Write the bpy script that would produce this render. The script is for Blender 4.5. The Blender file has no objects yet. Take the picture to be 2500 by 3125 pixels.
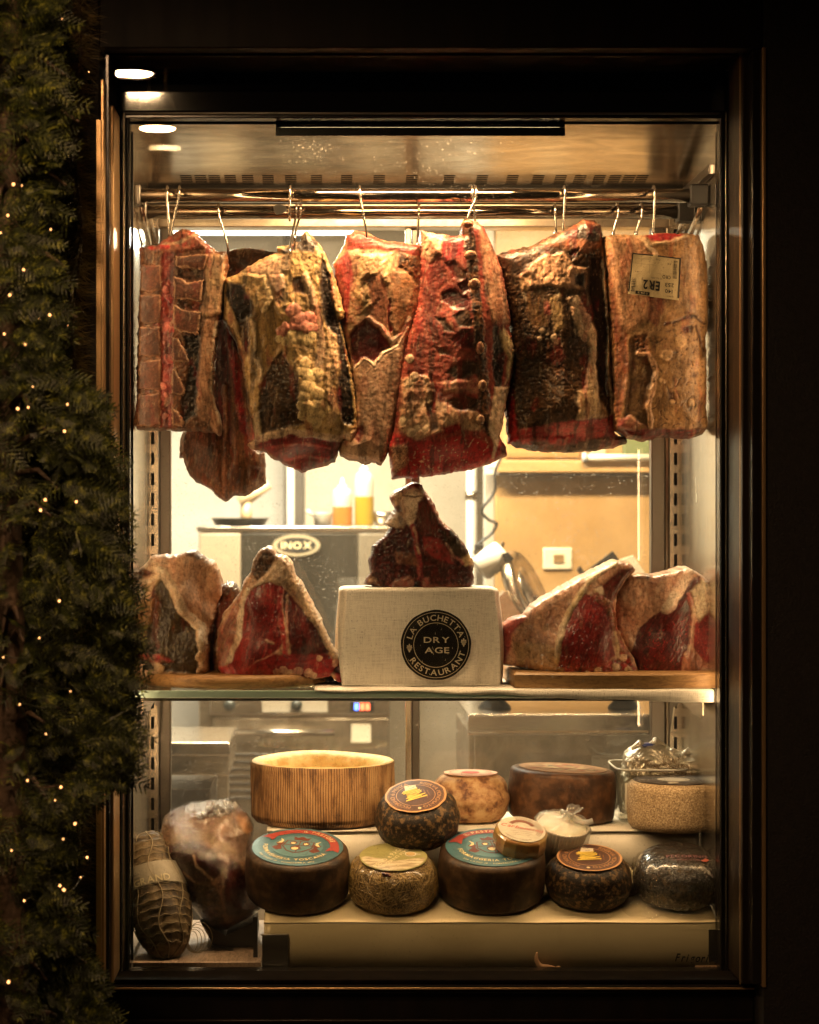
import bpy, bmesh, math, random
import numpy as np
from mathutils import Vector, Matrix

# ------------------------------------------------------------------ camera, world, exposure
SC = bpy.context.scene
COL = SC.collection
FX, CD, VX, VY, EYE = 6500.0, 4.33, 1000.0, 1580.0, 1.45     # focal length in photo pixels, camera distance, vanishing point, eye height
cam_d = bpy.data.cameras.new('camera'); cam = bpy.data.objects.new('camera', cam_d); COL.objects.link(cam)
cam.location = (0, -CD, EYE); cam.rotation_euler = (math.radians(90), 0, 0)
cam_d.sensor_fit = 'HORIZONTAL'; cam_d.sensor_width = 24.0
cam_d.lens = 24.0 * FX / 2500.0
cam_d.shift_x = (1250 - VX) / 2500.0
cam_d.shift_y = (VY - 1562.5) / 2500.0
cam_d.clip_start = 0.05; cam_d.clip_end = 500
cam_d.dof.use_dof = True; cam_d.dof.focus_distance = CD + 0.17; cam_d.dof.aperture_fstop = 2.6
SC.camera = cam

W = bpy.data.worlds.new('World'); SC.world = W; W.use_nodes = True
wn = W.node_tree
sky = wn.nodes.new('ShaderNodeTexSky'); sky.sky_type = 'NISHITA'; sky.sun_disc = False
sky.sun_elevation = math.radians(-6); sky.sun_rotation = math.radians(200)
wn.links.new(sky.outputs[0], wn.nodes['Background'].inputs[0])
wn.nodes['Background'].inputs[1].default_value = 0.05            # deep night

SC.view_settings.view_transform = 'Standard'; SC.view_settings.look = 'None'
SC.view_settings.exposure = 0.5; SC.view_settings.gamma = 1.0
SC.render.engine = 'CYCLES'
cy = SC.cycles
cy.use_denoising = True
try: cy.denoiser = 'OPENIMAGEDENOISE'
except Exception: pass
cy.max_bounces = 8; cy.diffuse_bounces = 3; cy.glossy_bounces = 4; cy.transmission_bounces = 4; cy.transparent_max_bounces = 24
cy.sample_clamp_indirect = 4.0; cy.caustics_reflective = False; cy.caustics_refractive = False

E_CAB, E_SIDE, E_SHELF, E_KIT, E_KIT2, E_PEND = 12.0, .9, 4.0, 58.0, 118.0, 450.0          # lamp powers (W) and pendant glow, used by the lamps' own builders

def P(px, py, Y):
    """photo pixel -> world point on the plane at depth Y"""
    d = CD + Y
    return ((px - VX) / FX * d, Y, EYE - (py - VY) / FX * d)
def PX(px, Y): return (px - VX) / FX * (CD + Y)
def PZ(py, Y): return EYE - (py - VY) / FX * (CD + Y)
def SCL(Y): return FX / (CD + Y)                                   # photo pixels per metre at depth Y

# ------------------------------------------------------------------ objects, tags
def tag(o, label=None, cat=None, group=None, kind=None):
    if label: o['label'] = label
    if cat: o['category'] = cat
    if group: o['group'] = group
    if kind: o['kind'] = kind
    return o
def thing(name, label, cat, loc=(0, 0, 0), rot=(0, 0, 0), group=None):
    o = bpy.data.objects.new(name, None); COL.objects.link(o)
    o.empty_display_size = 0.05
    o.location = loc; o.rotation_euler = rot
    return tag(o, label, cat, group)
def root_of(o):
    while o.parent: o = o.parent
    return o
def mk(name, V, F, m, parent=None, smooth=True, world=True):
    """one mesh object; world=True: V is in world space and the (unrotated) root's location is taken off"""
    V = np.asarray(V, dtype=float).reshape(-1, 3)
    if parent is not None and world:
        V = V - np.array(root_of(parent).location)
    me = bpy.data.meshes.new(name)
    me.from_pydata(V.tolist(), [], [tuple(int(i) for i in f) for f in F])
    me.validate(clean_customdata=False)
    if smooth: me.polygons.foreach_set('use_smooth', [True] * len(me.polygons))
    if m is not None: me.materials.append(m)
    o = bpy.data.objects.new(name, me); COL.objects.link(o)
    if parent is not None: o.parent = parent
    return o

def boxVF(x0, x1, y0, y1, z0, z1, bev=0.0, seg=2):
    if bev <= 0:
        V = [(x, y, z) for z in (z0, z1) for y in (y0, y1) for x in (x0, x1)]
        F = [(0, 2, 3, 1), (4, 5, 7, 6), (0, 1, 5, 4), (2, 6, 7, 3), (0, 4, 6, 2), (1, 3, 7, 5)]
        return V, F
    bm = bmesh.new(); bmesh.ops.create_cube(bm, size=1)
    for v in bm.verts:
        v.co = Vector((x0 + (v.co.x + .5) * (x1 - x0), y0 + (v.co.y + .5) * (y1 - y0), z0 + (v.co.z + .5) * (z1 - z0)))
    bev = min(bev, .45 * min(x1 - x0, y1 - y0, z1 - z0))
    bmesh.ops.bevel(bm, geom=list(bm.edges), offset=bev, segments=seg, affect='EDGES', profile=0.6)
    bm.verts.index_update()
    V = [tuple(v.co) for v in bm.verts]; F = [[v.index for v in f.verts] for f in bm.faces]
    bm.free(); return V, F
def box(name, x0, x1, y0, y1, z0, z1, m, parent=None, bev=0.002, world=True, seg=2):
    V, F = boxVF(x0, x1, y0, y1, z0, z1, bev, seg)
    o = mk(name, V, F, m, parent, smooth=False, world=world)
    if bev > 0: o.data.polygons.foreach_set('use_smooth', [len(p.vertices) != 4 or p.area < 4 * bev * max(x1-x0, y1-y0, z1-z0) * .3 for p in o.data.polygons])
    return o
class MB:
    def __init__(s): s.V = []; s.F = []
    def add(s, V, F):
        b = len(s.V); s.V += [tuple(v) for v in V]; s.F += [tuple(i + b for i in f) for f in F]
    def box(s, *a, **k): s.add(*boxVF(*a, **k))
    def tube(s, pts, r, n=8, cap=True): s.add(*tubeVF(pts, r, n, cap))
    def build(s, name, m, parent=None, smooth=True, world=True): return mk(name, s.V, s.F, m, parent, smooth, world)
def tubeVF(pts, r, n=8, cap=True):
    pts = [Vector(p) for p in pts]; N = len(pts)
    rs = r if hasattr(r, '__len__') else [r] * N
    V = []; F = []
    T = [(pts[min(i + 1, N - 1)] - pts[max(i - 1, 0)]).normalized() for i in range(N)]
    up = Vector((0, 0, 1)) if abs(T[0].z) < .9 else Vector((1, 0, 0))
    u = T[0].cross(up).normalized()
    for i in range(N):
        u = (u - T[i] * u.dot(T[i])).normalized(); w = T[i].cross(u)
        for k in range(n):
            a = 2 * math.pi * k / n
            V.append(tuple(pts[i] + (u * math.cos(a) + w * math.sin(a)) * rs[i]))
    for i in range(N - 1):
        for k in range(n):
            k2 = (k + 1) % n
            F.append((i * n + k, i * n + k2, (i + 1) * n + k2, (i + 1) * n + k))
    if cap:
        F.append(tuple(range(n))[::-1]); F.append(tuple((N - 1) * n + k for k in range(n)))
    return V, F
def smooth_pts(pts, sub=6):
    """Catmull-Rom through the points"""
    p = [Vector(q) for q in pts]; p = [p[0] * 2 - p[1]] + p + [p[-1] * 2 - p[-2]]
    out = []
    for i in range(1, len(p) - 2):
        for k in range(sub):
            t = k / sub
            out.append(.5 * ((2 * p[i]) + (p[i+1] - p[i-1]) * t + (2*p[i-1] - 5*p[i] + 4*p[i+1] - p[i+2]) * t*t + (3*p[i] - p[i-1] - 3*p[i+1] + p[i+2]) * t**3))
    out.append(p[-2]); return out

# ------------------------------------------------------------------ numpy noise
def _h(ix, iy, s):
    v = np.sin(ix * 127.1 + iy * 311.7 + s * 74.7) * 43758.5453
    return v - np.floor(v)
def vnoise(x, y, s=0):
    ix = np.floor(x); iy = np.floor(y); fx = x - ix; fy = y - iy
    fx = fx * fx * fx * (fx * (fx * 6 - 15) + 10); fy = fy * fy * fy * (fy * (fy * 6 - 15) + 10)
    gx, gy = x - ix, y - iy
    def g(i, j):
        t = _h(ix + i, iy + j, s) * 6.28318
        return np.cos(t) * (gx - i) + np.sin(t) * (gy - j)
    a = g(0, 0); b = g(1, 0); c = g(0, 1); d = g(1, 1)
    return np.clip(.5 + .72 * (a + (b - a) * fx + (c - a) * fy + (a - b - c + d) * fx * fy), 0, 1)
def fbm(x, y, f, o=4, s=0):
    r = 0; a = .5; t = 0
    for i in range(o):
        r = r + a * vnoise(x * f + 13.7 * i, y * f + 7.3 * i, s + i); t += a; a *= .55; f *= 2.03
    return r / t
def ridge(x, y, f, o=3, s=0):
    r = 0; a = .5; t = 0
    for i in range(o):
        r = r + a * (1 - np.abs(2 * vnoise(x * f + 5.1 * i, y * f + 9.7 * i, s + i) - 1)); t += a; a *= .5; f *= 2.1
    return r / t
def sstep(a, b, x):
    t = np.clip((x - a) / (b - a), 0, 1); return t * t * (3 - 2 * t)
def sdpoly(X, Z, poly):
    """signed distance (negative inside)"""
    d = np.full(X.shape, 1e9); inside = np.zeros(X.shape, bool)
    n = len(poly)
    for i in range(n):
        ax, az = poly[i]; bx, bz = poly[(i + 1) % n]
        ex, ez = bx - ax, bz - az; wx = X - ax; wz = Z - az
        t = np.clip((wx * ex + wz * ez) / (ex * ex + ez * ez + 1e-12), 0, 1)
        d = np.minimum(d, (wx - ex * t) ** 2 + (wz - ez * t) ** 2)
        c = ((az > Z) != (bz > Z)) & (X < (bx - ax) * (Z - az) / ((bz - az) if abs(bz - az) > 1e-12 else 1e-12) + ax)
        inside ^= c
    d = np.sqrt(d); return np.where(inside, -d, d)
def sdline(X, Z, pts):
    d = np.full(X.shape, 1e9)
    for i in range(len(pts) - 1):
        ax, az = pts[i]; bx, bz = pts[i + 1]
        ex, ez = bx - ax, bz - az; wx = X - ax; wz = Z - az
        t = np.clip((wx * ex + wz * ez) / (ex * ex + ez * ez + 1e-12), 0, 1)
        d = np.minimum(d, (wx - ex * t) ** 2 + (wz - ez * t) ** 2)
    return np.sqrt(d)

# ------------------------------------------------------------------ materials
def newmat(name):
    m = bpy.data.materials.new(name); m.use_nodes = True
    nt = m.node_tree; b = nt.nodes['Principled BSDF']
    return m, nt, b
def nd(nt, t, **kw):
    n = nt.nodes.new(t)
    for k, v in kw.items():
        if k in n.inputs: n.inputs[k].default_value = v
        else: setattr(n, k, v)
    return n
def L(nt, a, b): nt.links.new(a, b)
def rgba(c): return (c[0], c[1], c[2], 1.0)
def ramp(nt, fac, stops):
    r = nd(nt, 'ShaderNodeValToRGB'); e = r.color_ramp.elements
    while len(e) < len(stops): e.new(0.5)
    for i, (p, c) in enumerate(stops):
        e[i].position = p; e[i].color = rgba(c) if hasattr(c, '__len__') else (c, c, c, 1)
    L(nt, fac, r.inputs[0]); return r.outputs[0]
def coord(nt, scale=(1, 1, 1), kind='Object'):
    tc = nd(nt, 'ShaderNodeTexCoord'); mp = nd(nt, 'ShaderNodeMapping')
    mp.inputs['Scale'].default_value = scale
    L(nt, tc.outputs[kind], mp.inputs['Vector']); return mp.outputs[0]
def noise(nt, vec, scale, detail=4, rough=.55, dist=0.0):
    n = nd(nt, 'ShaderNodeTexNoise', Scale=scale, Detail=detail, Roughness=rough, Distortion=dist)
    L(nt, vec, n.inputs['Vector']); return n.outputs['Fac']
def bump(nt, b, h, strength=.4, dist=.002):
    n = nd(nt, 'ShaderNodeBump', Strength=strength, Distance=dist)
    L(nt, h, n.inputs['Height']); L(nt, n.outputs[0], b.inputs['Normal']); return n
def flat(name, c, rough=.6, metal=0.0, spec=.5, emit=None, estr=0, coat=0):
    m, nt, b = newmat(name)
    b.inputs['Base Color'].default_value = rgba(c); b.inputs['Roughness'].default_value = rough
    b.inputs['Metallic'].default_value = metal; b.inputs['Specular IOR Level'].default_value = spec
    b.inputs['Coat Weight'].default_value = coat; b.inputs['Coat Roughness'].default_value = .1
    if emit: b.inputs['Emission Color'].default_value = rgba(emit); b.inputs['Emission Strength'].default_value = estr
    return m
def mottled(name, stops, scale=30, rough=(.5, .7), metal=0.0, bmp=.3, bdist=.001, bscale=None, stretch=(1, 1, 1), detail=5, dist=0., spec=.5, coat=0., sss=0.):
    """noise driven colour + roughness + relief"""
    m, nt, b = newmat(name); v = coord(nt, stretch)
    f = noise(nt, v, scale, detail, .62, dist)
    L(nt, ramp(nt, f, [(.5 + (p - .5) * .55, c) for p, c in stops]), b.inputs['Base Color'])
    f2 = noise(nt, v, scale * 2.3, 4)
    r = nd(nt, 'ShaderNodeMapRange'); r.inputs['To Min'].default_value = rough[0]; r.inputs['To Max'].default_value = rough[1]
    L(nt, f2, r.inputs['Value']); L(nt, r.outputs[0], b.inputs['Roughness'])
    b.inputs['Metallic'].default_value = metal; b.inputs['Specular IOR Level'].default_value = spec
    b.inputs['Coat Weight'].default_value = coat; b.inputs['Coat Roughness'].default_value = .12
    if sss: b.inputs['Subsurface Weight'].default_value = sss; b.inputs['Subsurface Scale'].default_value = .006
    if bmp: bump(nt, b, noise(nt, v, bscale or scale * 3, 5, .65), bmp, bdist)
    return m
def glassmat(name, tint=(.97, .985, .975), boost=1.0, dust=0.0, rough=0.0, film_=.006):
    """clear sheet glass: straight-through light plus a mirror reflection that grows with the angle; optional dust specks"""
    m, nt, b = newmat(name); nt.nodes.remove(b)
    out = nt.nodes['Material Output']
    lw = nd(nt, 'ShaderNodeLayerWeight', Blend=.5)
    pw = nd(nt, 'ShaderNodeMath', operation='POWER'); L(nt, lw.outputs['Facing'], pw.inputs[0]); pw.inputs[1].default_value = 5
    ma = nd(nt, 'ShaderNodeMath', operation='MULTIPLY_ADD'); L(nt, pw.outputs[0], ma.inputs[0]); ma.inputs[1].default_value = .9; ma.inputs[2].default_value = .04 * boost
    tr = nd(nt, 'ShaderNodeBsdfTransparent'); tr.inputs[0].default_value = rgba(tint)
    gl = nd(nt, 'ShaderNodeBsdfGlossy', Roughness=rough)
    mx = nd(nt, 'ShaderNodeMixShader'); L(nt, ma.outputs[0], mx.inputs[0]); L(nt, tr.outputs[0], mx.inputs[1]); L(nt, gl.outputs[0], mx.inputs[2])
    last = mx.outputs[0]
    if dust:
        v = coord(nt); vo = nd(nt, 'ShaderNodeTexVoronoi', Scale=110.0); L(nt, v, vo.inputs['Vector'])
        big = noise(nt, v, 4.0, 3); sm = noise(nt, v, 60, 2)
        a = nd(nt, 'ShaderNodeMath', operation='MULTIPLY'); L(nt, ramp(nt, big, [(.38, 0.), (.70, .8)]), a.inputs[0]); L(nt, ramp(nt, sm, [(.42, 0.), (.58, 1.)]), a.inputs[1])
        sp = ramp(nt, vo.outputs['Distance'], [(.06, 1.), (.24, 0.)])
        c = nd(nt, 'ShaderNodeMath', operation='MULTIPLY'); L(nt, a.outputs[0], c.inputs[0]); L(nt, sp, c.inputs[1])
        vs = coord(nt, (1, 1, .12)); film = noise(nt, vs, 14, 5, .7)
        fl = nd(nt, 'ShaderNodeMath', operation='MULTIPLY_ADD'); L(nt, ramp(nt, film, [(.3, .35), (.8, 1.)]), fl.inputs[0]); fl.inputs[1].default_value = film_
        sc2 = nd(nt, 'ShaderNodeMath', operation='MULTIPLY'); L(nt, c.outputs[0], sc2.inputs[0]); sc2.inputs[1].default_value = dust
        L(nt, sc2.outputs[0], fl.inputs[2])
        df = nd(nt, 'ShaderNodeBsdfDiffuse'); df.inputs[0].default_value = (.75, .7, .62, 1)
        tl = nd(nt, 'ShaderNodeBsdfTranslucent'); tl.inputs[0].default_value = (.75, .7, .62, 1)
        ad = nd(nt, 'ShaderNodeMixShader'); ad.inputs[0].default_value = .6; L(nt, df.outputs[0], ad.inputs[1]); L(nt, tl.outputs[0], ad.inputs[2])
        m2 = nd(nt, 'ShaderNodeMixShader'); L(nt, fl.outputs[0], m2.inputs[0]); L(nt, last, m2.inputs[1]); L(nt, ad.outputs[0], m2.inputs[2]); last = m2.outputs[0]
    L(nt, last, out.inputs['Surface']); return m
def filmmat(name, scale=45, gloss=.35, white=.06):
    """crinkled clear plastic wrap"""
    m, nt, b = newmat(name); nt.nodes.remove(b); out = nt.nodes['Material Output']
    v = coord(nt, (1, 1, .6)); n1 = noise(nt, v, scale, 6, .7, 1.6)
    bp = nd(nt, 'ShaderNodeBump', Strength=.9, Distance=.006); L(nt, n1, bp.inputs['Height'])
    tr = nd(nt, 'ShaderNodeBsdfTransparent'); tr.inputs[0].default_value = (.95, .94, .92, 1)
    gl = nd(nt, 'ShaderNodeBsdfGlossy', Roughness=.07); L(nt, bp.outputs[0], gl.inputs['Normal'])
    df = nd(nt, 'ShaderNodeBsdfDiffuse'); df.inputs[0].default_value = (.8, .78, .74, 1); L(nt, bp.outputs[0], df.inputs['Normal'])
    lw = nd(nt, 'ShaderNodeLayerWeight', Blend=.25); L(nt, bp.outputs[0], lw.inputs['Normal'])
    ma = nd(nt, 'ShaderNodeMath', operation='MULTIPLY_ADD'); L(nt, lw.outputs['Facing'], ma.inputs[0]); ma.inputs[1].default_value = gloss; ma.inputs[2].default_value = .05; ma.use_clamp = True
    m1 = nd(nt, 'ShaderNodeMixShader'); L(nt, ma.outputs[0], m1.inputs[0]); L(nt, tr.outputs[0], m1.inputs[1]); L(nt, gl.outputs[0], m1.inputs[2])
    m2 = nd(nt, 'ShaderNodeMixShader'); m2.inputs[0].default_value = white; L(nt, m1.outputs[0], m2.inputs[1]); L(nt, df.outputs[0], m2.inputs[2])
    L(nt, m2.outputs[0], out.inputs['Surface']); return m
def meatmat(name, coat=0.12, sss=.10, rough=(.24, .56)):
    """colour comes from the piece's own fat / lean / bone pattern (vertex attribute), grain and wetness from noise"""
    m, nt, b = newmat(name); v = coord(nt)
    at = nd(nt, 'ShaderNodeAttribute', attribute_name='Col')
    n1 = noise(nt, v, 130, 5, .65); n2 = noise(nt, v, 480, 3, .6); n3 = noise(nt, v, 22, 4)
    mul = nd(nt, 'ShaderNodeMix', data_type='RGBA', blend_type='MULTIPLY'); mul.inputs[0].default_value = 1
    L(nt, at.outputs['Color'], mul.inputs[6]); L(nt, ramp(nt, n1, [(.28, (.42, .34, .30)), (.5, (1, 1, 1)), (.74, (1.3, 1.25, 1.18))]), mul.inputs[7])
    L(nt, mul.outputs[2], b.inputs['Base Color'])
    r = nd(nt, 'ShaderNodeMapRange'); r.inputs['From Min'].default_value = .3; r.inputs['From Max'].default_value = .7
    r.inputs['To Min'].default_value = rough[0]; r.inputs['To Max'].default_value = rough[1]
    L(nt, n3, r.inputs['Value']); L(nt, r.outputs[0], b.inputs['Roughness'])
    b.inputs['Specular IOR Level'].default_value = .34
    b.inputs['Coat Weight'].default_value = coat; b.inputs['Coat Roughness'].default_value = .15
    b.inputs['Subsurface Weight'].default_value = sss; b.inputs['Subsurface Scale'].default_value = .004
    b.inputs['Subsurface Radius'].default_value = (1, .35, .2)
    ad = nd(nt, 'ShaderNodeMath', operation='MULTIPLY_ADD'); L(nt, n2, ad.inputs[0]); ad.inputs[1].default_value = .35; L(nt, n1, ad.inputs[2])
    bump(nt, b, ad.outputs[0], .4, .0020)
    return m
# ------------------------------------------------------------------ relief solids (cuts of meat and the like)
def crop(ox, oy, s): return lambda pts: [(ox + x * s, oy + y * s) for x, y in pts]
def grow(name, o, cols):
    a = o.data.color_attributes.new('Col', 'FLOAT_COLOR', 'POINT')
    c = np.ones((len(o.data.vertices), 4), dtype=np.float32); k = min(len(c), len(cols)); c[:k, :3] = cols[:k]
    a.data.foreach_set('color', c.ravel())
def kindtex(kind, X, Z, s):
    """-> mix factor 0..1 and height in metres for a surface kind"""
    if kind and kind[0] == 'f':                      # muscle fibres running along an angle
        a = math.radians(float(kind[1:])); u = X * math.cos(a) + Z * math.sin(a); w = -X * math.sin(a) + Z * math.cos(a)
        w2 = w + .006 * (fbm(X, Z, 30, 3, s + 3) - .5)
        t = .7 * fbm(u * .09, w2, 260, 4, s) + .3 * fbm(X, Z, 60, 3, s + 9)
        return t, (t - .5) * .0045
    if kind == 'l':                                  # lumpy fat
        t = fbm(X, Z, 75, 5, s); Xa = X + .02 * (fbm(X, Z, 22, 3, s + 8) - .5); v = ridge(Xa * 1.15, Z * .6, 34, 4, s + 4)
        return .55 * t + .45 * v, (v - .6) * .013 + (t - .5) * .008
    if kind == 'w':                                  # wrinkled fat cap
        w2 = X + .01 * (fbm(X, Z, 25, 3, s) - .5)
        v = ridge(w2 * 1.0, Z * .5, 70, 4, s + 4); t = fbm(X, Z, 45, 5, s)
        return .5 * v + .5 * t, (v - .6) * .006 + (t - .5) * .004
    if kind == 'g':                                  # sawn bone grain
        t = vnoise(X * 900, Z * 900, s) * .5 + fbm(X, Z, 150, 3, s) * .5
        return t, (t - .5) * .002
    if kind == 'd':                                  # dried crust
        t = fbm(X, Z, 90, 5, s); v = ridge(X, Z, 120, 2, s + 2)
        return np.clip(t * 1.3 - .15 + .25 * (v - .5), 0, 1), (v - .5) * .004 + (t - .5) * .007
    if kind == 's':                                  # smooth sheet of tissue
        t = fbm(X, Z, 30, 4, s); return t, (t - .5) * .003
    t = fbm(X, Z, 70, 5, s); return t, (t - .5) * .006
def relief(name, outline, Y, thick, m, parent, base, layers=(), edge=.02, bulge=.012, dcp=None, rag=.002, seed=1, h=.0017, back=None, base_h=1.0, sidecol=None, chaos=.8, tex=.35, warp=.010):
    s = SCL(Y)
    tf = lambda pts: [((x - VX) / s, EYE - (y - VY) / s) for x, y in pts]
    poly = tf(outline)
    xs = [p[0] for p in poly]; zs = [p[1] for p in poly]
    nx = int((max(xs) - min(xs)) / h) + 7; nz = int((max(zs) - min(zs)) / h) + 7
    gx = min(xs) - 3 * h + h * np.arange(nx); gz = min(zs) - 3 * h + h * np.arange(nz)
    X, Z = np.meshgrid(gx, gz)
    sd = sdpoly(X, Z, poly) + rag * (fbm(X, Z, 110, 4, seed + 50) - .5) * 3 + rag * 1.5 * (fbm(X, Z, 30, 2, seed + 51) - .5)
    gzv, gxv = np.gradient(sd, h); gl = np.sqrt(gxv ** 2 + gzv ** 2) + 1e-6
    keep = sd < .75 * h
    snap = keep & (sd > -.6 * h)
    Xs = np.where(snap, X - sd * gxv / gl, X); Zs = np.where(snap, Z - sd * gzv / gl, Z)
    ins = np.clip(-sd, 0, None)
    # rounded rim + belly
    t = np.clip(ins / edge, 0, 1); D = edge * .75 * (1 - np.sqrt(np.clip(1 - (1 - t) ** 2, 0, 1)))
    mxd = ins.max(); D = D - bulge * np.clip(ins / mxd, 0, 1) ** .8
    if dcp:
        num = 0; den = 0
        for (px, py), dy in zip(tf([(a, b) for a, b, _ in dcp]), [c for _, _, c in dcp]):
            w = 1 / ((X - px) ** 2 + (Z - py) ** 2 + .0006) ** 1.5
            num = num + w * dy; den = den + w
        D = D + num / den
    # base tissue
    f, hh = kindtex(base[2] if len(base) > 2 else None, X, Z, seed)
    f = sstep(.3, .7, f)[..., None]
    C = np.array(base[0]) * (1 - f) + np.array(base[1]) * f
    Hh = hh * base_h
    wxn = (fbm(X, Z, 45, 4, seed + 20) - .5); wzn = (fbm(X, Z, 45, 4, seed + 30) - .5)
    Xw = X + warp * wxn; Zw = Z + warp * wzn
    for i, ly in enumerate(layers):
        ty = ly[0]; sdd = seed + 3 * i
        if ty == 'P':
            _, pp, c1, c2, hgt, kind = ly[:6]; soft = ly[6] if len(ly) > 6 else .004
            d = sdpoly(Xw, Zw, tf(pp)); mk_ = sstep(soft, -soft, d); f, hh = kindtex(kind, X, Z, sdd)
            hs = sstep(.003, -.006, d)
        elif ty == 'S':
            _, pp, wd, c1, c2, hgt, kind = ly[:7]; soft = ly[7] if len(ly) > 7 else .0025
            wm = wd / 2 / s; d = sdline(Xw, Zw, tf(pp)) - wm * (1 + .5 * (fbm(X, Z, 60, 3, sdd) - .5)); mk_ = sstep(soft, -soft, d); f, hh = kindtex(kind, X, Z, sdd)
            hs = np.sqrt(np.clip(-d / wm, 0, 1))
        elif ty == 'V':                              # veins / cracks: ridge noise lines
            _, pp, freq, thr, c1, c2, hgt = ly[:7]
            d = sdpoly(Xw, Zw, tf(pp)); r = ridge(X, Z, freq, 2, sdd)
            mk_ = sstep(.004, -.004, d) * sstep(thr, thr + .06, r); f = r; hh = 0; hs = mk_
        elif ty == 'B':                              # round lumps
            _, bl, c1, c2, hf = ly[:5]
            best = np.full(X.shape, -1e9)
            for (bx, by, br) in bl:
                (cx, cz), = tf([(bx, by)]); rr = br / s
                e = 1 - ((Xw - cx) ** 2 + (Zw - cz) ** 2) / rr ** 2
                best = np.maximum(best, np.where(e > 0, np.sqrt(np.clip(e, 0, 1)) * rr * hf, best))
            mk_ = sstep(0, .0015, best); f, hh = kindtex('s', X, Z, sdd); hgt = 1.0; hs = np.clip(best, 0, None)
        f = sstep(.28, .72, f)[..., None]
        cc = np.array(c1) * (1 - f) + np.array(c2) * f
        C = C * (1 - mk_[..., None]) + cc * mk_[..., None]
        Hh = Hh * (1 - mk_ * (.75 if ty in 'PSB' else 0)) + mk_ * hh + hgt * hs
    # natural blotches over everything: blood, dried dark skin, smears of fat, running down the piece
    if chaos:
        Xc = X + .01 * (fbm(X, Z, 35, 3, seed + 81) - .5)
        for k, (fq, st, lo, hi, am, cc) in enumerate(((34, .32, .57, .66, .6, (.26, .022, .02)), (48, .2, .55, .66, .85, (.022, .012, .008)), (70, .25, .63, .70, .3, (.70, .55, .38)), (150, .25, .60, .68, .6, (.035, .014, .010)), (190, .35, .64, .70, .35, (.66, .48, .32)))):
            mk_ = (sstep(lo, hi, fbm(Xc, Z * st, fq, 5, seed + 90 + 7 * k)) * am * chaos)[..., None]
            C = C * (1 - mk_) + np.array(cc) * mk_
    C = C * (.50 + .62 * sstep(.36, .60, fbm(X, Z * .35, 30, 5, seed + 95)) * (.4 + .6 * chaos) + .5 * (1 - (.4 + .6 * chaos)))[..., None]
    C = C * (.78 + .44 * fbm(X, Z, 230, 3, seed + 99))[..., None]
    Hh = Hh * .55 + tex * (.0016 * (fbm(X, Z, 260, 3, seed + 98) - .5) + .0022 * (ridge(X, Z * .5, 120, 3, seed + 97) - .6))
    fade = sstep(0, .008, ins)
    Yf = Y + D - Hh * fade
    # build
    idx = -np.ones(X.shape, int); idx[keep] = np.arange(keep.sum())
    V = np.stack([Xs[keep], Yf[keep], Zs[keep]], 1); cols = C[keep]
    a = idx[:-1, :-1]; b = idx[:-1, 1:]; c = idx[1:, 1:]; d = idx[1:, :-1]
    ok = (a >= 0) & (b >= 0) & (c >= 0) & (d >= 0)
    Q = np.stack([a[ok], b[ok], c[ok], d[ok]], 1)
    # boundary loops
    E = {}
    for q0, q1 in ((0, 1), (1, 2), (2, 3), (3, 0)):
        for u, w in zip(Q[:, q0].tolist(), Q[:, q1].tolist()): E[(u, w)] = 1
    nxt = {}
    for (u, w) in E:
        if (w, u) not in E: nxt.setdefault(u, []).append(w)
    loops = []; 
    while nxt:
        st = next(iter(nxt)); lp = [st]; cur = nxt[st].pop()
        if not nxt[st]: del nxt[st]
        while cur != st and cur in nxt:
            lp.append(cur); n2 = nxt[cur].pop()
            if not nxt[cur]: del nxt[cur]
            cur = n2
        loops.append(lp)
    loops.sort(key=len, reverse=True)
    V = V.tolist(); cols = cols.tolist(); F = Q.tolist()
    cen = np.mean([V[i] for i in loops[0]], axis=0)
    sc = sidecol
    for lp in loops[:1]:
        prev = lp; yb = Y + (max(thick, 0.004)); y0s = [V[i][1] for i in lp]
        for r, (ff, ins_) in enumerate(((.2, -.1), (.45, -.14), (.7, -.06), (.9, .12), (1., .35))):
            ring = []
            for i, y0 in zip(lp, y0s):
                x, _, z = V[i]; yy = y0 + (max(yb, y0 + .01) - y0) * ff
                dx, dz = cen[0] - x, cen[2] - z; dl = math.hypot(dx, dz) + 1e-6; k = min(thick, .05) * ins_ * .5
                ring.append(len(V)); nn = .003 * (math.sin(x * 190 + r * 2.1) + math.sin(z * 170 + r * 1.3))
                V.append([x + dx / dl * (k + nn * .4), yy, z + dz / dl * (k + nn * .4)]); cols.append(sc if sc else cols[i])
            n = len(lp)
            for k in range(n):
                k2 = (k + 1) % n
                F.append((prev[k2], prev[k], ring[k], ring[k2]))
            prev = ring
        F.append(tuple(prev))
    o = mk(name, V, F, m, parent)
    C4 = np.array(cols, dtype=np.float32); grow(name, o, C4)
    return o
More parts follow.
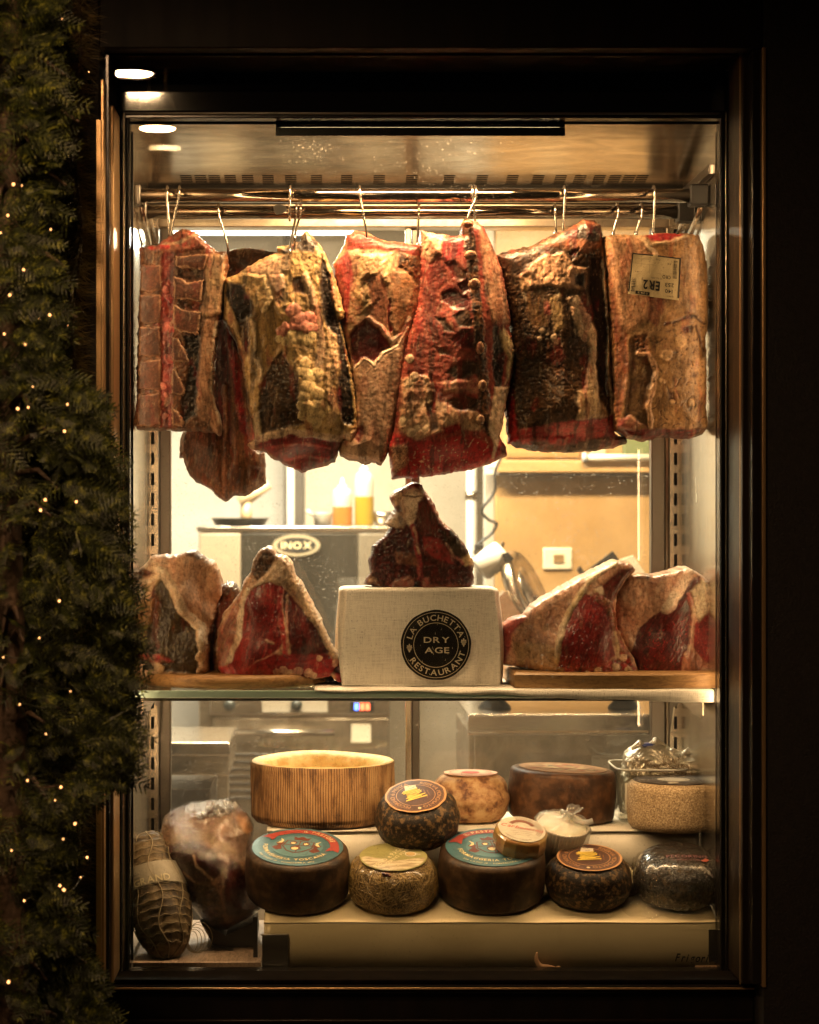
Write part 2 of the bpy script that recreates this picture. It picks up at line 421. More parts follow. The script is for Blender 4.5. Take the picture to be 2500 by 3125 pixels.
def blob(name, c, r, m, parent=None, nrm=(0, 0, 1), world=True, seed=0, amp=.15, n=14, col=None):
    """small lumpy ellipsoid"""
    V = []; F = []
    for i in range(n + 1):
        th = math.pi * i / n
        for k in range(n * 2):
            ph = math.pi * k / n
            d = Vector((math.sin(th) * math.cos(ph), math.sin(th) * math.sin(ph), math.cos(th)))
            q = 1 + amp * (math.sin(d.x * 4.1 + seed) + math.sin(d.y * 5.3 + seed * 2.1) + math.sin(d.z * 4.7 + seed * .7)) / 2
            V.append((c[0] + d.x * r[0] * q, c[1] + d.y * r[1] * q, c[2] + d.z * r[2] * q))
    w = n * 2
    for i in range(n):
        for k in range(w): F.append((i*w+k, (i+1)*w+k, (i+1)*w+(k+1) % w, i*w+(k+1) % w))
    o = mk(name, V, F, m, parent, world=world)
    if col: grow(name, o, np.tile(np.array(col, dtype=np.float32), (len(V), 1)))
    return o
# ------------------------------------------------------------------ lathe and flat lettering
def latheVF(prof, n=96, disp=None, closed=True):
    """profile [(r,z)...] bottom to top; disp(angle, r, z, i) -> (dr, dz)"""
    V = []; F = []
    for i, (r, z) in enumerate(prof):
        for k in range(n):
            a = 2 * math.pi * k / n; dr, dz = disp(a, r, z, i) if disp else (0, 0)
            V.append(((r + dr) * math.cos(a), (r + dr) * math.sin(a), z + dz))
    N = len(prof)
    for i in range(N - 1):
        for k in range(n):
            k2 = (k + 1) % n; F.append((i*n+k, i*n+k2, (i+1)*n+k2, (i+1)*n+k))
    if closed:
        F.append(tuple(range(n))[::-1]); F.append(tuple((N-1)*n+k for k in range(n)))
    return V, F
def rprof(r, H, rc_top, rc_bot, belly=0.0, dome=0.0, n=7, m=10):
    """cheese profile: flat bottom, belly, rounded shoulders, slightly domed top"""
    p = [(r * .02, 0), (r * .6, 0)]
    for i in range(n):
        a = math.pi / 2 * i / (n - 1); p.append((r - rc_bot + rc_bot * math.sin(a), rc_bot - rc_bot * math.cos(a)))
    for i in range(1, m):
        t = i / m; p.append((r + belly * math.sin(math.pi * t), rc_bot + (H - rc_top - rc_bot) * t))
    for i in range(n):
        a = math.pi / 2 * i / (n - 1); p.append((r - rc_top + rc_top * math.cos(a), H - rc_top + rc_top * math.sin(a)))
    for i in range(1, 9):
        t = i / 9; rr = (r - rc_top) * (1 - t); p.append((rr, H + dome * (1 - (rr / (r - rc_top)) ** 2)))
    p.append((r * .01, H + dome)); return p
_GL = {}
def glyph(ch, off=0.0, shear=0.0):
    k = (ch, off, shear)
    if k not in _GL:
        cu = bpy.data.curves.new('glyph', 'FONT'); cu.body = ch; cu.size = 1; cu.offset = off; cu.shear = shear; cu.resolution_u = 3; cu.fill_mode = 'FRONT'
        ob = bpy.data.objects.new('glyph', cu); COL.objects.link(ob)
        me = bpy.data.meshes.new_from_object(ob.evaluated_get(bpy.context.evaluated_depsgraph_get()))
        V = [(v.co.x, v.co.y) for v in me.vertices]; F = [tuple(p.vertices) for p in me.polygons]
        COL.objects.unlink(ob); bpy.data.objects.remove(ob); bpy.data.curves.remove(cu); bpy.data.meshes.remove(me)
        w = max([v[0] for v in V]) if V else .28
        x0 = min([v[0] for v in V]) if V else 0
        _GL[k] = ([(x - x0, y) for x, y in V], F, w - x0 if V else .28)
    return _GL[k]
def layout(s, size, wide=1.0, gap=.12, off=0., shear=0.):
    out = []; x = 0
    for ch in s:
        V, F, w = glyph(ch, off, shear)
        out.append((V, F, x, w)); x += (w + gap) * wide * size
    return out, x - gap * wide * size
def line_text(mb, s, cx, cy, size, ang=0., wide=1., gap=.12, off=0., z=0., shear=0., align=.5):
    """adds flat letters to mb in its local xy plane"""
    lay, tw = layout(s, size, wide, gap, off, shear); ca, sa = math.cos(ang), math.sin(ang)
    for V, F, x0, w in lay:
        P2 = []
        for (u, v) in V:
            x = x0 + u * wide * size - tw * align; y = (v - .35) * size
            P2.append((cx + x * ca - y * sa, cy + x * sa + y * ca, z))
        mb.add(P2, F)
def arc_text(mb, s, R, mid, size, wide=1., gap=.12, off=0., z=0., inside=False, cx=0., cy=0., spread=1.0):
    """letters on a circle; inside=False: tops outwards (clockwise); True: tops towards the centre"""
    lay, tw = layout(s, size, wide, gap, off)
    for V, F, x0, w in lay:
        c = (x0 + w * wide * size / 2 - tw / 2) * spread
        a = mid - c / R if not inside else mid + c / R
        P2 = []
        for (u, v) in V:
            lx = (u - w / 2) * wide * size; ly = (v - .35) * size
            if inside: lx, ly = -lx, -ly
            # local frame: tangent direction at angle a (clockwise), radial out
            tx, ty = math.sin(a), -math.cos(a); rx, ry = math.cos(a), math.sin(a)
            if inside: pass
            P2.append((cx + rx * (R + ly) + tx * lx, cy + ry * (R + ly) + ty * lx, z))
        mb.add(P2, F)
def ringVF(r0, r1, z, n=96, cx=0, cy=0, a0=0, a1=2 * math.pi, wob=0.0):
    V = []; F = []; full = abs(a1 - a0 - 2 * math.pi) < 1e-6
    for k in range(n + 1):
        a = a0 + (a1 - a0) * k / n; w = 1 + wob * (math.sin(a * 7) + math.sin(a * 11 + 1) + .6 * math.sin(a * 23))
        V += [(cx + r0 * math.cos(a), cy + r0 * math.sin(a), z), (cx + r1 * w * math.cos(a), cy + r1 * w * math.sin(a), z)]
    for k in range(n): F.append((2*k, 2*k+1, 2*k+3, 2*k+2))
    return V, F
def discVF(r, z, th, n=72, wob=0., cx=0, cy=0):
    """thin disc with a thickness"""
    V = [(cx, cy, z + th)]; F = []
    for zz in (z + th, z):
        for k in range(n):
            a = 2 * math.pi * k / n; w = 1 + wob * (math.sin(a * 5 + 1) + math.sin(a * 9) + .7 * math.sin(a * 17))
            V.append((cx + r * w * math.cos(a), cy + r * w * math.sin(a), zz))
    for k in range(n):
        k2 = (k + 1) % n
        F += [(0, 1 + k, 1 + k2), (1 + k, 1 + n + k, 1 + n + k2, 1 + k2)]
    F.append(tuple(1 + n + k for k in range(n))[::-1]); return V, F
def polyVF(pts, z): return [(x, y, z) for x, y in pts], [tuple(range(len(pts)))]
# ------------------------------------------------------------------ palette
M = {}
M['wood_dark'] = mottled('dark_painted_wood', [(.3, (.0028, .0018, .0012)), (.7, (.007, .0044, .0028))], 22, (.5, .7), spec=.2, bmp=.25, bdist=.0008, stretch=(1, 1, .12))
M['stucco'] = mottled('dark_stucco', [(.3, (.003, .002, .0015)), (.7, (.008, .005, .0035))], 60, (.55, .85), bmp=.9, bdist=.004, bscale=160)
M['jamb'] = mottled('brown_lacquer', [(.3, (.007, .0038, .002)), (.7, (.014, .0075, .0038))], 18, (.35, .5), spec=.3, bmp=.1, stretch=(1, 1, .1))
M['brass'] = flat('bronze_trim', (.60, .40, .20), .35, .85)
M['blackgloss'] = flat('black_gloss_panel', (.008, .006, .005), .06, 0, .6)
M['blackframe'] = flat('black_frame', (.012, .01, .009), .22, 0, .5)
M['rubber'] = flat('rubber_gasket', (.01, .009, .008), .5)
M['pane'] = glassmat('window_glass', boost=1.1, dust=.0)
M['cabglass'] = glassmat('cabinet_glass', boost=.08, dust=.5, film_=.0015)
M['reargl'] = glassmat('rear_door_glass', (.96, .965, .95), 1.0, dust=.7, film_=.03)
M['shelfglass'] = glassmat('shelf_glass', (.93, .97, .95), 1.2)
M['glassedge'] = flat('glass_edge', (.62, .84, .74), .2, 0, .6)  # pale mint colour stands in for light glowing through the edge
M['glassedge'].node_tree.nodes['Principled BSDF'].inputs['Transmission Weight'].default_value = .35
M['steel'] = mottled('brushed_steel', [(.3, (.52, .45, .37)), (.7, (.66, .58, .48))], 26, (.16, .32), metal=1.0, bmp=.06, bdist=.0005, stretch=(1, 1, 9))
M['rail'] = mottled('polished_rail', [(.3, (.30, .25, .20)), (.7, (.42, .36, .29))], 30, (.06, .16), metal=1.0, bmp=.04, bdist=.0004)
M['ceil'] = mottled('smeared_steel_ceiling', [(.3, (.55, .47, .37)), (.7, (.76, .67, .55))], 9, (.10, .30), metal=1.0, bmp=.10, bdist=.002, dist=1.5, stretch=(.5, 1.5, 1))
M['steel_dull'] = mottled('dull_steel', [(.3, (.40, .34, .26)), (.7, (.56, .48, .38))], 9, (.22, .5), metal=1.0, bmp=.08, bdist=.001, dist=1.2)
M['steel_side'] = mottled('polished_steel_side', [(.3, (.62, .57, .49)), (.7, (.74, .69, .60))], 6, (.12, .34), metal=1.0, bmp=.12, bdist=.002, stretch=(1, 1, .25))
M['steel_dark'] = flat('dark_steel', (.20, .18, .16), .35, 1.0)
M['hook'] = flat('hook_steel', (.55, .50, .44), .22, 1.0)
M['slotdark'] = flat('dark_cavity', (.01, .009, .008), .8)
M['white_plastic'] = mottled('cream_plastic', [(.35, (.62, .56, .46)), (.65, (.72, .66, .55))], 5, (.35, .55), bmp=.05)
M['tray'] = mottled('cream_tray_sheet', [(.35, (.68, .55, .33)), (.65, (.78, .64, .40))], 4, (.65, .8), bmp=.15, bdist=.002, bscale=9)
M['led'] = flat('led_strip', (1, 1, 1), .5, emit=(1, .68, .36), estr=9)

M['led_dim'] = flat('corner_led', (1, 1, 1), .5, emit=(1, .64, .32), estr=1.2)
M['sillblack'] = mottled('black_sill_paint', [(.3, (.003, .002, .0015)), (.7, (.008, .005, .0035))], 30, (.7, .9), spec=.05, bmp=.3)
# ------------------------------------------------------------------ ground and night street
gm = mottled('stone_pavement', [(.3, (.04, .035, .03)), (.7, (.09, .08, .07))], 7, (.5, .8), bmp=.5, bdist=.006)
tag(mk('ground', [(-40, -40, 0), (40, -40, 0), (40, 40, 0), (-40, 40, 0)], [(0, 1, 2, 3)], gm, smooth=False), 'dark stone pavement in front of the shop window', kind='structure')

# ------------------------------------------------------------------ shop front
YW = -.20                                                # wall face
xl, xr, zt, zb = PX(300, YW), PX(2331, YW), PZ(145, YW), PZ(3012, YW)
sf = thing('shop_front', 'dark brown shop front wall with a deep framed window opening', 'shop front', (0, YW, 0))
box('wall_panel', -4.2, xl, YW, .04, 0, 4.0, M['stucco'], sf, 0)
box('wall_panel', xr, 4.6, YW, .04, 0, 4.0, M['stucco'], sf, 0)
box('lintel_panel', xl + .001, xr - .001, YW + .004, .02, zt, 4.0, M['wood_dark'], sf, .003)
# plinth mouldings under the window
YS = -.125; z1 = PZ(3012, YS)
box('apron_panel', xl + .001, xr - .001, YS + .012, .02, 0, z1 - .013, M['wood_dark'], sf, .003)
box('sill', xl + .002, xr - .002, YS, .018, z1 - .012, z1 + .002, M['sillblack'], sf, .003)
box('sill_nosing', xl + .003, xr - .003, YS - .0035, YS - .0005, z1 - .005, z1 - .001, M['brass'], sf, .001)
z2 = PZ(3113, YS)
box('moulding', xl + .006, xr - .006, YS, YS + .0115, z2 - .006, z2, M['jamb'], sf, .002)
# bronze edging round the opening
box('edge_trim', xr - .003, xr + .004, YW - .004, YW + .02, zb, zt, M['brass'], sf, .001)
box('edge_trim', xl - .004, xl + .006, YW - .004, YW + .02, zb, zt - .14, M['brass'], sf, .001)
# jambs and head of the outer window
YP = -.10
def bx(name, pxa, pxb, pya, pyb, ya, yb, m, par, bev=.002, yref=None):
    yr = ya if yref is None else yref
    return box(name, PX(pxa, yr), PX(pxb, yr), ya, yb, PZ(pyb, yr), PZ(pya, yr), m, par, bev)
bx('jamb', 306, 318, 240, 3005, -.195, -.005, M['brass'], sf)  # bronze colour stands in for gold lamplight on the left jamb
bx('jamb', 320, 334, 150, 3005, -.16, -.005, M['blackframe'], sf)
bx('jamb_trim', 336, 347, 320, 3000, -.13, -.005, M['brass'], sf, .003)
bx('jamb', 2296, 2326, 150, 3005, -.195, -.005, M['blackframe'], sf)
bx('jamb', 2266, 2293, 150, 3005, -.15, -.005, M['jamb'], sf)
bx('jamb_trim', 2259, 2262, 150, 3005, -.13, -.124, M['brass'], sf, .001)
bx('head', 336, 2256, 150, 172, -.15, .0, M['blackframe'], sf)
bx('glazing_bead', 349, 2254, 2990, 3004, -.112, -.090, M['sillblack'], sf, .002)
pn = bx('window_pane', 348, 2256, 174, 2990, YP - .003, YP + .003, M['pane'], sf, 0)

# ------------------------------------------------------------------ refrigerated display cabinet
YF, YR = .06, .60                                        # front glass and rear doors
xL, xR = PX(395, YF), PX(2197, YF)
zB, zT = PZ(2962, YF), PZ(356, YF)
cab = thing('display_cabinet', 'tall refrigerated display cabinet with glass front hung with dry aged beef', 'display cabinet', (0, .3, 0))
YA = .02
bx('fascia', 349, 2255, 174, 340, YA, .10, M['blackgloss'], cab, .002)
bx('fascia_trim', 376, 2200, 341, 348, YA - .004, .05, M['steel_dark'], cab, .002)
bx('frame_rail', 376, 2205, 349, 360, YA, .058, M['blackframe'], cab, .002)
bx('frame_stile', 372, 384, 341, 2990, YA - .004, .058, M['steel'], cab, .003)
bx('frame_stile', 386, 396, 360, 2962, YA, .058, M['blackframe'], cab, .002)
bx('frame_stile', 2197, 2212, 360, 2962, YA, .058, M['blackframe'], cab, .002)
bx('frame_stile', 2214, 2221, 341, 2990, YA - .004, .058, M['steel'], cab, .002)
bx('side_cover', 349, 371, 341, 2990, YA + .02, .08, M['blackgloss'], cab, .002)
bx('side_cover', 2223, 2255, 341, 2990, YA + .004, .08, M['jamb'], cab, .002)
bx('gasket', 2200, 2204, 360, 2962, YA - .006, YA - .001, M['rubber'], cab, .001)
bx('gasket', 389, 392, 360, 2962, YA - .006, YA - .001, M['rubber'], cab, .001)
bx('frame_rail', 386, 2212, 2963, 2984, YA, .058, M['blackframe'], cab, .002)
bx('frame_rail', 372, 2221, 2985, 2996, YA - .008, .058, M['blackframe'], cab, .002)
box('front_glass', xL + .0005, xR - .0005, YF - .001, YF + .004, zB + .0005, zT - .0005, M['cabglass'], cab, 0)
# carcass
box('side_wall', xL - .03, xL, YF + .006, YR, zB, zT, M['steel_side'], cab, 0)
box('side_wall', xR, xR + .03, YF + .006, YR, zB, zT, M['steel_side'], cab, 0)
box('floor_panel', xL, xR, YF + .006, YR, zB - .02, zB - .0015, M['steel_dull'], cab, 0)
# ceiling panel that slopes down to the back, with real louvre slots
c0 = np.array([0, YF + .012, PZ(376, YF)]); c1 = np.array([0, .50, PZ(570, .50)])
def cp(x, t, off=0):
    p = c0 + (c1 - c0) * t; nrm = np.array([0, c1[2] - c0[2], -(c1[1] - c0[1])]); nrm = nrm / np.linalg.norm(nrm)
    return (x, p[1] - nrm[1] * off, p[2] - nrm[2] * off)
slots_px = [392, 434, 474, 522, 576, 640, 711, 786, 884, 984, 1080, 1176, 1281, 1364, 1449, 1530, 1602, 1658, 1716, 1780, 1832, 1880, 1925, 1968]
slots_px = [570, 614, 656, 704, 757, 819, 888, 966, 1058, 1157, 1256, 1370, 1470, 1562, 1640, 1708, 1767, 1826, 1873, 1916, 1955]
mb = MB(); ys = .475; t0, t1 = .79, .965
xsl = [((p - VX) / FX * (CD + .455)) for p in slots_px]
rows = 5; band = (t1 - t0)
mb.add([cp(xL, 0), cp(xR, 0), cp(xR, t0), cp(xL, t0)], [(0, 1, 2, 3)])
mb.add([cp(xL, t1), cp(xR, t1), cp(xR, 1), cp(xL, 1)], [(0, 1, 2, 3)])
sw = .0128
edges = [xL] + sum([[x - sw, x + sw] for x in xsl], []) + [xR]
for i in range(0, len(edges), 2):
    mb.add([cp(edges[i], t0), cp(edges[i+1], t0), cp(edges[i+1], t1), cp(edges[i], t1)], [(0, 1, 2, 3)])
for x in xsl:
    for r in range(rows + 1):
        a = t0 + band * (r / rows - .036) if r else t0; b = t0 + band * (r / rows + .036) if r < rows else t1
        mb.add([cp(x - sw, a), cp(x + sw, a), cp(x + sw, b), cp(x - sw, b)], [(0, 1, 2, 3)])
mb.build('ceiling_panel', M['ceil'], cab, smooth=False)
mb = MB(); mb.add([cp(xL, t0 - .05, .03), cp(xR, t0 - .05, .03), cp(xR, 1, .03), cp(xL, 1, .03)], [(0, 1, 2, 3)]); mb.build('duct', M['slotdark'], cab, smooth=False)
box('roof_panel', xL - .03, xR + .03, YF + .006, YR + .05, zT + .001, zT + .03, M['slotdark'], cab, 0)
mb = MB(); mb.add([(xL, .502, c1[2] + .06), (xR, .502, c1[2] + .06), (xR, .502, c1[2] - .012), (xL, .502, c1[2] - .012)], [(0, 1, 2, 3)]); 
box('ceiling_lip', xL + .001, xR - .001, .501, .508, c1[2] - .012, zT, M['slotdark'], cab, .001)  # lip blackened, puts the shade behind the slots into its colour
# dark corner gusset at the right of the ceiling
box('corner_strip', xR - .016, xR - .0008, .10, .49, PZ(420, .10) - .075, PZ(420, .10) - .055, M['steel_dark'], cab, .002)
# LED lamp: black housing across the top, light strip underneath facing the meat
lx0, lx1 = PX(842, .085), PX(1724, .085); lz = PZ(410, .085)
lamp = thing('cabinet_lamp', 'long black lamp housing across the cabinet ceiling behind the glass', 'lamp', ((lx0 + lx1) / 2, .10, lz))
box('housing', lx0, lx1, .078, .125, lz + .014, lz + .05, M['blackframe'], lamp, .002)
box('shade_lip', lx0, lx1, .078, .083, lz - .004, lz + .0135, M['blackframe'], lamp, .001)
box('light_strip', lx0 + .01, lx1 - .01, .092, .121, lz + .007, lz + .0135, M['led'], lamp, .001)
la = bpy.data.lights.new('lamp_light', 'AREA'); la.shape = 'RECTANGLE'; la.size = lx1 - lx0 - .02; la.size_y = .03; la.energy = E_CAB; la.color = (1, .59, .29)
lo = bpy.data.objects.new('lamp_light', la); COL.objects.link(lo); lo.parent = lamp; lo.location = (0, .006, .005); lo.rotation_euler = (math.radians(8), 0, 0)
# upright LED strips hidden behind slim covers in both front corners
for sx, s in ((xL, 1), (xR, -1)):
    box('corner_cover', *sorted((sx + s * .0006, sx + s * .0075)), .0655, .0695, zB + .02, zT - .03, M['blackframe'], cab, .001)
    box('corner_light_strip', *sorted((sx + s * .0008, sx + s * .0030)), .072, .080, zB + .30, zT - .06, M['led_dim'], cab, 0)
    l = bpy.data.lights.new('corner_light', 'AREA'); l.shape = 'RECTANGLE'; l.size = .006; l.size_y = zT - zB - .36; l.energy = E_SIDE; l.color = (1, .59, .29)
    lo = bpy.data.objects.new('corner_light', l); COL.objects.link(lo); lo.parent = cab
    lo.location = (sx + s * .0042, .076 - .3, (zB + zT) / 2 + .12); lo.rotation_euler = (math.radians(90), 0, -s * math.radians(52))
# hanging rails and brackets
for (py, Y, r) in ((597, .20, .0150), (648, .36, .0150)):
    z = PZ(py, Y); V, F = tubeVF([(xL + .002, Y, z), (xR - .03, Y, z)], r, 20); mk('hanging_rail', V, F, M['rail'], cab)
    box('rail_socket', xR - .04, xR - .002, Y - .024, Y + .024, z - .022, z + .022, M['rubber'], cab, .004)
    box('rail_socket', xL + .0015, xL + .012, Y - .024, Y + .024, z - .022, z + .022, M['steel_dark'], cab, .004)
RAIL1 = (.20, PZ(597, .20)); RAIL2 = (.36, PZ(648, .36))
for sx, s in ((xL, 1), (xR, -1)):                          # slanting bracket arms
    for Y0 in (.21, .37):
        V, F = tubeVF([(sx + s * .012, Y0, PZ(630, Y0)), (sx + s * .012, Y0 + .19, PZ(745, Y0 + .19))], .006, 8); mk('bracket_arm', V, F, M['steel'], cab)
# rear doors
zrt, zrb = PZ(695, YR), zB
bxr = lambda n, a, b, ya, yb, m, z0=zrb, z1=zrt + .06: box(n, PX(a, ya), PX(b, ya), ya, yb, z0, z1, m, cab, .003)
bxr('rear_stile', 486, 521, YR, YR + .035, M['steel_dark']); bxr('rear_stile', 1988, 2032, YR, YR + .035, M['steel_dark'])
bxr('rear_stile', 1238, 1256, YR + .002, YR + .03, M['steel_dull']); bxr('rear_stile', 1257, 1281, YR + .01, YR + .045, M['steel_dark'])
box('rear_stile', xL - .03, PX(484, YR), YR, YR + .03, zrb, zrt + .1, M['steel_dull'], cab, .003)
box('rear_stile', PX(2034, YR), xR + .03, YR, YR + .03, zrb, zrt + .1, M['steel_dull'], cab, .003)
box('rear_header', xL, xR, YR - .01, YR + .05, zrt, zrt + .055, M['steel_dull'], cab, .003)
box('rear_header', xL, xR, YR - .03, YR + .05, zrt + .056, zT, M['steel_dark'], cab, .003)
box('rear_door_glass', PX(521.5, YR), PX(1238, YR), YR + .012, YR + .016, zrb + .001, zrt - .001, M['reargl'], cab, 0)
box('rear_door_glass', PX(1281.5, YR), PX(1988, YR), YR + .024, YR + .028, zrb + .001, zrt - .001, M['reargl'], cab, 0)
# slotted uprights in the rear corners (slots are real gaps over a dark channel)
def upright(pxc, Y):
    mb = MB(); x = PX(pxc, Y); w = .0125; g = .0036; z0, z1 = zB + .01, PZ(640, Y)
    mb.box(x - w, x - g, Y, Y + .003, z0, z1); mb.box(x + g, x + w, Y, Y + .003, z0, z1)
    mb.box(x - w, x - w + .003, Y + .003, Y + .02, z0, z1); mb.box(x + w - .003, x + w, Y + .003, Y + .02, z0, z1)
    pitch = 62 / SCL(Y); sl = 37 / SCL(Y); z = z0
    while z < z1:
        mb.box(x - g, x + g, Y, Y + .003, z, min(z + pitch - sl, z1)); z += pitch
    mb.build('slotted_upright', M['steel'], cab, smooth=False)
    box('upright_channel', x - w + .004, x + w - .004, Y + .012, Y + .014, z0, z1, M['slotdark'], cab, 0)
upright(462 + 4, .56); upright(2062, .56)
# shelf brackets below the glass shelf
ZS = PZ(2107, .10)
for sx, s, px in ((xL, 1, 480), (xR, -1, 2062)):
    mb = MB(); x = sx + s * .022
    pts = [(.545, ZS - .13), (.555, ZS - .135), (.56, ZS - .02), (.13, ZS - .02), (.13, ZS - .055), (.16, ZS - .065), (.40, ZS - .05), (.50, ZS - .07)]
    n = len(pts); V = [(x - .0015, a, b) for a, b in pts] + [(x + .0015, a, b) for a, b in pts]
    F = [tuple(range(n)), tuple(range(2 * n - 1, n - 1, -1))] + [(k, (k + 1) % n, n + (k + 1) % n, n + k) for k in range(n)]
    mb.add(V, F); mb.build('shelf_bracket', M['steel'], cab, smooth=False)
# polished foot plates at the bottom corners
bx('foot_plate', 2163, 2194, 2836, 2961, .075, .080, M['steel_side'], cab, .001)
# stickers on the glass (inside face)
def on_glass(name, m, build, par=cab):
    mb = MB(); build(mb); V = [(x, YF - .0016, z) for x, z, _ in mb.V]; return mk(name, V, mb.F, m, par, smooth=False)
ink = flat('black_print', (.012, .01, .01), .5); M['ink'] = ink
M['cream_print'] = flat('cream_print', (.72, .60, .36), .55)
M['peach'] = flat('peach_sticker', (.70, .46, .28), .5)
g = SCL(YF)
def tz(px, py): return (PX(px, YF - .0016), PZ(py, YF - .0016))
def stick(mb):
    x0, z0 = tz(2122, 2946); x1, z1_ = tz(2192, 2962 - 1); mb.add([(x0, z0, 0), (x1, z0, 0), (x1, z1_, 0), (x0, z1_, 0)], [(0, 1, 2, 3)])
on_glass('sticker', M['peach'], stick)
def stick2(mb):
    x, z = tz(2157, 2953.5); line_text(mb, 'www.COLDAR.it', x, z, 11 / g, off=.01, wide=.78)
    x, z = tz(2139, 2924); line_text(mb, 'Frigoriferi', x, z, 34 / g, off=.022, wide=.78, shear=.35, gap=.04, ang=-.03)
o = on_glass('sticker_print', ink, stick2)
for v in o.data.vertices: v.co.y -= .0006
def tape(mb):
    pts = [tz(*p) for p in ((834, 628), (850, 622), (870, 628), (877, 640), (862, 652), (843, 655), (836, 642))]; mb.add([(a, b, 0) for a, b in pts], [tuple(range(7))])
on_glass('tape_scrap', flat('white_tape', (.55, .52, .47), .7), tape)
# ------------------------------------------------------------------ kitchen behind the cabinet
K = lambda o, l: tag(o, l, kind='structure')
wl = mottled('white_kitchen_wall', [(.35, (.62, .58, .52)), (.65, (.70, .66, .60))], 3, (.5, .7), bmp=.05)
wt = mottled('warm_beige_panel', [(.35, (.36, .215, .085)), (.65, (.44, .27, .115))], 3, (.3, .5), bmp=.04)
wg = mottled('greige_panel', [(.35, (.46, .40, .31)), (.65, (.54, .47, .37))], 3, (.35, .6), bmp=.04)
K(box('kitchen_floor', -2.2, 2.8, .72, 3.3, .0, .03, mottled('kitchen_tile', [(.3, (.18, .14, .1)), (.7, (.26, .2, .15))], 5), None, 0), 'kitchen floor behind the cabinet')
K(box('kitchen_ceiling', -2.2, 2.8, .66, 3.3, 2.70, 2.76, wl, None, 0), 'white kitchen ceiling')
K(box('kitchen_wall_back', -2.2, 2.8, 3.2, 3.3, .03, 2.70, wl, None, 0), 'white wall at the back of the kitchen')
K(box('kitchen_wall_left', -2.2, -2.1, .66, 3.2, .03, 2.70, wl, None, 0), 'left wall of the kitchen')
K(box('kitchen_wall_right', 2.7, 2.8, .66, 3.2, .03, 2.70, wl, None, 0), 'right wall of the kitchen')
def kb(name, pa, pb, ya, yb, Y, dep, m, par=None, bev=.004): return box(name, PX(pa, Y), PX(pb, Y), Y, Y + dep, PZ(yb, Y), PZ(ya, Y), m, par, bev)
def kthing(name, label, cat, px, py, Y, **k): return thing(name, label, cat, P(px, py, Y), **k)
# lamps that light the kitchen
def kitchen_lamp(label, x, y, z, lx, ly, e, estr, lc=(1, .73, .46)):
    t = thing('ceiling_lamp', label, 'lamp', (x, y, z + .06))
    box('housing', x - lx / 2 - .02, x + lx / 2 + .02, y - ly / 2 - .02, y + ly / 2 + .02, z, z + .06, flat('lamp_housing', (.7, .7, .68), .4), t, .004)
    box('diffuser', x - lx / 2, x + lx / 2, y - ly / 2, y + ly / 2, z - .02, z - .0005, flat('lamp_diffuser', (1, 1, 1), .5, emit=(1, .86, .66), estr=estr), t, .003)
    for sx in (-1, 1):
        V, F = tubeVF([(x + sx * lx * .4, y, z + .06), (x + sx * lx * .4, y, 2.70)], .006, 8); mk('hanger', V, F, M['steel'], t)
    l = bpy.data.lights.new('lamp_light', 'AREA'); l.shape = 'RECTANGLE'; l.size = lx; l.size_y = ly; l.energy = e; l.color = lc
    lo = bpy.data.objects.new('lamp_light', l); COL.objects.link(lo); lo.parent = t; lo.location = (0, 0, -.085)
    return t
kitchen_lamp('wide bright ceiling lamp glowing behind the top of the hanging meat', PX(760, 1.9), 1.9, PZ(672, 1.9), .62, .34, E_KIT, 7, (1, .87, .70))
kitchen_lamp('long ceiling lamp hung close behind the cabinet', .35, 1.12, 2.56, 1.5, .16, E_KIT2, 6)
# panels
t = kthing('wall_panel', 'greige wall panel behind the oven', 'wall panel', 1150, 2600, 2.95); kb('panel_sheet', 930, 1436, 700, 2900, 2.95, .03, wg, t); kb('edge_strip', 866, 928, 700, 2900, 2.94, .05, flat('dark_strip', (.10, .085, .07), .4), t)
t = kthing('partition', 'warm beige partition wall behind the slicer', 'partition', 1750, 2600, 2.1); kb('panel_sheet', 1512, 2300, 700, 2900, 2.1, .04, wt, t)
kb('edge_post', 1478, 1510, 700, 2900, 2.12, .04, flat('grey_post', (.42, .39, .34), .4), t)
t = kthing('drain_pipe', 'white vertical pipe beside the beige partition', 'pipe', 1450, 2600, 2.3)
V, F = tubeVF([P(1440, 2700, 2.3), P(1440, 900, 2.3)], .017, 12); mk('pipe', V, F, flat('white_pipe', (.72, .70, .64), .3), t)
for py in (1500, 1700): V, F = tubeVF([P(1440, py, 2.3), P(1440, py + 22, 2.3)], .022, 12); mk('pipe_clip', V, F, M['steel'], t)
t = kthing('door_post', 'pale door post by the dark wall strip', 'post', 886, 2600, 2.6); kb('post', 876, 898, 1380, 2600, 2.6, .03, flat('pale_post', (.66, .62, .55), .4), t)
# oven
YO = 2.3
ov = kthing('oven', 'large dark glass front oven with an oval badge', 'oven', 900, 2700, YO)
kb('body', 607, 1188, 1624, 2900, YO + .012, .55, M['steel_dull'], ov); kb('worktop', 600, 1196, 1606, 1623, YO, .57, M['steel'], ov)
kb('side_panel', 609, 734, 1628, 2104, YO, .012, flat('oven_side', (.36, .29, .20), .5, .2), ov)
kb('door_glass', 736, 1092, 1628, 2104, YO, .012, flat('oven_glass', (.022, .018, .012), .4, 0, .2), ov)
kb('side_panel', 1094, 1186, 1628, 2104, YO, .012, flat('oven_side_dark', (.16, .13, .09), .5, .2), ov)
kb('control_panel', 640, 1190, 2118, 2182, YO - .02, .03, M['steel'], ov)
kb('control_inset', 800, 1000, 2128, 2174, YO - .026, .005, flat('control_face', (.55, .50, .42), .4), ov, .001)
kb('drawer_front', 650, 1186, 2192, 2560, YO - .01, .02, M['steel_dull'], ov)
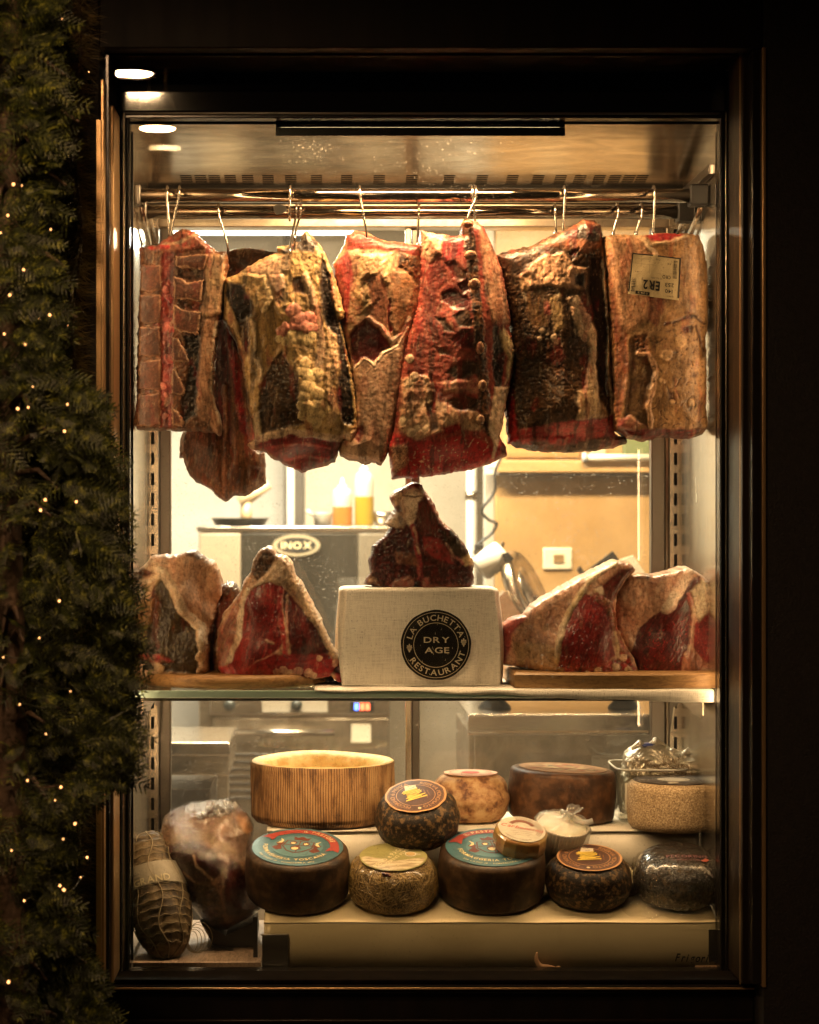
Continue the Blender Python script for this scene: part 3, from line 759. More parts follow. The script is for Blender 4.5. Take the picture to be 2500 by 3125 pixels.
kb('display', 1068, 1142, 2142, 2172, YO - .027, .006, flat('display_black', (.01, .01, .01), .15), ov, .001)
for c, e, px in (((.1, .2, 1.), 5, 1088), ((1., .12, .05), 5, 1106), ((1., .12, .05), 5, 1122)):
    kb('display_digit', px - 6, px + 6, 2147, 2167, YO - .030, .002, flat('display_digit', c, .4, emit=c, estr=e), ov, 0)
for px in (700, 905):
    p = P(px, 2152, YO - .04); V, F = tubeVF([p, (p[0], YO - .021, p[2])], .018, 16); mk('knob', V, F, flat('dark_knob', (.04, .045, .04), .3), ov)
kb('notice', 1072, 1132, 2210, 2266, YO - .014, .003, flat('paper_notice', (.7, .64, .5), .7), ov, 0)
def badge():
    p = P(905, 1664, YO - .004); r = 72 / SCL(YO)
    bd = MB(); V, F = discVF(r, 0, .003, 48); bd.add([(p[0] + x, p[1] - z, p[2] + y * .46) for x, y, z in V], F); b = bd.build('badge', flat('badge_tan', (.34, .28, .18), .5), ov, smooth=False)
    bd = MB(); V, F = discVF(r * .82, .0032, .001, 48); bd.add([(p[0] + x, p[1] - z, p[2] + y * .40) for x, y, z in V], F); bd.build('badge_field', flat('badge_black', (.03, .028, .025), .3), b, smooth=False)
    tb = MB(); line_text(tb, 'INOX', 0, 0, .030, off=.025, wide=1.15); mk('badge_lettering', [(p[0] + x, p[1] - .0052, p[2] + y) for x, y, z in tb.V], tb.F, M['cream_print'], b, smooth=False)
badge()
V, F = tubeVF([P(748, 2096, YO - .04), P(1082, 2096, YO - .04)], .009, 10); mk('door_handle', V, F, M['steel'], ov)
for px in (770, 1060): V, F = tubeVF([P(px, 2096, YO - .04), (P(px, 2096, YO)[0], YO + .004, P(px, 2096, YO)[2])], .006, 8); mk('handle_post', V, F, M['steel'], ov)
V, F = tubeVF([P(700, 2236, YO - .045), P(1020, 2236, YO - .045)], .010, 10); mk('drawer_handle', V, F, M['steel'], ov)
for k in range(7): kb('vent_louvre', 690, 1040, 2300 + 22 * k, 2308 + 22 * k, YO - .014, .004, M['steel_dark'], ov, .001)
# things on the oven
ztop = PZ(1606, YO)
def on_oven(px, Y): return (PX(px, Y), Y, ztop)
t = thing('baking_tray', 'shallow black baking tray on the oven top', 'tray', on_oven(733, 2.38))
V, F = latheVF([(.07, 0), (.078, .004), (.092, .026), (.094, .026), (.088, .022), (.074, .006), (.01, .006)], 40); mk('tray_body', V, F, flat('black_tray', (.02, .018, .016), .4), t, world=False)
V, F = ringVF(.091, .0965, .0265, 40); mk('tray_lip', V, F, flat('black_tray_lip', (.03, .028, .024), .3), t, world=False, smooth=False)
t = thing('wooden_mallet', 'pale wooden mallet leaning in the black tray', 'mallet', on_oven(752, 2.38))
V, F = tubeVF([(0, 0, .006), (0, 0, .075)], [.019, .017], 12); mk('handle', V, F, flat('pale_wood', (.50, .36, .2), .5), t, world=False)
V, F = tubeVF([(-.02, 0, .072), (.072, 0, .135)], [.021, .017], 12); mk('head', V, F, flat('pale_wood_head', (.56, .42, .25), .5), t, world=False)
def bottle(label, px, h, r, fill, col):
    t = thing('squeeze_bottle', label, 'bottle', on_oven(px, 2.36), group='squeeze bottles on the oven')
    b = [(r * .9, 0), (r, .004), (r, h * .62)]; V, F = latheVF([(r * .2, 0)] + b + [(r * .99, h * .66), (r * .84, h * .76), (r * .45, h * .80)], 32); 
    mk('bottle_body', V, F, flat('milky_plastic', (.55, .50, .42), .3), t, world=False)
    V, F = latheVF([(r * 1.012, .003), (r * 1.012, h * fill)], 32, closed=False); mk('sauce', V, F, flat('sauce', col, .25), t, world=False)
    V, F = latheVF([(r * .5, h * .80), (r * .5, h * .84), (r * .2, h * .86), (r * .12, h), (r * .05, h)], 24); mk('nozzle', V, F, flat('bottle_nozzle', (.75, .70, .6), .35), t, world=False)
bottle('short squeeze bottle half full of orange sauce', 1045, .152, .031, .40, (.36, .13, .02))
bottle('tall squeeze bottle filled with yellow oil', 1112, .216, .030, .43, (.30, .19, .012))
t = thing('measuring_jug', 'small clear jug lying beside the squeeze bottles', 'jug', on_oven(985, 2.36))
V, F = latheVF([(.005, 0), (.026, .002), (.03, .04), (.031, .042), (.028, .04), (.024, .006), (.004, .005)], 24); mk('jug_body', V, F, flat('pale_jug', (.7, .66, .58), .2), t, world=False)
V, F = tubeVF([(-.028, 0, .036), (-.045, 0, .045), (-.046, 0, .052)], .006, 8); mk('jug_spout', V, F, flat('pale_spout', (.75, .7, .6), .2), t, world=False)
t = thing('steel_bowl', 'little steel bowl at the end of the oven top', 'bowl', on_oven(1166, 2.36))
V, F = latheVF([(.008, 0), (.02, .002), (.03, .03), (.032, .045), (.028, .044), (.018, .006), (.004, .005)], 24); mk('bowl_body', V, F, M['steel'], t, world=False)
V, F = ringVF(.029, .034, .0455, 24); mk('bowl_rim', V, F, M['steel_dark'], t, world=False, smooth=False)
# stainless table left
YT = 1.35
t = kthing('steel_table', 'low stainless steel table beside the oven', 'table', 600, 2800, YT)
zt_ = PZ(2266, YT); box('table_top', PX(300, YT), PX(702, YT), YT, YT + .42, zt_ - .035, zt_, M['steel'], t, .003)
box('apron', PX(305, YT), PX(698, YT), YT + .02, YT + .40, zt_ - .09, zt_ - .036, M['steel_dull'], t, .003)
for px in (320, 660): box('leg', PX(px, YT), PX(px + 36, YT), YT + .03, YT + .07, .03, zt_ - .091, M['steel_dull'], t, .003)
box('cupboard', PX(360, YT), PX(640, YT), YT + .05, YT + .38, .1, zt_ - .13, M['steel_dark'], t, .003)
# right hand counter
YC = 1.25
ct = kthing('steel_counter', 'long stainless steel counter under the slicer', 'counter', 1750, 2800, YC)
zc = PZ(2180, YC); xa, xb = PX(1429, YC), PX(2250, YC)
box('counter_top', xa, xb, YC, YC + .60, zc - .004, zc, M['steel'], ct, .001)
box('front_band', xa, xb, YC + .001, YC + .02, zc - .045, zc - .005, M['steel'], ct, .002)
box('front_panel', xa + .02, xb, YC + .03, YC + .05, .1, zc - .05, M['steel_dull'], ct, .002)
box('ledge', xa, xb, YC + .004, YC + .03, zc - .056, zc - .047, M['steel'], ct, .002)
box('side_panel', xa + .004, xa + .019, YC + .05, YC + .58, .1, zc - .05, M['steel_dull'], ct, .002)
t = kthing('notice_sheet', 'white notice sheet in a sleeve on the counter front', 'notice', 1880, 2385, YC + .02); kb('sheet', 1806, 1945, 2306, 2420, YC + .025, .002, flat('white_sheet', (.62, .58, .5), .4), t, 0); kb('sheet_border', 1812, 1939, 2312, 2318, YC + .0235, .001, flat('sheet_line', (.5, .45, .38), .5), t, 0)
# slicer on the counter
Ys = 1.42; Sx = lambda px: PX(px, Ys); Sz = lambda py: PZ(py, Ys)
sl = thing('meat_slicer', 'white and steel meat slicer standing on the counter', 'slicer', (Sx(1700), Ys, zc))
wh = flat('white_enamel', (.72, .70, .64), .25, coat=.4); bk = flat('black_plastic', (.015, .014, .013), .35)
for px in (1510, 1905):
    V, F = latheVF([(.045, 0), (.044, .006), (.022, .03), (.018, .05)], 24); x = Sx(px); mk('foot', [(x + a, Ys + b, zc + c) for a, b, c in V], F, bk, sl)
box('base', Sx(1470), Sx(1930), Ys - .10, Ys + .22, zc + .05, zc + .10, M['steel'], sl, .01)
def slab(name, px, th, y0, m, bev=0):
    V = [(Sx(a), y0, Sz(b)) for a, b in px] + [(Sx(a), y0 + th, Sz(b)) for a, b in px]; n = len(px)
    F = [tuple(range(n))[::-1], tuple(range(n, 2 * n))] + [(k, (k+1) % n, n + (k+1) % n, n + k) for k in range(n)]
    return mk(name, V, F, m, sl, smooth=False)
a_, b_ = Vector((Sx(1462), Ys - .03, Sz(1738))), Vector((Sx(1534), Ys - .03, Sz(1682))); dd = (b_ - a_); V, F = tubeVF([a_ + dd * q for q in (-.04, 0, .06, .5, .94, 1.0, 1.04)], [.018, .030, .036, .038, .036, .030, .018], 20); mk('motor_head', V, F, wh, sl)
slab('head_joint', [(1524, 1690), (1545, 1684), (1562, 1704), (1540, 1722)], .10, Ys - .07, bk)
axs = Vector((.853, -.36, .40)).normalized(); q_ = Vector((0, 0, 1)).rotation_difference(axs)
def dis(name, prof, m, c):
    V, F = latheVF(prof, 64); mk(name, [tuple(q_ @ Vector(v) + Vector(c)) for v in V], F, m, sl)
cb_ = (Sx(1606), Ys, Sz(1812))
dis('blade_guard', [(.088, -.012), (.118, -.014), (.122, -.006), (.122, .010), (.116, .018), (.088, .016)], M['steel'], cb_)
dis('blade', [(.003, -.003), (.112, -.002), (.113, 0), (.112, .002), (.003, .003)], M['steel_side'], cb_)
dis('blade_cover', [(.003, .008), (.078, .008), (.080, .012), (.060, .022), (.003, .026)], M['steel'], cb_)
slab('carriage', [(1440, 1890), (1530, 1800), (1600, 1900), (1500, 2000)], .10, Ys - .12, M['steel'])
slab('tray_arm', [(1486, 1782), (1494, 1790), (1452, 1826), (1446, 1818)], .02, Ys - .1, M['steel'])
slab('knob', [(1522, 1666), (1530, 1652), (1538, 1656), (1534, 1672)], .02, Ys - .04, M['steel'])
slab('slide_rail', [(1650, 1842), (1880, 1700), (1896, 1730), (1700, 1880)], .05, Ys + .08, M['steel'])
slab('pusher_plate', [(1790, 1752), (1880, 1684), (1902, 1712), (1812, 1776)], .02, Ys + .06, bk)
slab('pusher_knob', [(1770, 1742), (1780, 1730), (1796, 1752), (1786, 1762)], .03, Ys + .06, bk)
slab('back_plate', [(1905, 1712), (1950, 1698), (1985, 1750), (1985, 1800), (1900, 1790)], .02, Ys + .1, flat('pale_plate', (.6, .54, .42), .4))
# power cable and socket strip
YQ = 1.9
t = kthing('power_cable', 'black power cable hanging down to the slicer', 'cable', 1430, 1700, YQ)
V, F = tubeVF(smooth_pts([P(1530, 1395, YQ), P(1512, 1440, YQ), P(1510, 1500, YQ), P(1472, 1555, YQ), P(1490, 1585, YQ), P(1516, 1598, YQ), P(1500, 1628, YQ), P(1462, 1660, YQ), P(1448, 1690, YQ)], 6), .0045, 8); mk('cable', V, F, bk, t)
V, F = boxVF(*[*sorted((PX(1448, YQ), PX(1476, YQ))), YQ - .01, YQ + .01, PZ(1680, YQ), PZ(1660, YQ)], bev=.003); mk('plug', V, F, bk, t)
t = kthing('socket_strip', 'white power strip at the top of the black cable', 'socket', 1500, 1430, 2.06); kb('strip', 1482, 1528, 1400, 1450, 2.06, .03, flat('white_socket', (.7, .68, .62), .35), t)
for i in range(3): p = P(1492 + 10 * i, 1424, 2.058); V, F = tubeVF([p, (p[0], p[1] + .004, p[2])], .004, 10); mk('socket_hole', V, F, flat('socket_light', (.8, .78, .72), .2), t)
t = kthing('wall_socket', 'square cream wall socket on the beige partition', 'socket', 1702, 1735, 2.095); kb('plate', 1658, 1746, 1672, 1738, 2.092, .008, flat('cream_socket', (.74, .68, .52), .4), t); kb('insert', 1690, 1722, 1692, 1718, 2.088, .006, flat('brown_insert', (.22, .13, .05), .5), t, .001)
t = kthing('wall_shelf', 'wooden shelf along the top of the beige partition', 'shelf', 1750, 1442, 2.03); kb('board', 1520, 2060, 1404, 1442, 2.03, .065, mottled('pine_shelf', [(.3, (.42, .24, .09)), (.7, (.55, .34, .14))], 12, stretch=(.2, 1, 1)), t); kb('under_rail', 1520, 2060, 1443, 1452, 2.05, .045, flat('shelf_rail', (.10, .07, .05), .5), t)  # dark rail runs under the shelf board
for l, c, a, b, y0 in (('orange wooden crate on the shelf', (.5, .26, .08), 1540, 1772, 1330), ('cream carton on the shelf', (.62, .5, .32), 1800, 1850, 1350), ('green packet at the end of the shelf', (.14, .17, .06), 1905, 1984, 1330)):
    t = kthing('storage_box' if 'packet' not in l else 'food_packet', l, 'box' if 'packet' not in l else 'packet', (a + b) / 2, 1403, 2.0)
    kb('box_body', a, b, y0, 1403, 2.035, .055, mottled('box_' + l[:5], [(.3, tuple(v * .8 for v in c)), (.7, c)], 6), t); kb('box_band', a + 4, b - 4, 1380, 1396, 2.030, .004, flat('box_band', tuple(v * .7 for v in c), .5), t, .001)
t = kthing('white_roll', 'white paper roll lying on the shelf', 'roll', 1890, 1403, 1.93); p = P(1790, 1396, 2.015); q = P(1990, 1396, 2.015); V, F = tubeVF([p, q], .010, 14); mk('roll_body', V, F, flat('roll_paper', (.74, .68, .55), .6), t); V, F = tubeVF([(p[0] - .012, p[1], p[2]), p], .014, 14); mk('roll_end', V, F, flat('roll_end', (.5, .55, .6), .5), t)
# ------------------------------------------------------------------ meat
FAT, FAT2 = (.68, .50, .31), (.50, .32, .17)
PALE, PALE2 = (.84, .67, .50), (.66, .46, .31)
YEL, YEL2 = (.66, .48, .24), (.46, .29, .12)
LEAN, LEAN2 = (.33, .026, .026), (.15, .012, .013)
RED, RED2 = (.46, .03, .034), (.27, .016, .02)
PINK, PINK2 = (.60, .22, .17), (.42, .10, .085)
DARK, DARK2 = (.026, .012, .007), (.009, .006, .004)
BRN, BRN2 = (.22, .09, .04), (.11, .045, .02)
ORG, ORG2 = (.52, .29, .17), (.34, .13, .075)
BONE, BONE2 = (.155, .058, .032), (.080, .028, .017)
BONEP, BONEP2 = (.55, .36, .20), (.38, .22, .11)
mm = meatmat('aged_beef'); mw = meatmat('moist_beef', coat=.25, rough=(.25, .5))
c3 = crop(380, 600, .44527); c4 = crop(980, 600, .41751); c5 = crop(1480, 600, .44058)
c6 = crop(380, 1400, .50435); c7 = crop(1000, 1350, .37681); c8 = crop(1450, 1350, .49275); d4 = crop(350, 2400, .37681)
HG = 'joints of beef hanging from the rails'
def joint(label, out, Y, thick, base, layers, name='beef_joint', cat='meat', group=HG, m=mm, **k):
    zb = min(PZ(y, Y) for _, y in out); xc = sum(PX(x, Y) for x, _ in out) / len(out)
    t = thing(name, label, cat, (xc, Y + thick / 2, zb), group=group)
    relief('flesh', out, Y, thick, m, t, base, layers, **k); return t
def patch(name, t, poly, Y, th, c1, c2, kind='g', edge=.004, bulge=.001, rim=None, seed=5, m=mm, rag=.0012):
    """a bone or piece of fat of its own that sits proud on the joint"""
    ly = []
    if rim: ly = [('S', list(poly) + [poly[0]], 9, rim, tuple(v * .8 for v in rim), .0008, 's', .0016)]
    return relief(name, poly, Y, th, m, t, (c1, c2, kind), ly, chaos=.5, edge=edge, bulge=bulge, rag=rag, seed=seed, h=.0017)

# -- sawn rib rack with the split spine, far left
Y1 = .155
t = joint('rack of ribs sawn down the spine showing a column of vertebrae', c3([(100,350),(170,335),(215,340),(250,300),(320,265),(370,228),(430,225),(470,240),(530,285),(580,340),(620,370),(690,380),(700,470),(690,520),(680,600),(668,700),(665,790),(640,860),(625,960),(605,1100),(595,1250),(600,1350),(615,1420),(640,1480),(660,1560),(645,1630),(600,1600),(480,1595),(330,1590),(230,1585),(80,1582),(68,1540),(80,1400),(85,1200),(92,1000),(95,850),(100,700),(112,560),(105,450)]),
    Y1, .09, (BRN, BRN2, 'd'), [
    ('P', c3([(255,370),(335,370),(340,700),(330,1000),(325,1580),(245,1580),(250,900)]), (.34, .08, .055), (.17, .02, .018), -.006, 'l'),
    ('B', [(x, y, 7 + (i * 5 % 7)) for i, (x, y) in enumerate(c3([(306,600),(282,640),(305,690),(318,705),(300,880),(318,905),(290,900),(275,1000),(300,1100),(312,1130),(285,1360),(262,1300),(280,1500)]))], PINK, RED, .28),
    ('P', c3([(560,400),(690,400),(665,800),(560,830),(520,900),(540,700),(560,600)]), ORG, FAT2, .006, 's'),
    ('P', c3([(400,950),(510,940),(520,1000),(490,1500),(400,1560),(380,1450),(440,1150)]), DARK, DARK2, -.008, 'd'),
    ('P', c3([(530,830),(640,850),(600,1150),(595,1350),(660,1560),(640,1620),(500,1500),(500,1400),(520,1100)]), ORG, BRN, .004, 'f100'),
    ('S', c3([(628,860),(605,1100),(595,1300),(650,1540)]), 9, PALE, PALE2, .002, 's'),
    ('P', c3([(150,350),(370,228),(470,240),(560,340),(440,370),(340,385),(250,380)]), RED, ORG2, .004, 'l'),
    ('S', c3([(260,330),(380,320),(480,260)]), 10, PALE2, ORG, .003, 's'), ('S', c3([(180,350),(300,345)]), 14, ORG, RED, .004, 'l'),
    ('P', c3([(360,490),(440,500),(540,500),(540,560),(430,585),(380,545)]), DARK, BRN2, -.006, 'd'),
    ('P', c3([(350,690),(430,720),(530,735),(520,780),(400,765)]), DARK, BRN2, -.006, 'd'),
    ], edge=.012, bulge=.004, rag=.0022, seed=11)
for i, poly in enumerate([[(112,470),(252,468),(256,640),(180,655),(108,640)], [(105,672),(250,668),(250,862),(170,872),(104,866)], [(102,892),(246,888),(246,1090),(170,1098),(98,1090)], [(98,1122),(246,1118),(246,1318),(160,1326),(96,1316)], [(92,1352),(244,1345),(246,1560),(160,1574),(86,1566)]]):
    patch('vertebra', t, c3(poly), Y1 - .005, .02, BONE, BONE2, rim=(.30, .15, .085), seed=20 + i, rag=.0026)
for i, poly in enumerate([[(350,410),(570,390),(548,498),(450,490),(352,482)], [(332,540),(390,562),(430,592),(540,570),(522,716),(440,702),(340,698)], [(332,732),(400,772),(520,792),(502,942),(420,930),(340,908)], [(325,960),(370,972),(442,1118),(452,1138),(330,1130)], [(325,1180),(350,1182),(415,1318),(402,1360),(320,1350)], [(320,1430),(370,1480),(402,1540),(390,1568),(330,1562)]]):
    patch('spine_bone', t, c3(poly), Y1 - .0075, .02, BONE, BONE2, rim=(.38, .21, .12), seed=30 + i, rag=.0026)

# -- long joint on the back rail, seen between the first two
t = joint('long dark joint hanging on the back rail with its narrow end lowest of all', c3([(690,380),(760,350),(860,345),(1050,375),(1060,460),(960,500),(920,900),(900,1650),(955,1760),(965,1950),(905,2000),(830,2030),(740,2040),(690,2080),(650,2060),(600,2010),(520,1960),(460,1920),(420,1860),(400,1780),(370,1780),(375,1680),(400,1600),(560,1500),(620,1100),(640,800),(690,520)]),
    .30, .10, (BRN, BRN2, 'f95'), [
    ('P', c3([(380,1600),(560,1500),(650,1620),(660,1900),(690,2070),(600,2010),(460,1920),(400,1780)]), ORG2, BRN2, .010, 'f80'),
    ('P', c3([(620,800),(680,800),(720,1100),(740,1700),(640,1650),(620,1300)]), LEAN2, DARK, -.008, 'f92'),
    ('P', c3([(700,850),(740,900),(800,1250),(850,1650),(790,1600),(740,1250)]), RED, RED2, .004, 'l'),
    ('S', c3([(690,1300),(700,1700),(680,2050)]), 16, ORG2, BRN, .008, 'f92'), ('S', c3([(760,1500),(770,1850),(760,2020)]), 14, BRN2, ORG2, .006, 'f92'),
    ('P', c3([(740,1830),(810,1860),(790,1960),(720,1990),(715,1900)]), BONE, BONE2, .008, 'g'),
    ('P', c3([(850,1720),(950,1760),(930,1830),(860,1820)]), ORG, BONE2, .006, 'g'), ('P', c3([(850,1840),(940,1860),(920,1960),(850,1950)]), BONE, BONE2, .006, 'g'),
    ('P', c3([(690,380),(860,345),(1050,375),(1050,460),(860,520),(700,520)]), BRN2, DARK, .0, 'f10'),
    ], edge=.03, bulge=.02, rag=.0018, seed=41)

# -- big fatty joint
Y3 = .15
t = joint('broad joint thick with yellow fat and a pink knot of suet', c3([(690,560),(760,530),(820,490),(900,440),(960,410),(1050,380),(1045,340),(1140,325),(1200,300),(1225,240),(1250,228),(1290,270),(1330,310),(1380,400),(1430,520),(1470,650),(1505,780),(1500,830),(1470,840),(1500,950),(1520,1050),(1545,1150),(1570,1300),(1590,1450),(1595,1600),(1560,1700),(1500,1650),(1470,1720),(1440,1790),(1380,1830),(1290,1850),(1210,1880),(1130,1840),(1060,1800),(1000,1770),(960,1735),(860,1710),(840,1690),(900,1660),(890,1600),(850,1450),(830,1250),(800,1100),(760,980),(700,880),(670,830),(680,640)]),
    Y3, .13, (YEL, YEL2, 'l'), [
    ('P', c3([(880,830),(1000,700),(1110,880),(1040,1100),(950,1250),(870,1050)]), (.34, .21, .07), (.20, .11, .035), -.006, 'f95'),
    ('P', c3([(690,580),(800,600),(880,720),(890,820),(790,870),(740,780),(690,680)]), DARK, DARK2, -.012, 'd'),
    ('P', c3([(780,860),(850,840),(860,1000),(850,1100),(800,1000)]), DARK, BRN2, -.006, 'd'),
    ('P', c3([(700,880),(740,900),(800,1050),(840,1300),(870,1500),(890,1620),(840,1500),(790,1200),(730,1000)]), BRN, DARK, -.004, 'f100'),
    ('P', c3([(930,1300),(1000,1150),(1080,1050),(1190,1250),(1200,1450),(1240,1560),(1060,1600),(930,1640),(920,1450)]), DARK, (.09, .045, .018), -.008, 'd'),
    ('P', c3([(1350,400),(1410,520),(1430,700),(1470,850),(1510,1000),(1540,1200),(1575,1450),(1570,1570),(1500,1560),(1450,1400),(1470,1200),(1420,1000),(1370,850),(1340,650)]), DARK, DARK2, -.012, 'd'),
    ('P', c3([(1060,375),(1150,330),(1230,250),(1280,260),(1330,320),(1300,390),(1180,370),(1100,400)]), DARK, (.10, .075, .06), .0, 'd'),
    ('P', c3([(1150,560),(1250,560),(1235,680),(1150,660)]), DARK, BRN2, -.003, 'f85'),
    ('P', c3([(830,480),(1040,400),(1140,400),(1130,520),(1000,560),(860,530)]), FAT, ORG, .004, 'f20'),
    ('P', c3([(1000,540),(1090,540),(1100,640),(1050,680),(990,620)]), ORG, FAT, .008, 's'),
    ('P', c3([(1400,900),(1450,950),(1480,1150),(1430,1300),(1460,1500),(1400,1580),(1380,1400),(1370,1100)]), YEL, FAT2, .006, 'l'),
    ('S', c3([(1240,560),(1320,800),(1350,1000),(1330,1250)]), 26, ORG, FAT, .006, 'f80'),
    ('B', [(x, y, r) for (x, y), r in zip(c3([(1160,790),(1200,850),(1270,840),(1240,900),(1080,930),(1110,900),(1290,900),(1180,900)]), (23, 26, 24, 30, 18, 16, 18, 22))], PINK, (.60, .26, .17), .62),
    ('B', [(x, y, r) for (x, y), r in zip(c3([(1150,950),(1200,970),(1250,990),(1290,960),(1170,990),(1240,1150),(1230,1210),(1270,1240),(1320,1220),(1260,1310),(1300,1340),(1240,1370),(1340,1360),(1220,1440),(1270,1450),(1330,1430),(1230,1500),(1280,1510),(1340,1490),(1380,1450),(1320,1550),(1100,1000),(1060,980)]), (15, 17, 20, 14, 12, 20, 20, 22, 20, 24, 20, 20, 20, 18, 22, 20, 18, 17, 16, 18, 18, 14, 12))], YEL, (.70, .53, .26), .55),
    ('S', c3([(880,860),(900,1000),(890,1100),(940,1190),(930,1260)]), 14, YEL, FAT, .006, 'l'), ('S', c3([(910,1500),(915,1640)]), 24, YEL, FAT, .006, 'l'), ('S', c3([(800,540),(960,560),(1000,700),(960,780)]), 18, FAT, YEL, .005, 'l'),
    ('P', c3([(850,1700),(960,1650),(1130,1615),(1350,1645),(1490,1670),(1440,1800),(1290,1870),(1200,1890),(1060,1810),(960,1740)]), RED2, LEAN2, .0, 'f15'),
    ('S', c3([(860,1705),(960,1650),(1130,1612),(1350,1640),(1480,1660),(1580,1620)]), 20, FAT, PALE2, .006, 'l'),
    ('S', c3([(1010,1720),(1200,1690),(1420,1720)]), 8, PINK, RED, .002, 's'), ('S', c3([(1100,1800),(1250,1770),(1400,1790)]), 7, RED, PINK2, .002, 's'),
    ], edge=.02, bulge=.03, rag=.0018, seed=51, dcp=[(x, y, d) for (x, y), d in zip(c3([(1200,400),(1100,900),(1100,1400),(1100,1640),(1200,1860),(1450,1000),(800,900)]), (.0, 0, -.004, .0, .055, .01, .012))])

# -- loin with a dark slit muscle
t = joint('tapering loin with a dark bare muscle above a pale fat apron', c4([(190,275),(270,245),(340,255),(400,290),(480,320),(560,325),(660,340),(725,350),(745,400),(740,600),(725,800),(690,900),(660,1000),(625,1150),(600,1300),(570,1500),(535,1700),(500,1850),(445,1945),(400,1930),(320,1935),(250,1915),(150,1890),(130,1850),(150,1780),(230,1700),(240,1500),(225,1300),(205,1150),(170,1020),(150,900),(130,750),(110,600),(95,480),(130,420),(170,350)]),
    .185, .11, (FAT2, ORG2, None), [
    ('P', c4([(190,275),(270,245),(480,320),(725,350),(725,440),(560,405),(370,385),(180,400)]), LEAN, BRN2, .002, 'f5'),
    ('P', c4([(200,400),(280,390),(290,440),(180,500)]), ORG, PALE2, .004, 's'),
    ('P', c4([(95,480),(200,400),(235,560),(205,800),(180,980),(140,750)]), PINK2, LEAN, .0, 'f95'),
    ('P', c4([(290,430),(520,420),(500,620),(400,780),(300,850),(250,700)]), YEL, FAT2, .006, 'l'),
    ('P', c4([(560,410),(710,440),(700,600),(640,560),(560,500)]), DARK, BRN, .002, 'd'),
    ('P', c4([(530,540),(640,560),(690,650),(640,880),(560,1020),(490,960),(510,700)]), ORG, (.36, .16, .07), .004, 's'),
    ('S', c4([(500,760),(490,900),(510,980)]), 10, DARK, LEAN, -.004, 's'),
    ('P', c4([(330,600),(430,560),(490,700),(480,960),(380,880)]), (.34, .12, .075), BRN, .0, 'f100'),
    ('P', c4([(210,1000),(260,960),(340,890),(420,960),(500,1070),(510,1110),(440,1170),(390,1220),(310,1180),(240,1250),(215,1120)]), LEAN2, (.05, .008, .008), -.012, 's'),
    ('S', c4([(345,890),(430,950),(520,1060),(600,1000),(650,900)]), 14, PALE, PINK, .004, 's'),
    ('P', c4([(240,1260),(320,1180),(390,1235),(450,1150),(560,1090),(640,950),(610,1150),(560,1500),(500,1850),(445,1945),(250,1915),(150,1890),(260,1700)]), (.56, .33, .21), (.66, .43, .29), .006, 's'),
    ('S', c4([(240,1255),(320,1185),(390,1235),(450,1155),(560,1090),(640,960)]), 11, PALE, PALE2, .006, 's'),
    ('P', c4([(250,1690),(310,1670),(325,1740),(270,1800),(240,1760)]), RED2, ORG2, .0, None),
    ], edge=.02, bulge=.02, rag=.0016, chaos=.55, tex=.5, seed=61, sidecol=(.26, .12, .06))

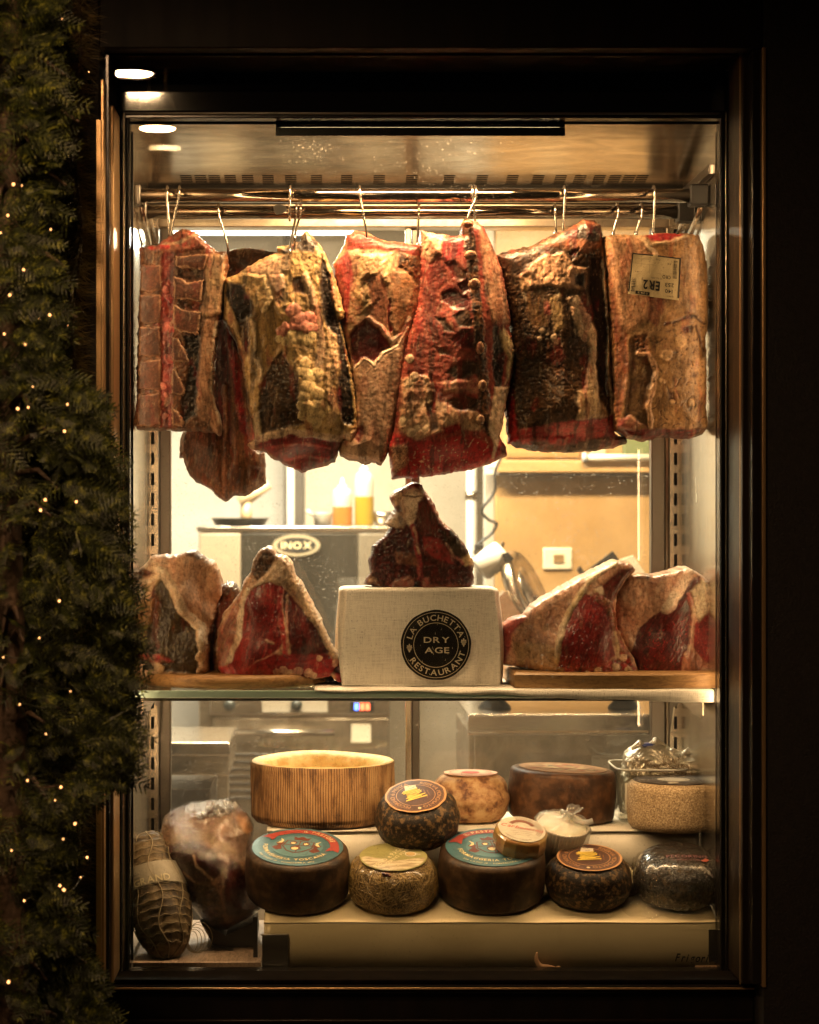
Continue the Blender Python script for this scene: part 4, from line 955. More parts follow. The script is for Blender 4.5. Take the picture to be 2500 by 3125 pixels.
# -- rib side
Y5 = .150
t = joint('rib side with red hollows between the ribs and a row of cut rib ends', c4([(735,235),(790,250),(850,262),(930,270),(1000,280),(1040,270),(1035,190),(1060,140),(1100,160),(1150,175),(1200,220),(1235,300),(1290,430),(1330,530),(1350,640),(1380,800),(1390,900),(1380,960),(1420,1080),(1425,1150),(1400,1300),(1360,1500),(1330,1700),(1310,1750),(1365,1830),(1370,1880),(1250,1930),(1130,1980),(980,2000),(780,2030),(640,2040),(530,2045),(515,1900),(500,1820),(540,1700),(560,1500),(590,1300),(620,1130),(650,1000),(680,900),(710,800),(730,650),(735,450)]),
    Y5, .13, ((.34, .085, .055), (.24, .035, .026), None), [
    ('P', c4([(740,240),(900,270),(880,420),(800,480),(740,420)]), FAT, ORG, .004, 'l'),
    ('P', c4([(880,300),(1040,290),(1050,420),(900,470)]), LEAN, RED2, .0, 'f20'),
    ('P', c4([(900,480),(980,470),(1080,560),(1070,620),(960,600)]), BRN2, LEAN2, -.008, 's'),
    ('P', c4([(1000,640),(1090,580),(1100,690),(1030,720)]), DARK, LEAN2, -.008, 'f30'),
    ('P', c4([(880,700),(980,680),(1100,760),(1090,860),(960,820),(880,760)]), DARK, LEAN2, -.008, 'f25'),
    ('P', c4([(960,880),(1110,790),(1120,960),(1000,960)]), DARK, BRN2, -.006, 'f40'),
    ('P', c4([(830,880),(910,890),(980,1000),(900,980)]), BRN2, DARK, -.006, 's'),
    ('P', c4([(940,1040),(1050,980),(1130,1000),(1140,1120),(1000,1110)]), DARK, RED2, -.004, 'f38'),
    ('P', c4([(820,1100),(900,1110),(970,1180),(880,1160)]), BRN2, LEAN2, -.006, 's'),
    ('P', c4([(910,1290),(1010,1200),(1150,1210),(1140,1300),(980,1350)]), DARK, BRN2, -.004, 'f40'),
    ('P', c4([(590,1330),(800,1300),(850,1500),(1130,1560),(1260,1700),(900,1710),(700,1780),(570,1700)]), FAT, ORG, .004, 'l'),
    ('P', c4([(860,1360),(1150,1330),(1160,1440),(900,1440)]), PINK2, ORG, .006, None),
    ('P', c4([(900,1500),(1030,1450),(1160,1480),(1150,1560),(1000,1570)]), DARK, BRN2, -.004, 'f30'),
    ('P', c4([(770,1520),(830,1510),(860,1700),(800,1740)]), DARK, BRN2, -.006, 'f95'),
    ('P', c4([(880,1690),(1000,1660),(1040,1700),(920,1740)]), RED, RED2, .0, 'f20'),
    ('S', c4([(800,1310),(830,1420),(820,1560)]), 14, RED2, BRN, -.004, 's'),
    ('B', [(x, y, r) for (x, y), r in zip(c4([(650,1180),(680,1320),(640,1370),(600,1640),(660,1720),(700,1690),(760,1700)]), (14, 16, 14, 16, 15, 12, 12))], PALE2, FAT, .5),
    ('S', c4([(1060,150),(1080,250),(1095,420),(1120,640),(1140,860),(1160,1100),(1190,1380),(1200,1600),(1240,1700)]), 34, BRN, DARK, .006, 'd'),
    ('P', c4([(1160,190),(1230,300),(1320,530),(1370,800),(1380,930),(1250,930),(1200,700),(1170,400)]), ORG, ORG2, .004, 'f105'),
    ('P', c4([(1255,940),(1330,940),(1350,1050),(1330,1400),(1270,1400),(1250,1200)]), DARK, DARK2, -.004, 'd'),
    ('P', c4([(1330,940),(1420,1080),(1425,1150),(1390,1300),(1350,1370),(1370,1180),(1310,1020)]), YEL, FAT, .006, 's'),
    ('P', c4([(1270,1400),(1380,1380),(1330,1700),(1280,1850),(1230,1700)]), FAT, PALE2, .004, 'w'),
    ('P', c4([(490,1820),(540,1730),(700,1790),(900,1770),(1050,1740),(1200,1800),(1270,1850),(1310,1750),(1380,1880),(1130,1990),(640,2050),(520,2050)]), RED, LEAN, .0, 'f12'),
    ('V', c4([(560,1790),(1250,1760),(1250,1930),(640,2040)]), 42, .90, PINK2, PALE2, .0006),
    ('S', c4([(1240,1690),(1290,1780),(1260,1900)]), 12, PALE2, PALE, .004, 's'),
    ('P', c4([(505,1830),(600,1810),(640,1830),(640,1950),(530,2040)]), BONE, ORG, .004, 'g'),
    ], edge=.02, bulge=.025, rag=.0018, seed=71, dcp=[(x, y, d) for (x, y), d in zip(c4([(900,700),(900,1300),(900,1740),(900,2010),(1150,900),(1380,1200),(600,2020)]), (.012, .008, .0, .04, -.004, .02, .02))])
for i, (x, y, a, b) in enumerate([(1095,425,44,32), (1122,635,38,36), (1137,862,24,40), (1160,1100,24,44), (1182,1380,26,40), (1165,1630,24,34), (1075,195,34,22)]):
    poly = c4([(x + a * math.cos(k * math.pi / 6), y + b * math.sin(k * math.pi / 6)) for k in range(12)])
    patch('rib_end', t, poly, Y5 - .021, .02, BONE, BONE2, rim=(.34, .19, .10), edge=.004, bulge=.0005, seed=80 + i)

# -- dark joint with a fat ridge
t = joint('dark crusted joint with a long yellow fat ridge and a hook through its top', c5([(90,395),(150,375),(230,355),(300,345),(380,310),(450,270),(560,220),(620,200),(690,145),(760,155),(810,185),(825,260),(830,330),(850,500),(870,700),(880,900),(885,1150),(905,1330),(915,1400),(910,1600),(930,1650),(1000,1660),(1005,1690),(920,1720),(780,1745),(600,1755),(420,1750),(330,1735),(230,1710),(190,1690),(175,1550),(160,1400),(190,1270),(215,1150),(200,900),(170,750),(140,600),(110,470)]),
    .165, .12, (DARK, (.085, .042, .018), 'd'), [
    ('P', c5([(100,400),(230,360),(300,420),(280,560),(160,520)]), BRN2, DARK, .0, 'f30'),
    ('P', c5([(230,560),(300,480),(420,400),(540,390),(600,480),(700,500),(690,640),(560,640),(440,620),(340,640),(260,650)]), FAT2, ORG, .005, 'l'),
    ('P', c5([(380,320),(560,225),(690,150),(800,190),(820,330),(700,400),(560,360),(450,350)]), ORG2, BRN, .004, 'f40'),
    ('P', c5([(550,240),(690,190),(810,210),(800,320),(640,300),(560,290)]), (.10, .085, .075), DARK, .002, 'd'),
    ('P', c5([(570,390),(650,360),(660,410),(590,440)]), DARK, DARK2, -.006, 'd'),
    ('P', c5([(620,540),(690,530),(680,640),(620,620)]), DARK2, DARK, -.006, 'd'),
    ('P', c5([(300,640),(420,640),(440,900),(330,900),(280,800)]), BRN, (.20, .12, .045), .0, 'f92'),
    ('P', c5([(410,730),(460,730),(450,820),(410,830)]), PINK2, ORG2, .002, None),
    ('P', c5([(440,700),(520,680),(540,900),(480,950)]), FAT2, (.30, .2, .08), .002, 'f80'),
    ('P', c5([(420,1000),(540,1070),(570,1300),(480,1250),(420,1120)]), BRN, DARK, .002, 'd'),
    ('P', c5([(560,700),(640,690),(720,850),(790,950),(775,1180),(795,1400),(870,1520),(630,1545),(690,1300),(725,1050),(625,900)]), FAT, ORG, .010, 'f105'),
    ('B', [(x, y, r) for (x, y), r in zip(c5([(620,740),(660,800),(690,850),(700,900),(660,950),(690,980),(390,930),(375,985),(480,980),(495,1010),(430,960)]), (17, 18, 17, 15, 12, 12, 9, 8, 11, 8, 6))], PALE2, FAT, .5),
    ('P', c5([(640,1350),(760,1330),(800,1420),(860,1520),(640,1540)]), YEL, FAT2, .008, 'w'),
    ('P', c5([(720,420),(835,420),(858,860),(850,1400),(790,1300),(785,950),(705,650)]), DARK, DARK2, -.012, 'f95'),
    ('S', c5([(830,350),(850,700),(880,900),(872,1150),(898,1450),(905,1600)]), 18, FAT, PALE2, .008, 's'),
    ('P', c5([(160,1400),(200,1280),(215,1450),(250,1690),(180,1700)]), RED, (.5, .02, .03), .0, None),
    ('P', c5([(240,1610),(560,1560),(860,1530),(915,1480),(915,1650),(600,1700),(270,1710)]), RED, PINK2, .0, 'f10'),
    ('P', c5([(420,1670),(640,1650),(650,1710),(440,1720)]), (.45, .02, .03), RED, .003, 'l'),
    ('P', c5([(320,1690),(440,1700),(560,1740),(400,1760)]), DARK, BRN2, -.004, 'd'),
    ], edge=.028, bulge=.025, rag=.0018, seed=91, dcp=[(x, y, d) for (x, y), d in zip(c5([(400,800),(600,1500),(600,1740),(170,1500),(700,250)]), (.004, .0, .045, .04, .0))])

# -- tan sirloin with the label
Y7 = .145
t = joint('tan fat covered sirloin with a printed label stuck on it', c5([(840,270),(900,255),(1010,258),(1100,262),(1200,250),(1250,245),(1380,250),(1490,258),(1520,330),(1545,450),(1555,600),(1555,900),(1535,980),(1545,1100),(1545,1350),(1540,1450),(1555,1590),(1520,1640),(1430,1660),(1250,1650),(1100,1680),(1000,1650),(920,1600),(905,1480),(910,1300),(890,900),(870,600),(850,400)]),
    Y7, .12, ((.40, .23, .11), (.24, .125, .05), 's'), [
    ('P', c5([(860,280),(1120,265),(1150,500),(1130,850),(1000,940),(945,900),(880,560)]), (.50, .28, .15), (.36, .17, .085), .004, 'f110'),
    ('P', c5([(1130,700),(1250,680),(1230,800),(1180,900),(1120,860)]), ORG2, BRN, .0, 'f100'),
    ('P', c5([(1110,262),(1250,245),(1390,252),(1330,300),(1240,315),(1150,300)]), LEAN, RED2, -.004, 'f20'),
    ('P', c5([(850,420),(880,560),(945,900),(990,950),(985,1280),(930,1560),(905,1480),(900,1000)]), BRN, (.30, .10, .055), -.008, 'f95'),  # brown-red meat strip, the shadow on it put into the colour
    ('P', c5([(1010,980),(1100,960),(1120,1080),(1190,1200),(1120,1380),(1130,1600),(960,1560),(990,1300)]), BRN2, (.14, .075, .03), -.006, 's'),
    ('S', c5([(1060,1090),(1130,1090),(1180,1200),(1160,1330),(1130,1450),(1150,1590)]), 15, (.52, .30, .15), ORG, .005, 's'),
    ('P', c5([(1020,960),(1120,950),(1130,1060),(1060,1080)]), DARK, BRN, -.003, 'd'),
    ('P', c5([(920,1540),(1010,1520),(1090,1580),(1010,1620),(930,1610)]), ORG, PINK2, .004, 's'),
    ('S', c5([(1240,890),(1340,860),(1440,830),(1520,880)]), 9, DARK, BRN2, -.004, 's'), ('S', c5([(1460,900),(1500,1020),(1530,1100)]), 9, DARK, BRN2, -.004, 's'),
    ('P', c5([(1350,900),(1430,890),(1440,940),(1380,950)]), DARK2, BRN2, -.005, 'd'), ('P', c5([(1260,1350),(1300,1350),(1330,1440),(1270,1440)]), DARK2, BRN2, -.005, 'd'),
    ('P', c5([(1420,1220),(1475,1220),(1470,1250),(1425,1250)]), DARK2, BRN2, -.004, 'd'), ('P', c5([(1360,1430),(1460,1360),(1470,1460),(1400,1480)]), DARK, (.25, .13, .05), -.003, 'd'),
    ('V', c5([(1150,900),(1540,900),(1540,1600),(1150,1600)]), 34, .90, DARK, BRN2, -.002),
    ('B', [(x, y, r) for (x, y), r in zip(c5([(1290,1420),(1430,1430),(1220,1280),(1350,1000),(1250,1100)]), (10, 13, 12, 20, 18))], (.5, .3, .15), FAT2, .25),
    ('P', c5([(910,1610),(1100,1610),(1480,1610),(1550,1600),(1430,1670),(1100,1690),(980,1650)]), LEAN2, DARK, -.004, 'f5'),
    ('S', c5([(1050,265),(1120,320),(1180,410)]), 16, (.58, .36, .19), FAT, .006, 's'), ('S', c5([(1150,330),(1280,310),(1400,265)]), 10, FAT, FAT2, .005, 's'),
    ], edge=.022, bulge=.018, rag=.0015, chaos=.55, tex=.5, seed=101)
# its label
stc = flat('label_paper', (.60, .47, .27), .35); bmk = stc.node_tree; bump(bmk, bmk.nodes['Principled BSDF'], noise(bmk, coord(bmk), 90, 4, .6, 1.), .5, .0015)
Yl = Y7 - .024; A, B, Cc, Dd = [np.array(P(x, y, Yl)) for x, y in c5([(1022,388),(1360,425),(1345,718),(992,672)])]
n = 14; V = []; F = []
for j in range(n + 1):
    for i in range(n + 1):
        u, v = i / n, j / n; p = (A * (1 - u) + B * u) * (1 - v) + (Dd * (1 - u) + Cc * u) * v
        V.append((p[0], p[1] + .0012 * math.sin(u * 9 + v * 3) + .010 * (abs(u - .45)) ** 2, p[2]))
nn = len(V); V += [(x, y + .0006, z) for x, y, z in V]
for j in range(n):
    for i in range(n): q = j * (n + 1) + i; F += [(q, q + n + 1, q + n + 2, q + 1), (nn + q, nn + q + 1, nn + q + n + 2, nn + q + n + 1)]
lab = mk('label_sticker', V, F, stc, t)
def label_xy(u, v, lift=.0012):
    p = (A * (1 - u) + B * u) * (1 - v) + (Dd * (1 - u) + Cc * u) * v
    return (p[0], p[1] + .0012 * math.sin(u * 9 + v * 3) + .010 * (abs(u - .45)) ** 2 - lift, p[2])
def label_print(strings, bars):
    mb = MB()
    for s, u, v, size, off, wide in strings: line_text(mb, s, u, v, size, ang=math.pi, off=off, wide=wide)   # printed upside down
    VV = [label_xy(x, 1 - y) for x, y, z in mb.V]; FF = list(mb.F)
    for u0, u1, v0, v1 in bars:
        b = len(VV); VV += [label_xy(u0, v0), label_xy(u1, v0), label_xy(u1, v1), label_xy(u0, v1)]; FF.append((b, b + 1, b + 2, b + 3))
    mk('label_print', VV, FF, ink, lab, smooth=False)
bars = [(.0, .025, 0, .95), (.0, .42, 0, .03), (.52, 1, 0, .03), (.975, 1, .03, .95), (.14, .42, .90, .98)]
rb = random.Random(4); v = .60
while v < .92: w = rb.choice((.006, .010, .016)); bars.append((.04, .125, v, v + w)); v += w + rb.choice((.008, .012))
v = .08
while v < .5: w = rb.choice((.005, .008, .012)); bars.append((.855, .94, v, v + w)); v += w + rb.choice((.007, .012))
bars += [(.2, .203, .03, .3), (.37, .373, .03, .45), (.05, .37, .12, .123), (.05, .5, .24, .243), (.15, .62, .43, .433)]
label_print([('ER2', .44, .27, .30, .03, .62), ('3', .25, .40, .09, .0, .8), ('253', .80, .33, .13, .012, .9), ('140', .79, .18, .13, .012, .85), ('CRO', .73, .51, .12, .012, .62), ('22 lug 2026', .53, .45, .055, .0, .75), ('ASI', .77, .83, .07, .0, .8), ('G-15', .53, .90, .065, .0, .8), ('HRV', .13, .56, .05, .0, .8), ('BILANCIA', .82, .06, .05, .0, .6)], bars)
mbw = MB(); line_text(mbw, 'IT 132M CE', .28, .06, .062, ang=math.pi, off=.01, wide=.62); mk('label_print', [label_xy(x, 1 - y, .0018) for x, y, z in mbw.V], mbw.F, M['cream_print'], lab, smooth=False)

# ------------------------------------------------------------------ meat on the shelf
SG = 'joints of beef on the wooden boards'
joint('joint with a thick pale fat cap folded over dark lean on the round board', c6([(130,640),(160,600),(230,585),(310,590),(380,565),(420,570),(480,610),(530,640),(560,690),(575,750),(570,830),(540,900),(520,1000),(500,1080),(495,1250),(500,1290),(440,1330),(350,1338),(200,1338),(60,1320),(30,1240),(40,1000),(60,900),(90,860),(130,800),(80,760),(75,735),(100,715),(75,690),(90,665)]),
    .20, .16, ((.80, .56, .40), (.62, .36, .22), 'w'), [
    ('P', c6([(370,570),(420,568),(475,605),(440,615),(380,590)]), DARK, BRN, .0, 'd'),
    ('P', c6([(190,700),(260,740),(310,850),(350,950),(440,1030),(455,1150),(445,1310),(240,1290),(40,1260),(30,1000),(60,920),(100,900),(160,840)]), DARK, (.05, .032, .012), -.010, 'd'),
    ('P', c6([(60,900),(120,860),(180,850),(160,1000),(110,1100),(50,1020)]), BRN, (.26, .15, .06), .004, 'l'),
    ('P', c6([(110,720),(200,700),(230,720),(160,800),(100,880),(60,930),(100,820)]), FAT2, PALE2, .006, 's'),
    ('P', c6([(75,670),(130,655),(190,690),(150,710),(90,705)]), DARK, BRN2, .002, 'd'),
    ('S', c6([(95,740),(160,735),(200,715)]), 16, PALE, BONEP, .006, 's'),
    ('S', c6([(150,640),(230,680),(300,790),(360,930),(460,1020),(475,1150),(485,1300)]), 30, PALE, (.62, .42, .26), .010, 's'),
    ('B', [(x, y, r) for (x, y), r in zip(c6([(60,1240),(100,1260),(190,1230),(210,1270),(200,1310),(260,1320),(340,1325),(120,1310),(460,1290),(455,1200)]), (14, 13, 15, 16, 14, 14, 12, 14, 16, 14))], PALE2, FAT2, .5),
    ('P', c6([(60,1190),(220,1180),(300,1230),(160,1230)]), RED2, BRN, .0, None),
    ], group=SG, chaos=.4, tex=.3, warp=.007, edge=.022, bulge=.012, rag=.0016, seed=111, dcp=[(x, y, d) for (x, y), d in zip(c6([(240,680),(330,850),(450,1100),(520,750),(560,850),(500,1000),(200,1100),(100,1000)]), (-.01, -.02, -.02, .05, .07, .03, .0, .01))])
joint('small dark knuckle end poking up between two joints on the round board', c6([(545,790),(590,780),(620,755),(660,755),(690,790),(700,840),(720,900),(720,1200),(660,1330),(520,1330),(500,1280),(505,1050),(540,900),(560,830)]),
    .30, .06, (ORG2, BRN2, 'd'), [('P', c6([(600,790),(640,755),(690,790),(680,850),(610,830)]), BRN2, (.2, .1, .05), .004, 'd'), ('P', c6([(560,860),(640,850),(640,950),(560,1050),(540,950)]), (.30, .13, .08), PINK2, .0, 'f70'), ('S', c6([(540,800),(560,850),(530,1000),(505,1200)]), 20, ORG, PALE2, .004, 's')], group=SG, edge=.02, bulge=.015, seed=121)
joint('tall T bone joint with dark tip and cut red face on round board', c6([(790,600),(820,560),(860,540),(890,545),(915,580),(970,595),(1010,640),(1035,720),(1070,760),(1100,820),(1150,920),(1190,1000),(1220,1080),(1260,1150),(1300,1200),(1305,1250),(1260,1290),(1310,1310),(1335,1370),(1290,1360),(1250,1325),(1150,1340),(1000,1332),(800,1335),(600,1335),(560,1290),(540,1200),(560,1050),(600,950),(650,880),(700,830),(720,760),(760,700),(775,630)]),
    .17, .16, (PALE2, ORG, 'w'), [
    ('P', c6([(560,1050),(660,880),(700,840),(700,950),(640,1150),(590,1290),(550,1250)]), (.50, .28, .16), PINK2, .002, 'f60'),
    ('P', c6([(790,610),(860,540),(915,585),(880,680),(800,740),(765,690)]), DARK, (.16, .08, .045), .002, 'd'),
    ('P', c6([(860,690),(940,590),(1010,640),(1030,730),(960,760),(880,745),(800,770),(760,790)]), PALE, PALE2, .006, 'l'),
    ('P', c6([(720,830),(800,770),(880,745),(950,780),(940,900),(930,1000),(960,1100),(940,1150),(800,1230),(680,1320),(600,1300),(650,1180),(700,1050)]), LEAN, (.14, .014, .014), .0, 'f75', .0025),
    ('V', c6([(740,860),(930,800),(930,1100),(700,1280)]), 52, .91, RED, PINK2, .0002),
    ('S', c6([(740,800),(708,880),(695,1000),(690,1080),(625,1230)]), 17, PALE, PALE2, .004, 's'),
    ('P', c6([(960,790),(1010,830),(1060,900),(1150,1010),(1210,1090),(1245,1165),(1180,1240),(1010,1210),(990,1050),(960,900)]), (.13, .016, .014), (.07, .012, .010), -.003, 'f100', .0025),
    ('S', c6([(1010,740),(1060,800),(1120,920),(1180,1010),(1230,1110),(1290,1200)]), 26, YEL, PALE2, .006, 'l'),
    ('S', c6([(945,790),(940,900),(950,1000),(970,1080),(975,1200)]), 17, PINK2, RED, .003, 'd'), ('S', c6([(985,830),(980,980),(985,1150)]), 8, PALE2, PINK2, .003, 's'),
    ('S', c6([(950,1150),(880,1200),(790,1240)]), 9, PINK, PALE2, .002, 's'), ('S', c6([(860,1100),(900,1115)]), 8, PALE2, PINK, .002, 's'),
    ('P', c6([(600,1310),(680,1290),(900,1180),(1240,1190),(1300,1260),(1240,1330),(620,1338)]), RED2, LEAN, .0, 'f8'),
    ('P', c6([(560,1270),(640,1260),(700,1330),(600,1340)]), (.42, .02, .03), RED, .003, 'l'),
    ('B', [(x, y, r) for (x, y), r in zip(c6([(920,1290),(960,1280),(1000,1300),(1050,1290),(1110,1300),(1140,1320),(980,1320),(1180,1210),(1280,1240)]), (12, 14, 14, 15, 14, 12, 12, 10, 13))], PALE2, PINK, .45),
    ('P', c6([(1270,1290),(1310,1305),(1335,1370),(1290,1360)]), (.45, .03, .05), RED, .0, 'l'),
    ], m=mw, group=SG, chaos=.4, tex=.3, warp=.007, edge=.012, bulge=.006, rag=.0016, seed=131, dcp=[(x, y, d) for (x, y), d in zip(c6([(800,900),(800,1200),(1000,1100),(570,1150),(650,950),(1250,1180),(850,600),(1060,800)]), (-.008, -.012, -.006, .06, .04, .03, .015, .02))])
joint('big joint lying on its side with wrinkled fat flank and red cut face', c8([(170,1290),(165,1230),(190,1150),(260,1100),(330,1080),(380,1020),(450,970),(560,910),(660,850),(740,810),(820,770),(880,740),(980,755),(1005,790),(1000,805),(950,850),(920,900),(890,950),(880,1030),(890,1150),(930,1220),(960,1280),(1000,1340),(1025,1420),(1020,1470),(900,1465),(760,1465),(640,1460),(560,1450),(400,1420),(280,1400),(180,1390)]),
    .15, .17, ((.76, .53, .38), (.56, .30, .19), 'w'), [
    ('P', c8([(165,1230),(190,1150),(260,1100),(335,1080),(300,1130),(240,1200),(240,1280),(200,1390),(170,1350)]), RED, PINK2, .0, 'l'),
    ('P', c8([(250,1250),(450,1250),(540,1300),(550,1430),(280,1400)]), (.55, .32, .16), FAT2, .002, 'w'),
    ('P', c8([(800,880),(900,790),(1000,770),(930,870),(880,960),(850,1010),(760,960),(740,900)]), LEAN2, BRN2, .0, 'f50'),
    ('P', c8([(665,930),(760,960),(835,1010),(860,1130),(850,1220),(880,1320),(800,1375),(700,1412),(590,1420),(515,1390),(520,1290),(555,1130),(605,1020)]), LEAN, (.15, .016, .015), .0, 'f70', .0025),
    ('V', c8([(600,1050),(840,1020),(850,1300),(600,1400)]), 52, .91, RED, PINK2, .0002),
    ('S', c8([(880,752),(780,805),(715,855),(655,940),(585,1050),(540,1150),(518,1230),(505,1350)]), 17, YEL, PALE, .006, 's'),
    ('P', c8([(740,910),(790,890),(800,940),(760,960)]), PALE, YEL, .003, 's'),
    ('S', c8([(760,960),(830,1010),(860,1080),(870,1170),(900,1250),(960,1350)]), 26, PINK2, BRN, .002, 'd'), ('S', c8([(870,1180),(890,1260),(900,1350)]), 10, PALE2, YEL, .003, 's'),
    ('P', c8([(560,1380),(700,1410),(850,1350),(960,1330),(1020,1420),(1015,1470),(640,1460)]), BRN2, LEAN, -.003, 'd'),
    ('B', [(x, y, r) for (x, y), r in zip(c8([(690,1440),(760,1420),(880,1400),(960,1420),(930,1340),(1000,1440)]), (13, 14, 14, 14, 12, 12))], PALE2, FAT2, .4),
    ('P', c8([(545,1380),(600,1410),(640,1450),(650,1525),(600,1490),(555,1430)]), (.42, .03, .035), PINK2, .003, None),
    ], m=mw, group='joints on the rectangular board', chaos=.4, tex=.3, warp=.007, edge=.016, bulge=.008, rag=.0014, seed=141, dcp=[(x, y, d) for (x, y), d in zip(c8([(700,1150),(700,1350),(900,820),(560,1250),(450,1100),(300,1200),(200,1250),(950,1300)]), (-.004, -.006, .02, -.01, .02, .05, .09, .03))])
joint('joint with lumpy pale fat, blackish lean and a torn fat flap', c8([(880,1030),(890,950),(930,880),(980,830),(1040,820),(1120,830),(1220,810),(1300,785),(1340,782),(1400,820),(1440,850),(1480,890),(1495,940),(1485,1000),(1508,1040),(1510,1440),(1480,1455),(1380,1460),(1250,1455),(1130,1460),(1040,1465),(1000,1340),(950,1280),(920,1220),(885,1150)]),
    .19, .17, ((.76, .54, .39), (.55, .30, .19), 'w'), [
    ('P', c8([(1000,830),(1100,825),(1090,850),(1010,850)]), BRN, DARK, .0, 'd'),
    ('P', c8([(1110,1070),(1220,1000),(1330,955),(1350,1120),(1340,1230),(1290,1330),(1270,1440),(1100,1455),(1010,1435),(975,1310),(1005,1200),(1050,1130)]), (.17, .016, .016), (.05, .008, .008), -.003, 'f60', .0025),
    ('V', c8([(1030,1200),(1330,1050),(1290,1400),(1040,1430)]), 52, .91, RED2, RED, .0002),
    ('P', c8([(1350,1130),(1440,1050),(1515,1035),(1515,1390),(1400,1360),(1350,1260)]), LEAN, (.14, .015, .015), .0, 'f110'),
    ('V', c8([(1360,1130),(1510,1050),(1510,1380),(1380,1340)]), 52, .91, RED, PINK2, .0002),
    ('P', c8([(1290,900),(1340,850),(1400,825),(1390,880),(1340,940),(1320,1050),(1250,1120),(1200,1090)]), DARK, LEAN2, .0, 'f60'),
    ('P', c8([(1330,920),(1400,850),(1480,895),(1495,960),(1450,1040),(1390,1115),(1350,1040)]), PALE2, (.6, .48, .32), .006, 'l'),
    ('S', c8([(1330,798),(1280,880),(1230,960),(1190,1030)]), 34, (.66, .42, .31), PALE, .006, 's'),
    ('S', c8([(1320,940),(1350,1060),(1345,1180),(1330,1300),(1370,1430)]), 14, PINK2, PALE2, .003, 's'),
    ('P', c8([(1290,1300),(1350,1290),(1450,1380),(1510,1420),(1480,1458),(1280,1455)]), BONE, (.40, .16, .1), .002, 'l'),
    ('B', [(x, y, r) for (x, y), r in zip(c8([(1310,1310),(1420,1410),(1460,1430),(1300,1430)]), (10, 14, 14, 12))], PALE2, PINK2, .4),
    ], m=mw, group='joints on the rectangular board', chaos=.4, tex=.3, warp=.007, edge=.016, bulge=.008, rag=.0014, seed=151, dcp=[(x, y, d) for (x, y), d in zip(c8([(1200,1300),(1250,1000),(1000,1000),(930,1100),(1450,1200),(1320,820),(1420,950)]), (-.006, -.008, .02, .04, .01, .0, -.008))])
joint('dark T bone steak standing upright on the cloth covered box', c7([(600,380),(650,345),(720,332),(770,345),(787,400),(830,450),(860,500),(890,570),(920,640),(960,690),(1010,720),(1060,770),(1110,840),(1150,900),(1175,960),(1185,1080),(1185,1130),(1130,1195),(950,1195),(700,1198),(480,1195),(400,1170),(310,1140),(330,1090),(350,1060),(345,960),(370,880),(380,840),(440,790),(500,720),(540,690),(490,675),(475,658),(520,600),(560,550),(530,500),(510,440),(560,400)]),
    .24, .10, ((.13, .02, .016), (.05, .012, .009), 'd'), [
    ('P', c7([(610,390),(660,345),(760,350),(785,420),(740,480),(715,600),(690,700),(640,650),(600,560),(590,470)]), PALE, PALE2, .008, 's'),
    ('P', c7([(515,430),(570,395),(610,400),(590,500),(540,520)]), PINK2, PALE2, .0, 'l'),
    ('P', c7([(470,662),(560,560),(650,600),(620,690),(540,690)]), PALE, PALE2, .008, 's'),
    ('S', c7([(610,430),(690,440),(760,430)]), 5, BRN, DARK, -.004, 's'), ('P', c7([(690,335),(750,335),(745,385),(700,370)]), DARK, BRN, .0, 'd'),
    ('P', c7([(730,480),(830,500),(910,640),(890,740),(760,740),(720,620)]), LEAN2, (.10, .05, .03), .0, 'f100'),
    ('S', c7([(790,420),(850,510),(920,640),(980,700)]), 12, PALE2, PINK2, .003, 'l'),
    ('S', c7([(690,680),(715,800),(730,900),(745,1000),(750,1100)]), 17, PINK2, RED2, .004, 'd'), ('S', c7([(700,690),(725,830),(740,900)]), 6, PALE2, PINK, .003, 's'),
    ('P', c7([(770,760),(900,770),(1000,900),(1040,1000),(900,950),(780,880)]), (.22, .05, .04), LEAN, .0, 'f45'),
    ('P', c7([(910,710),(1010,720),(1110,850),(1140,930),(1050,930),(950,800)]), DARK, (.09, .06, .035), .002, 's'),
    ('P', c7([(1060,950),(1150,900),(1182,985),(1120,1000)]), YEL, FAT2, .004, 's'), ('S', c7([(960,820),(1020,920),(1100,980)]), 8, PINK2, PALE2, .002, 's'),
    ('P', c7([(540,880),(700,900),(740,1000),(560,980)]), BRN, (.3, .12, .07), .003, 'l'),
    ('P', c7([(480,1185),(540,1120),(660,1085),(720,1140),(690,1198)]), PINK2, (.36, .16, .12), .003, 'l'),
    ('P', c7([(310,1140),(350,1060),(400,1120),(470,1190)]), PALE2, BRN, .004, 'w'),
    ('P', c7([(710,1130),(750,1130),(760,1198),(705,1198)]), DARK2, DARK2, -.012, 's'),
    ('P', c7([(760,1100),(820,1090),(830,1180),(770,1190)]), PALE2, PINK2, .004, 'l'), ('P', c7([(820,1150),(1100,1150),(1130,1195),(820,1198)]), PINK2, BRN, .0, 'l'),
    ], name='t_bone_steak', group=None, chaos=.5, tex=.5, warp=.008, edge=.012, bulge=.008, rag=.002, seed=161)

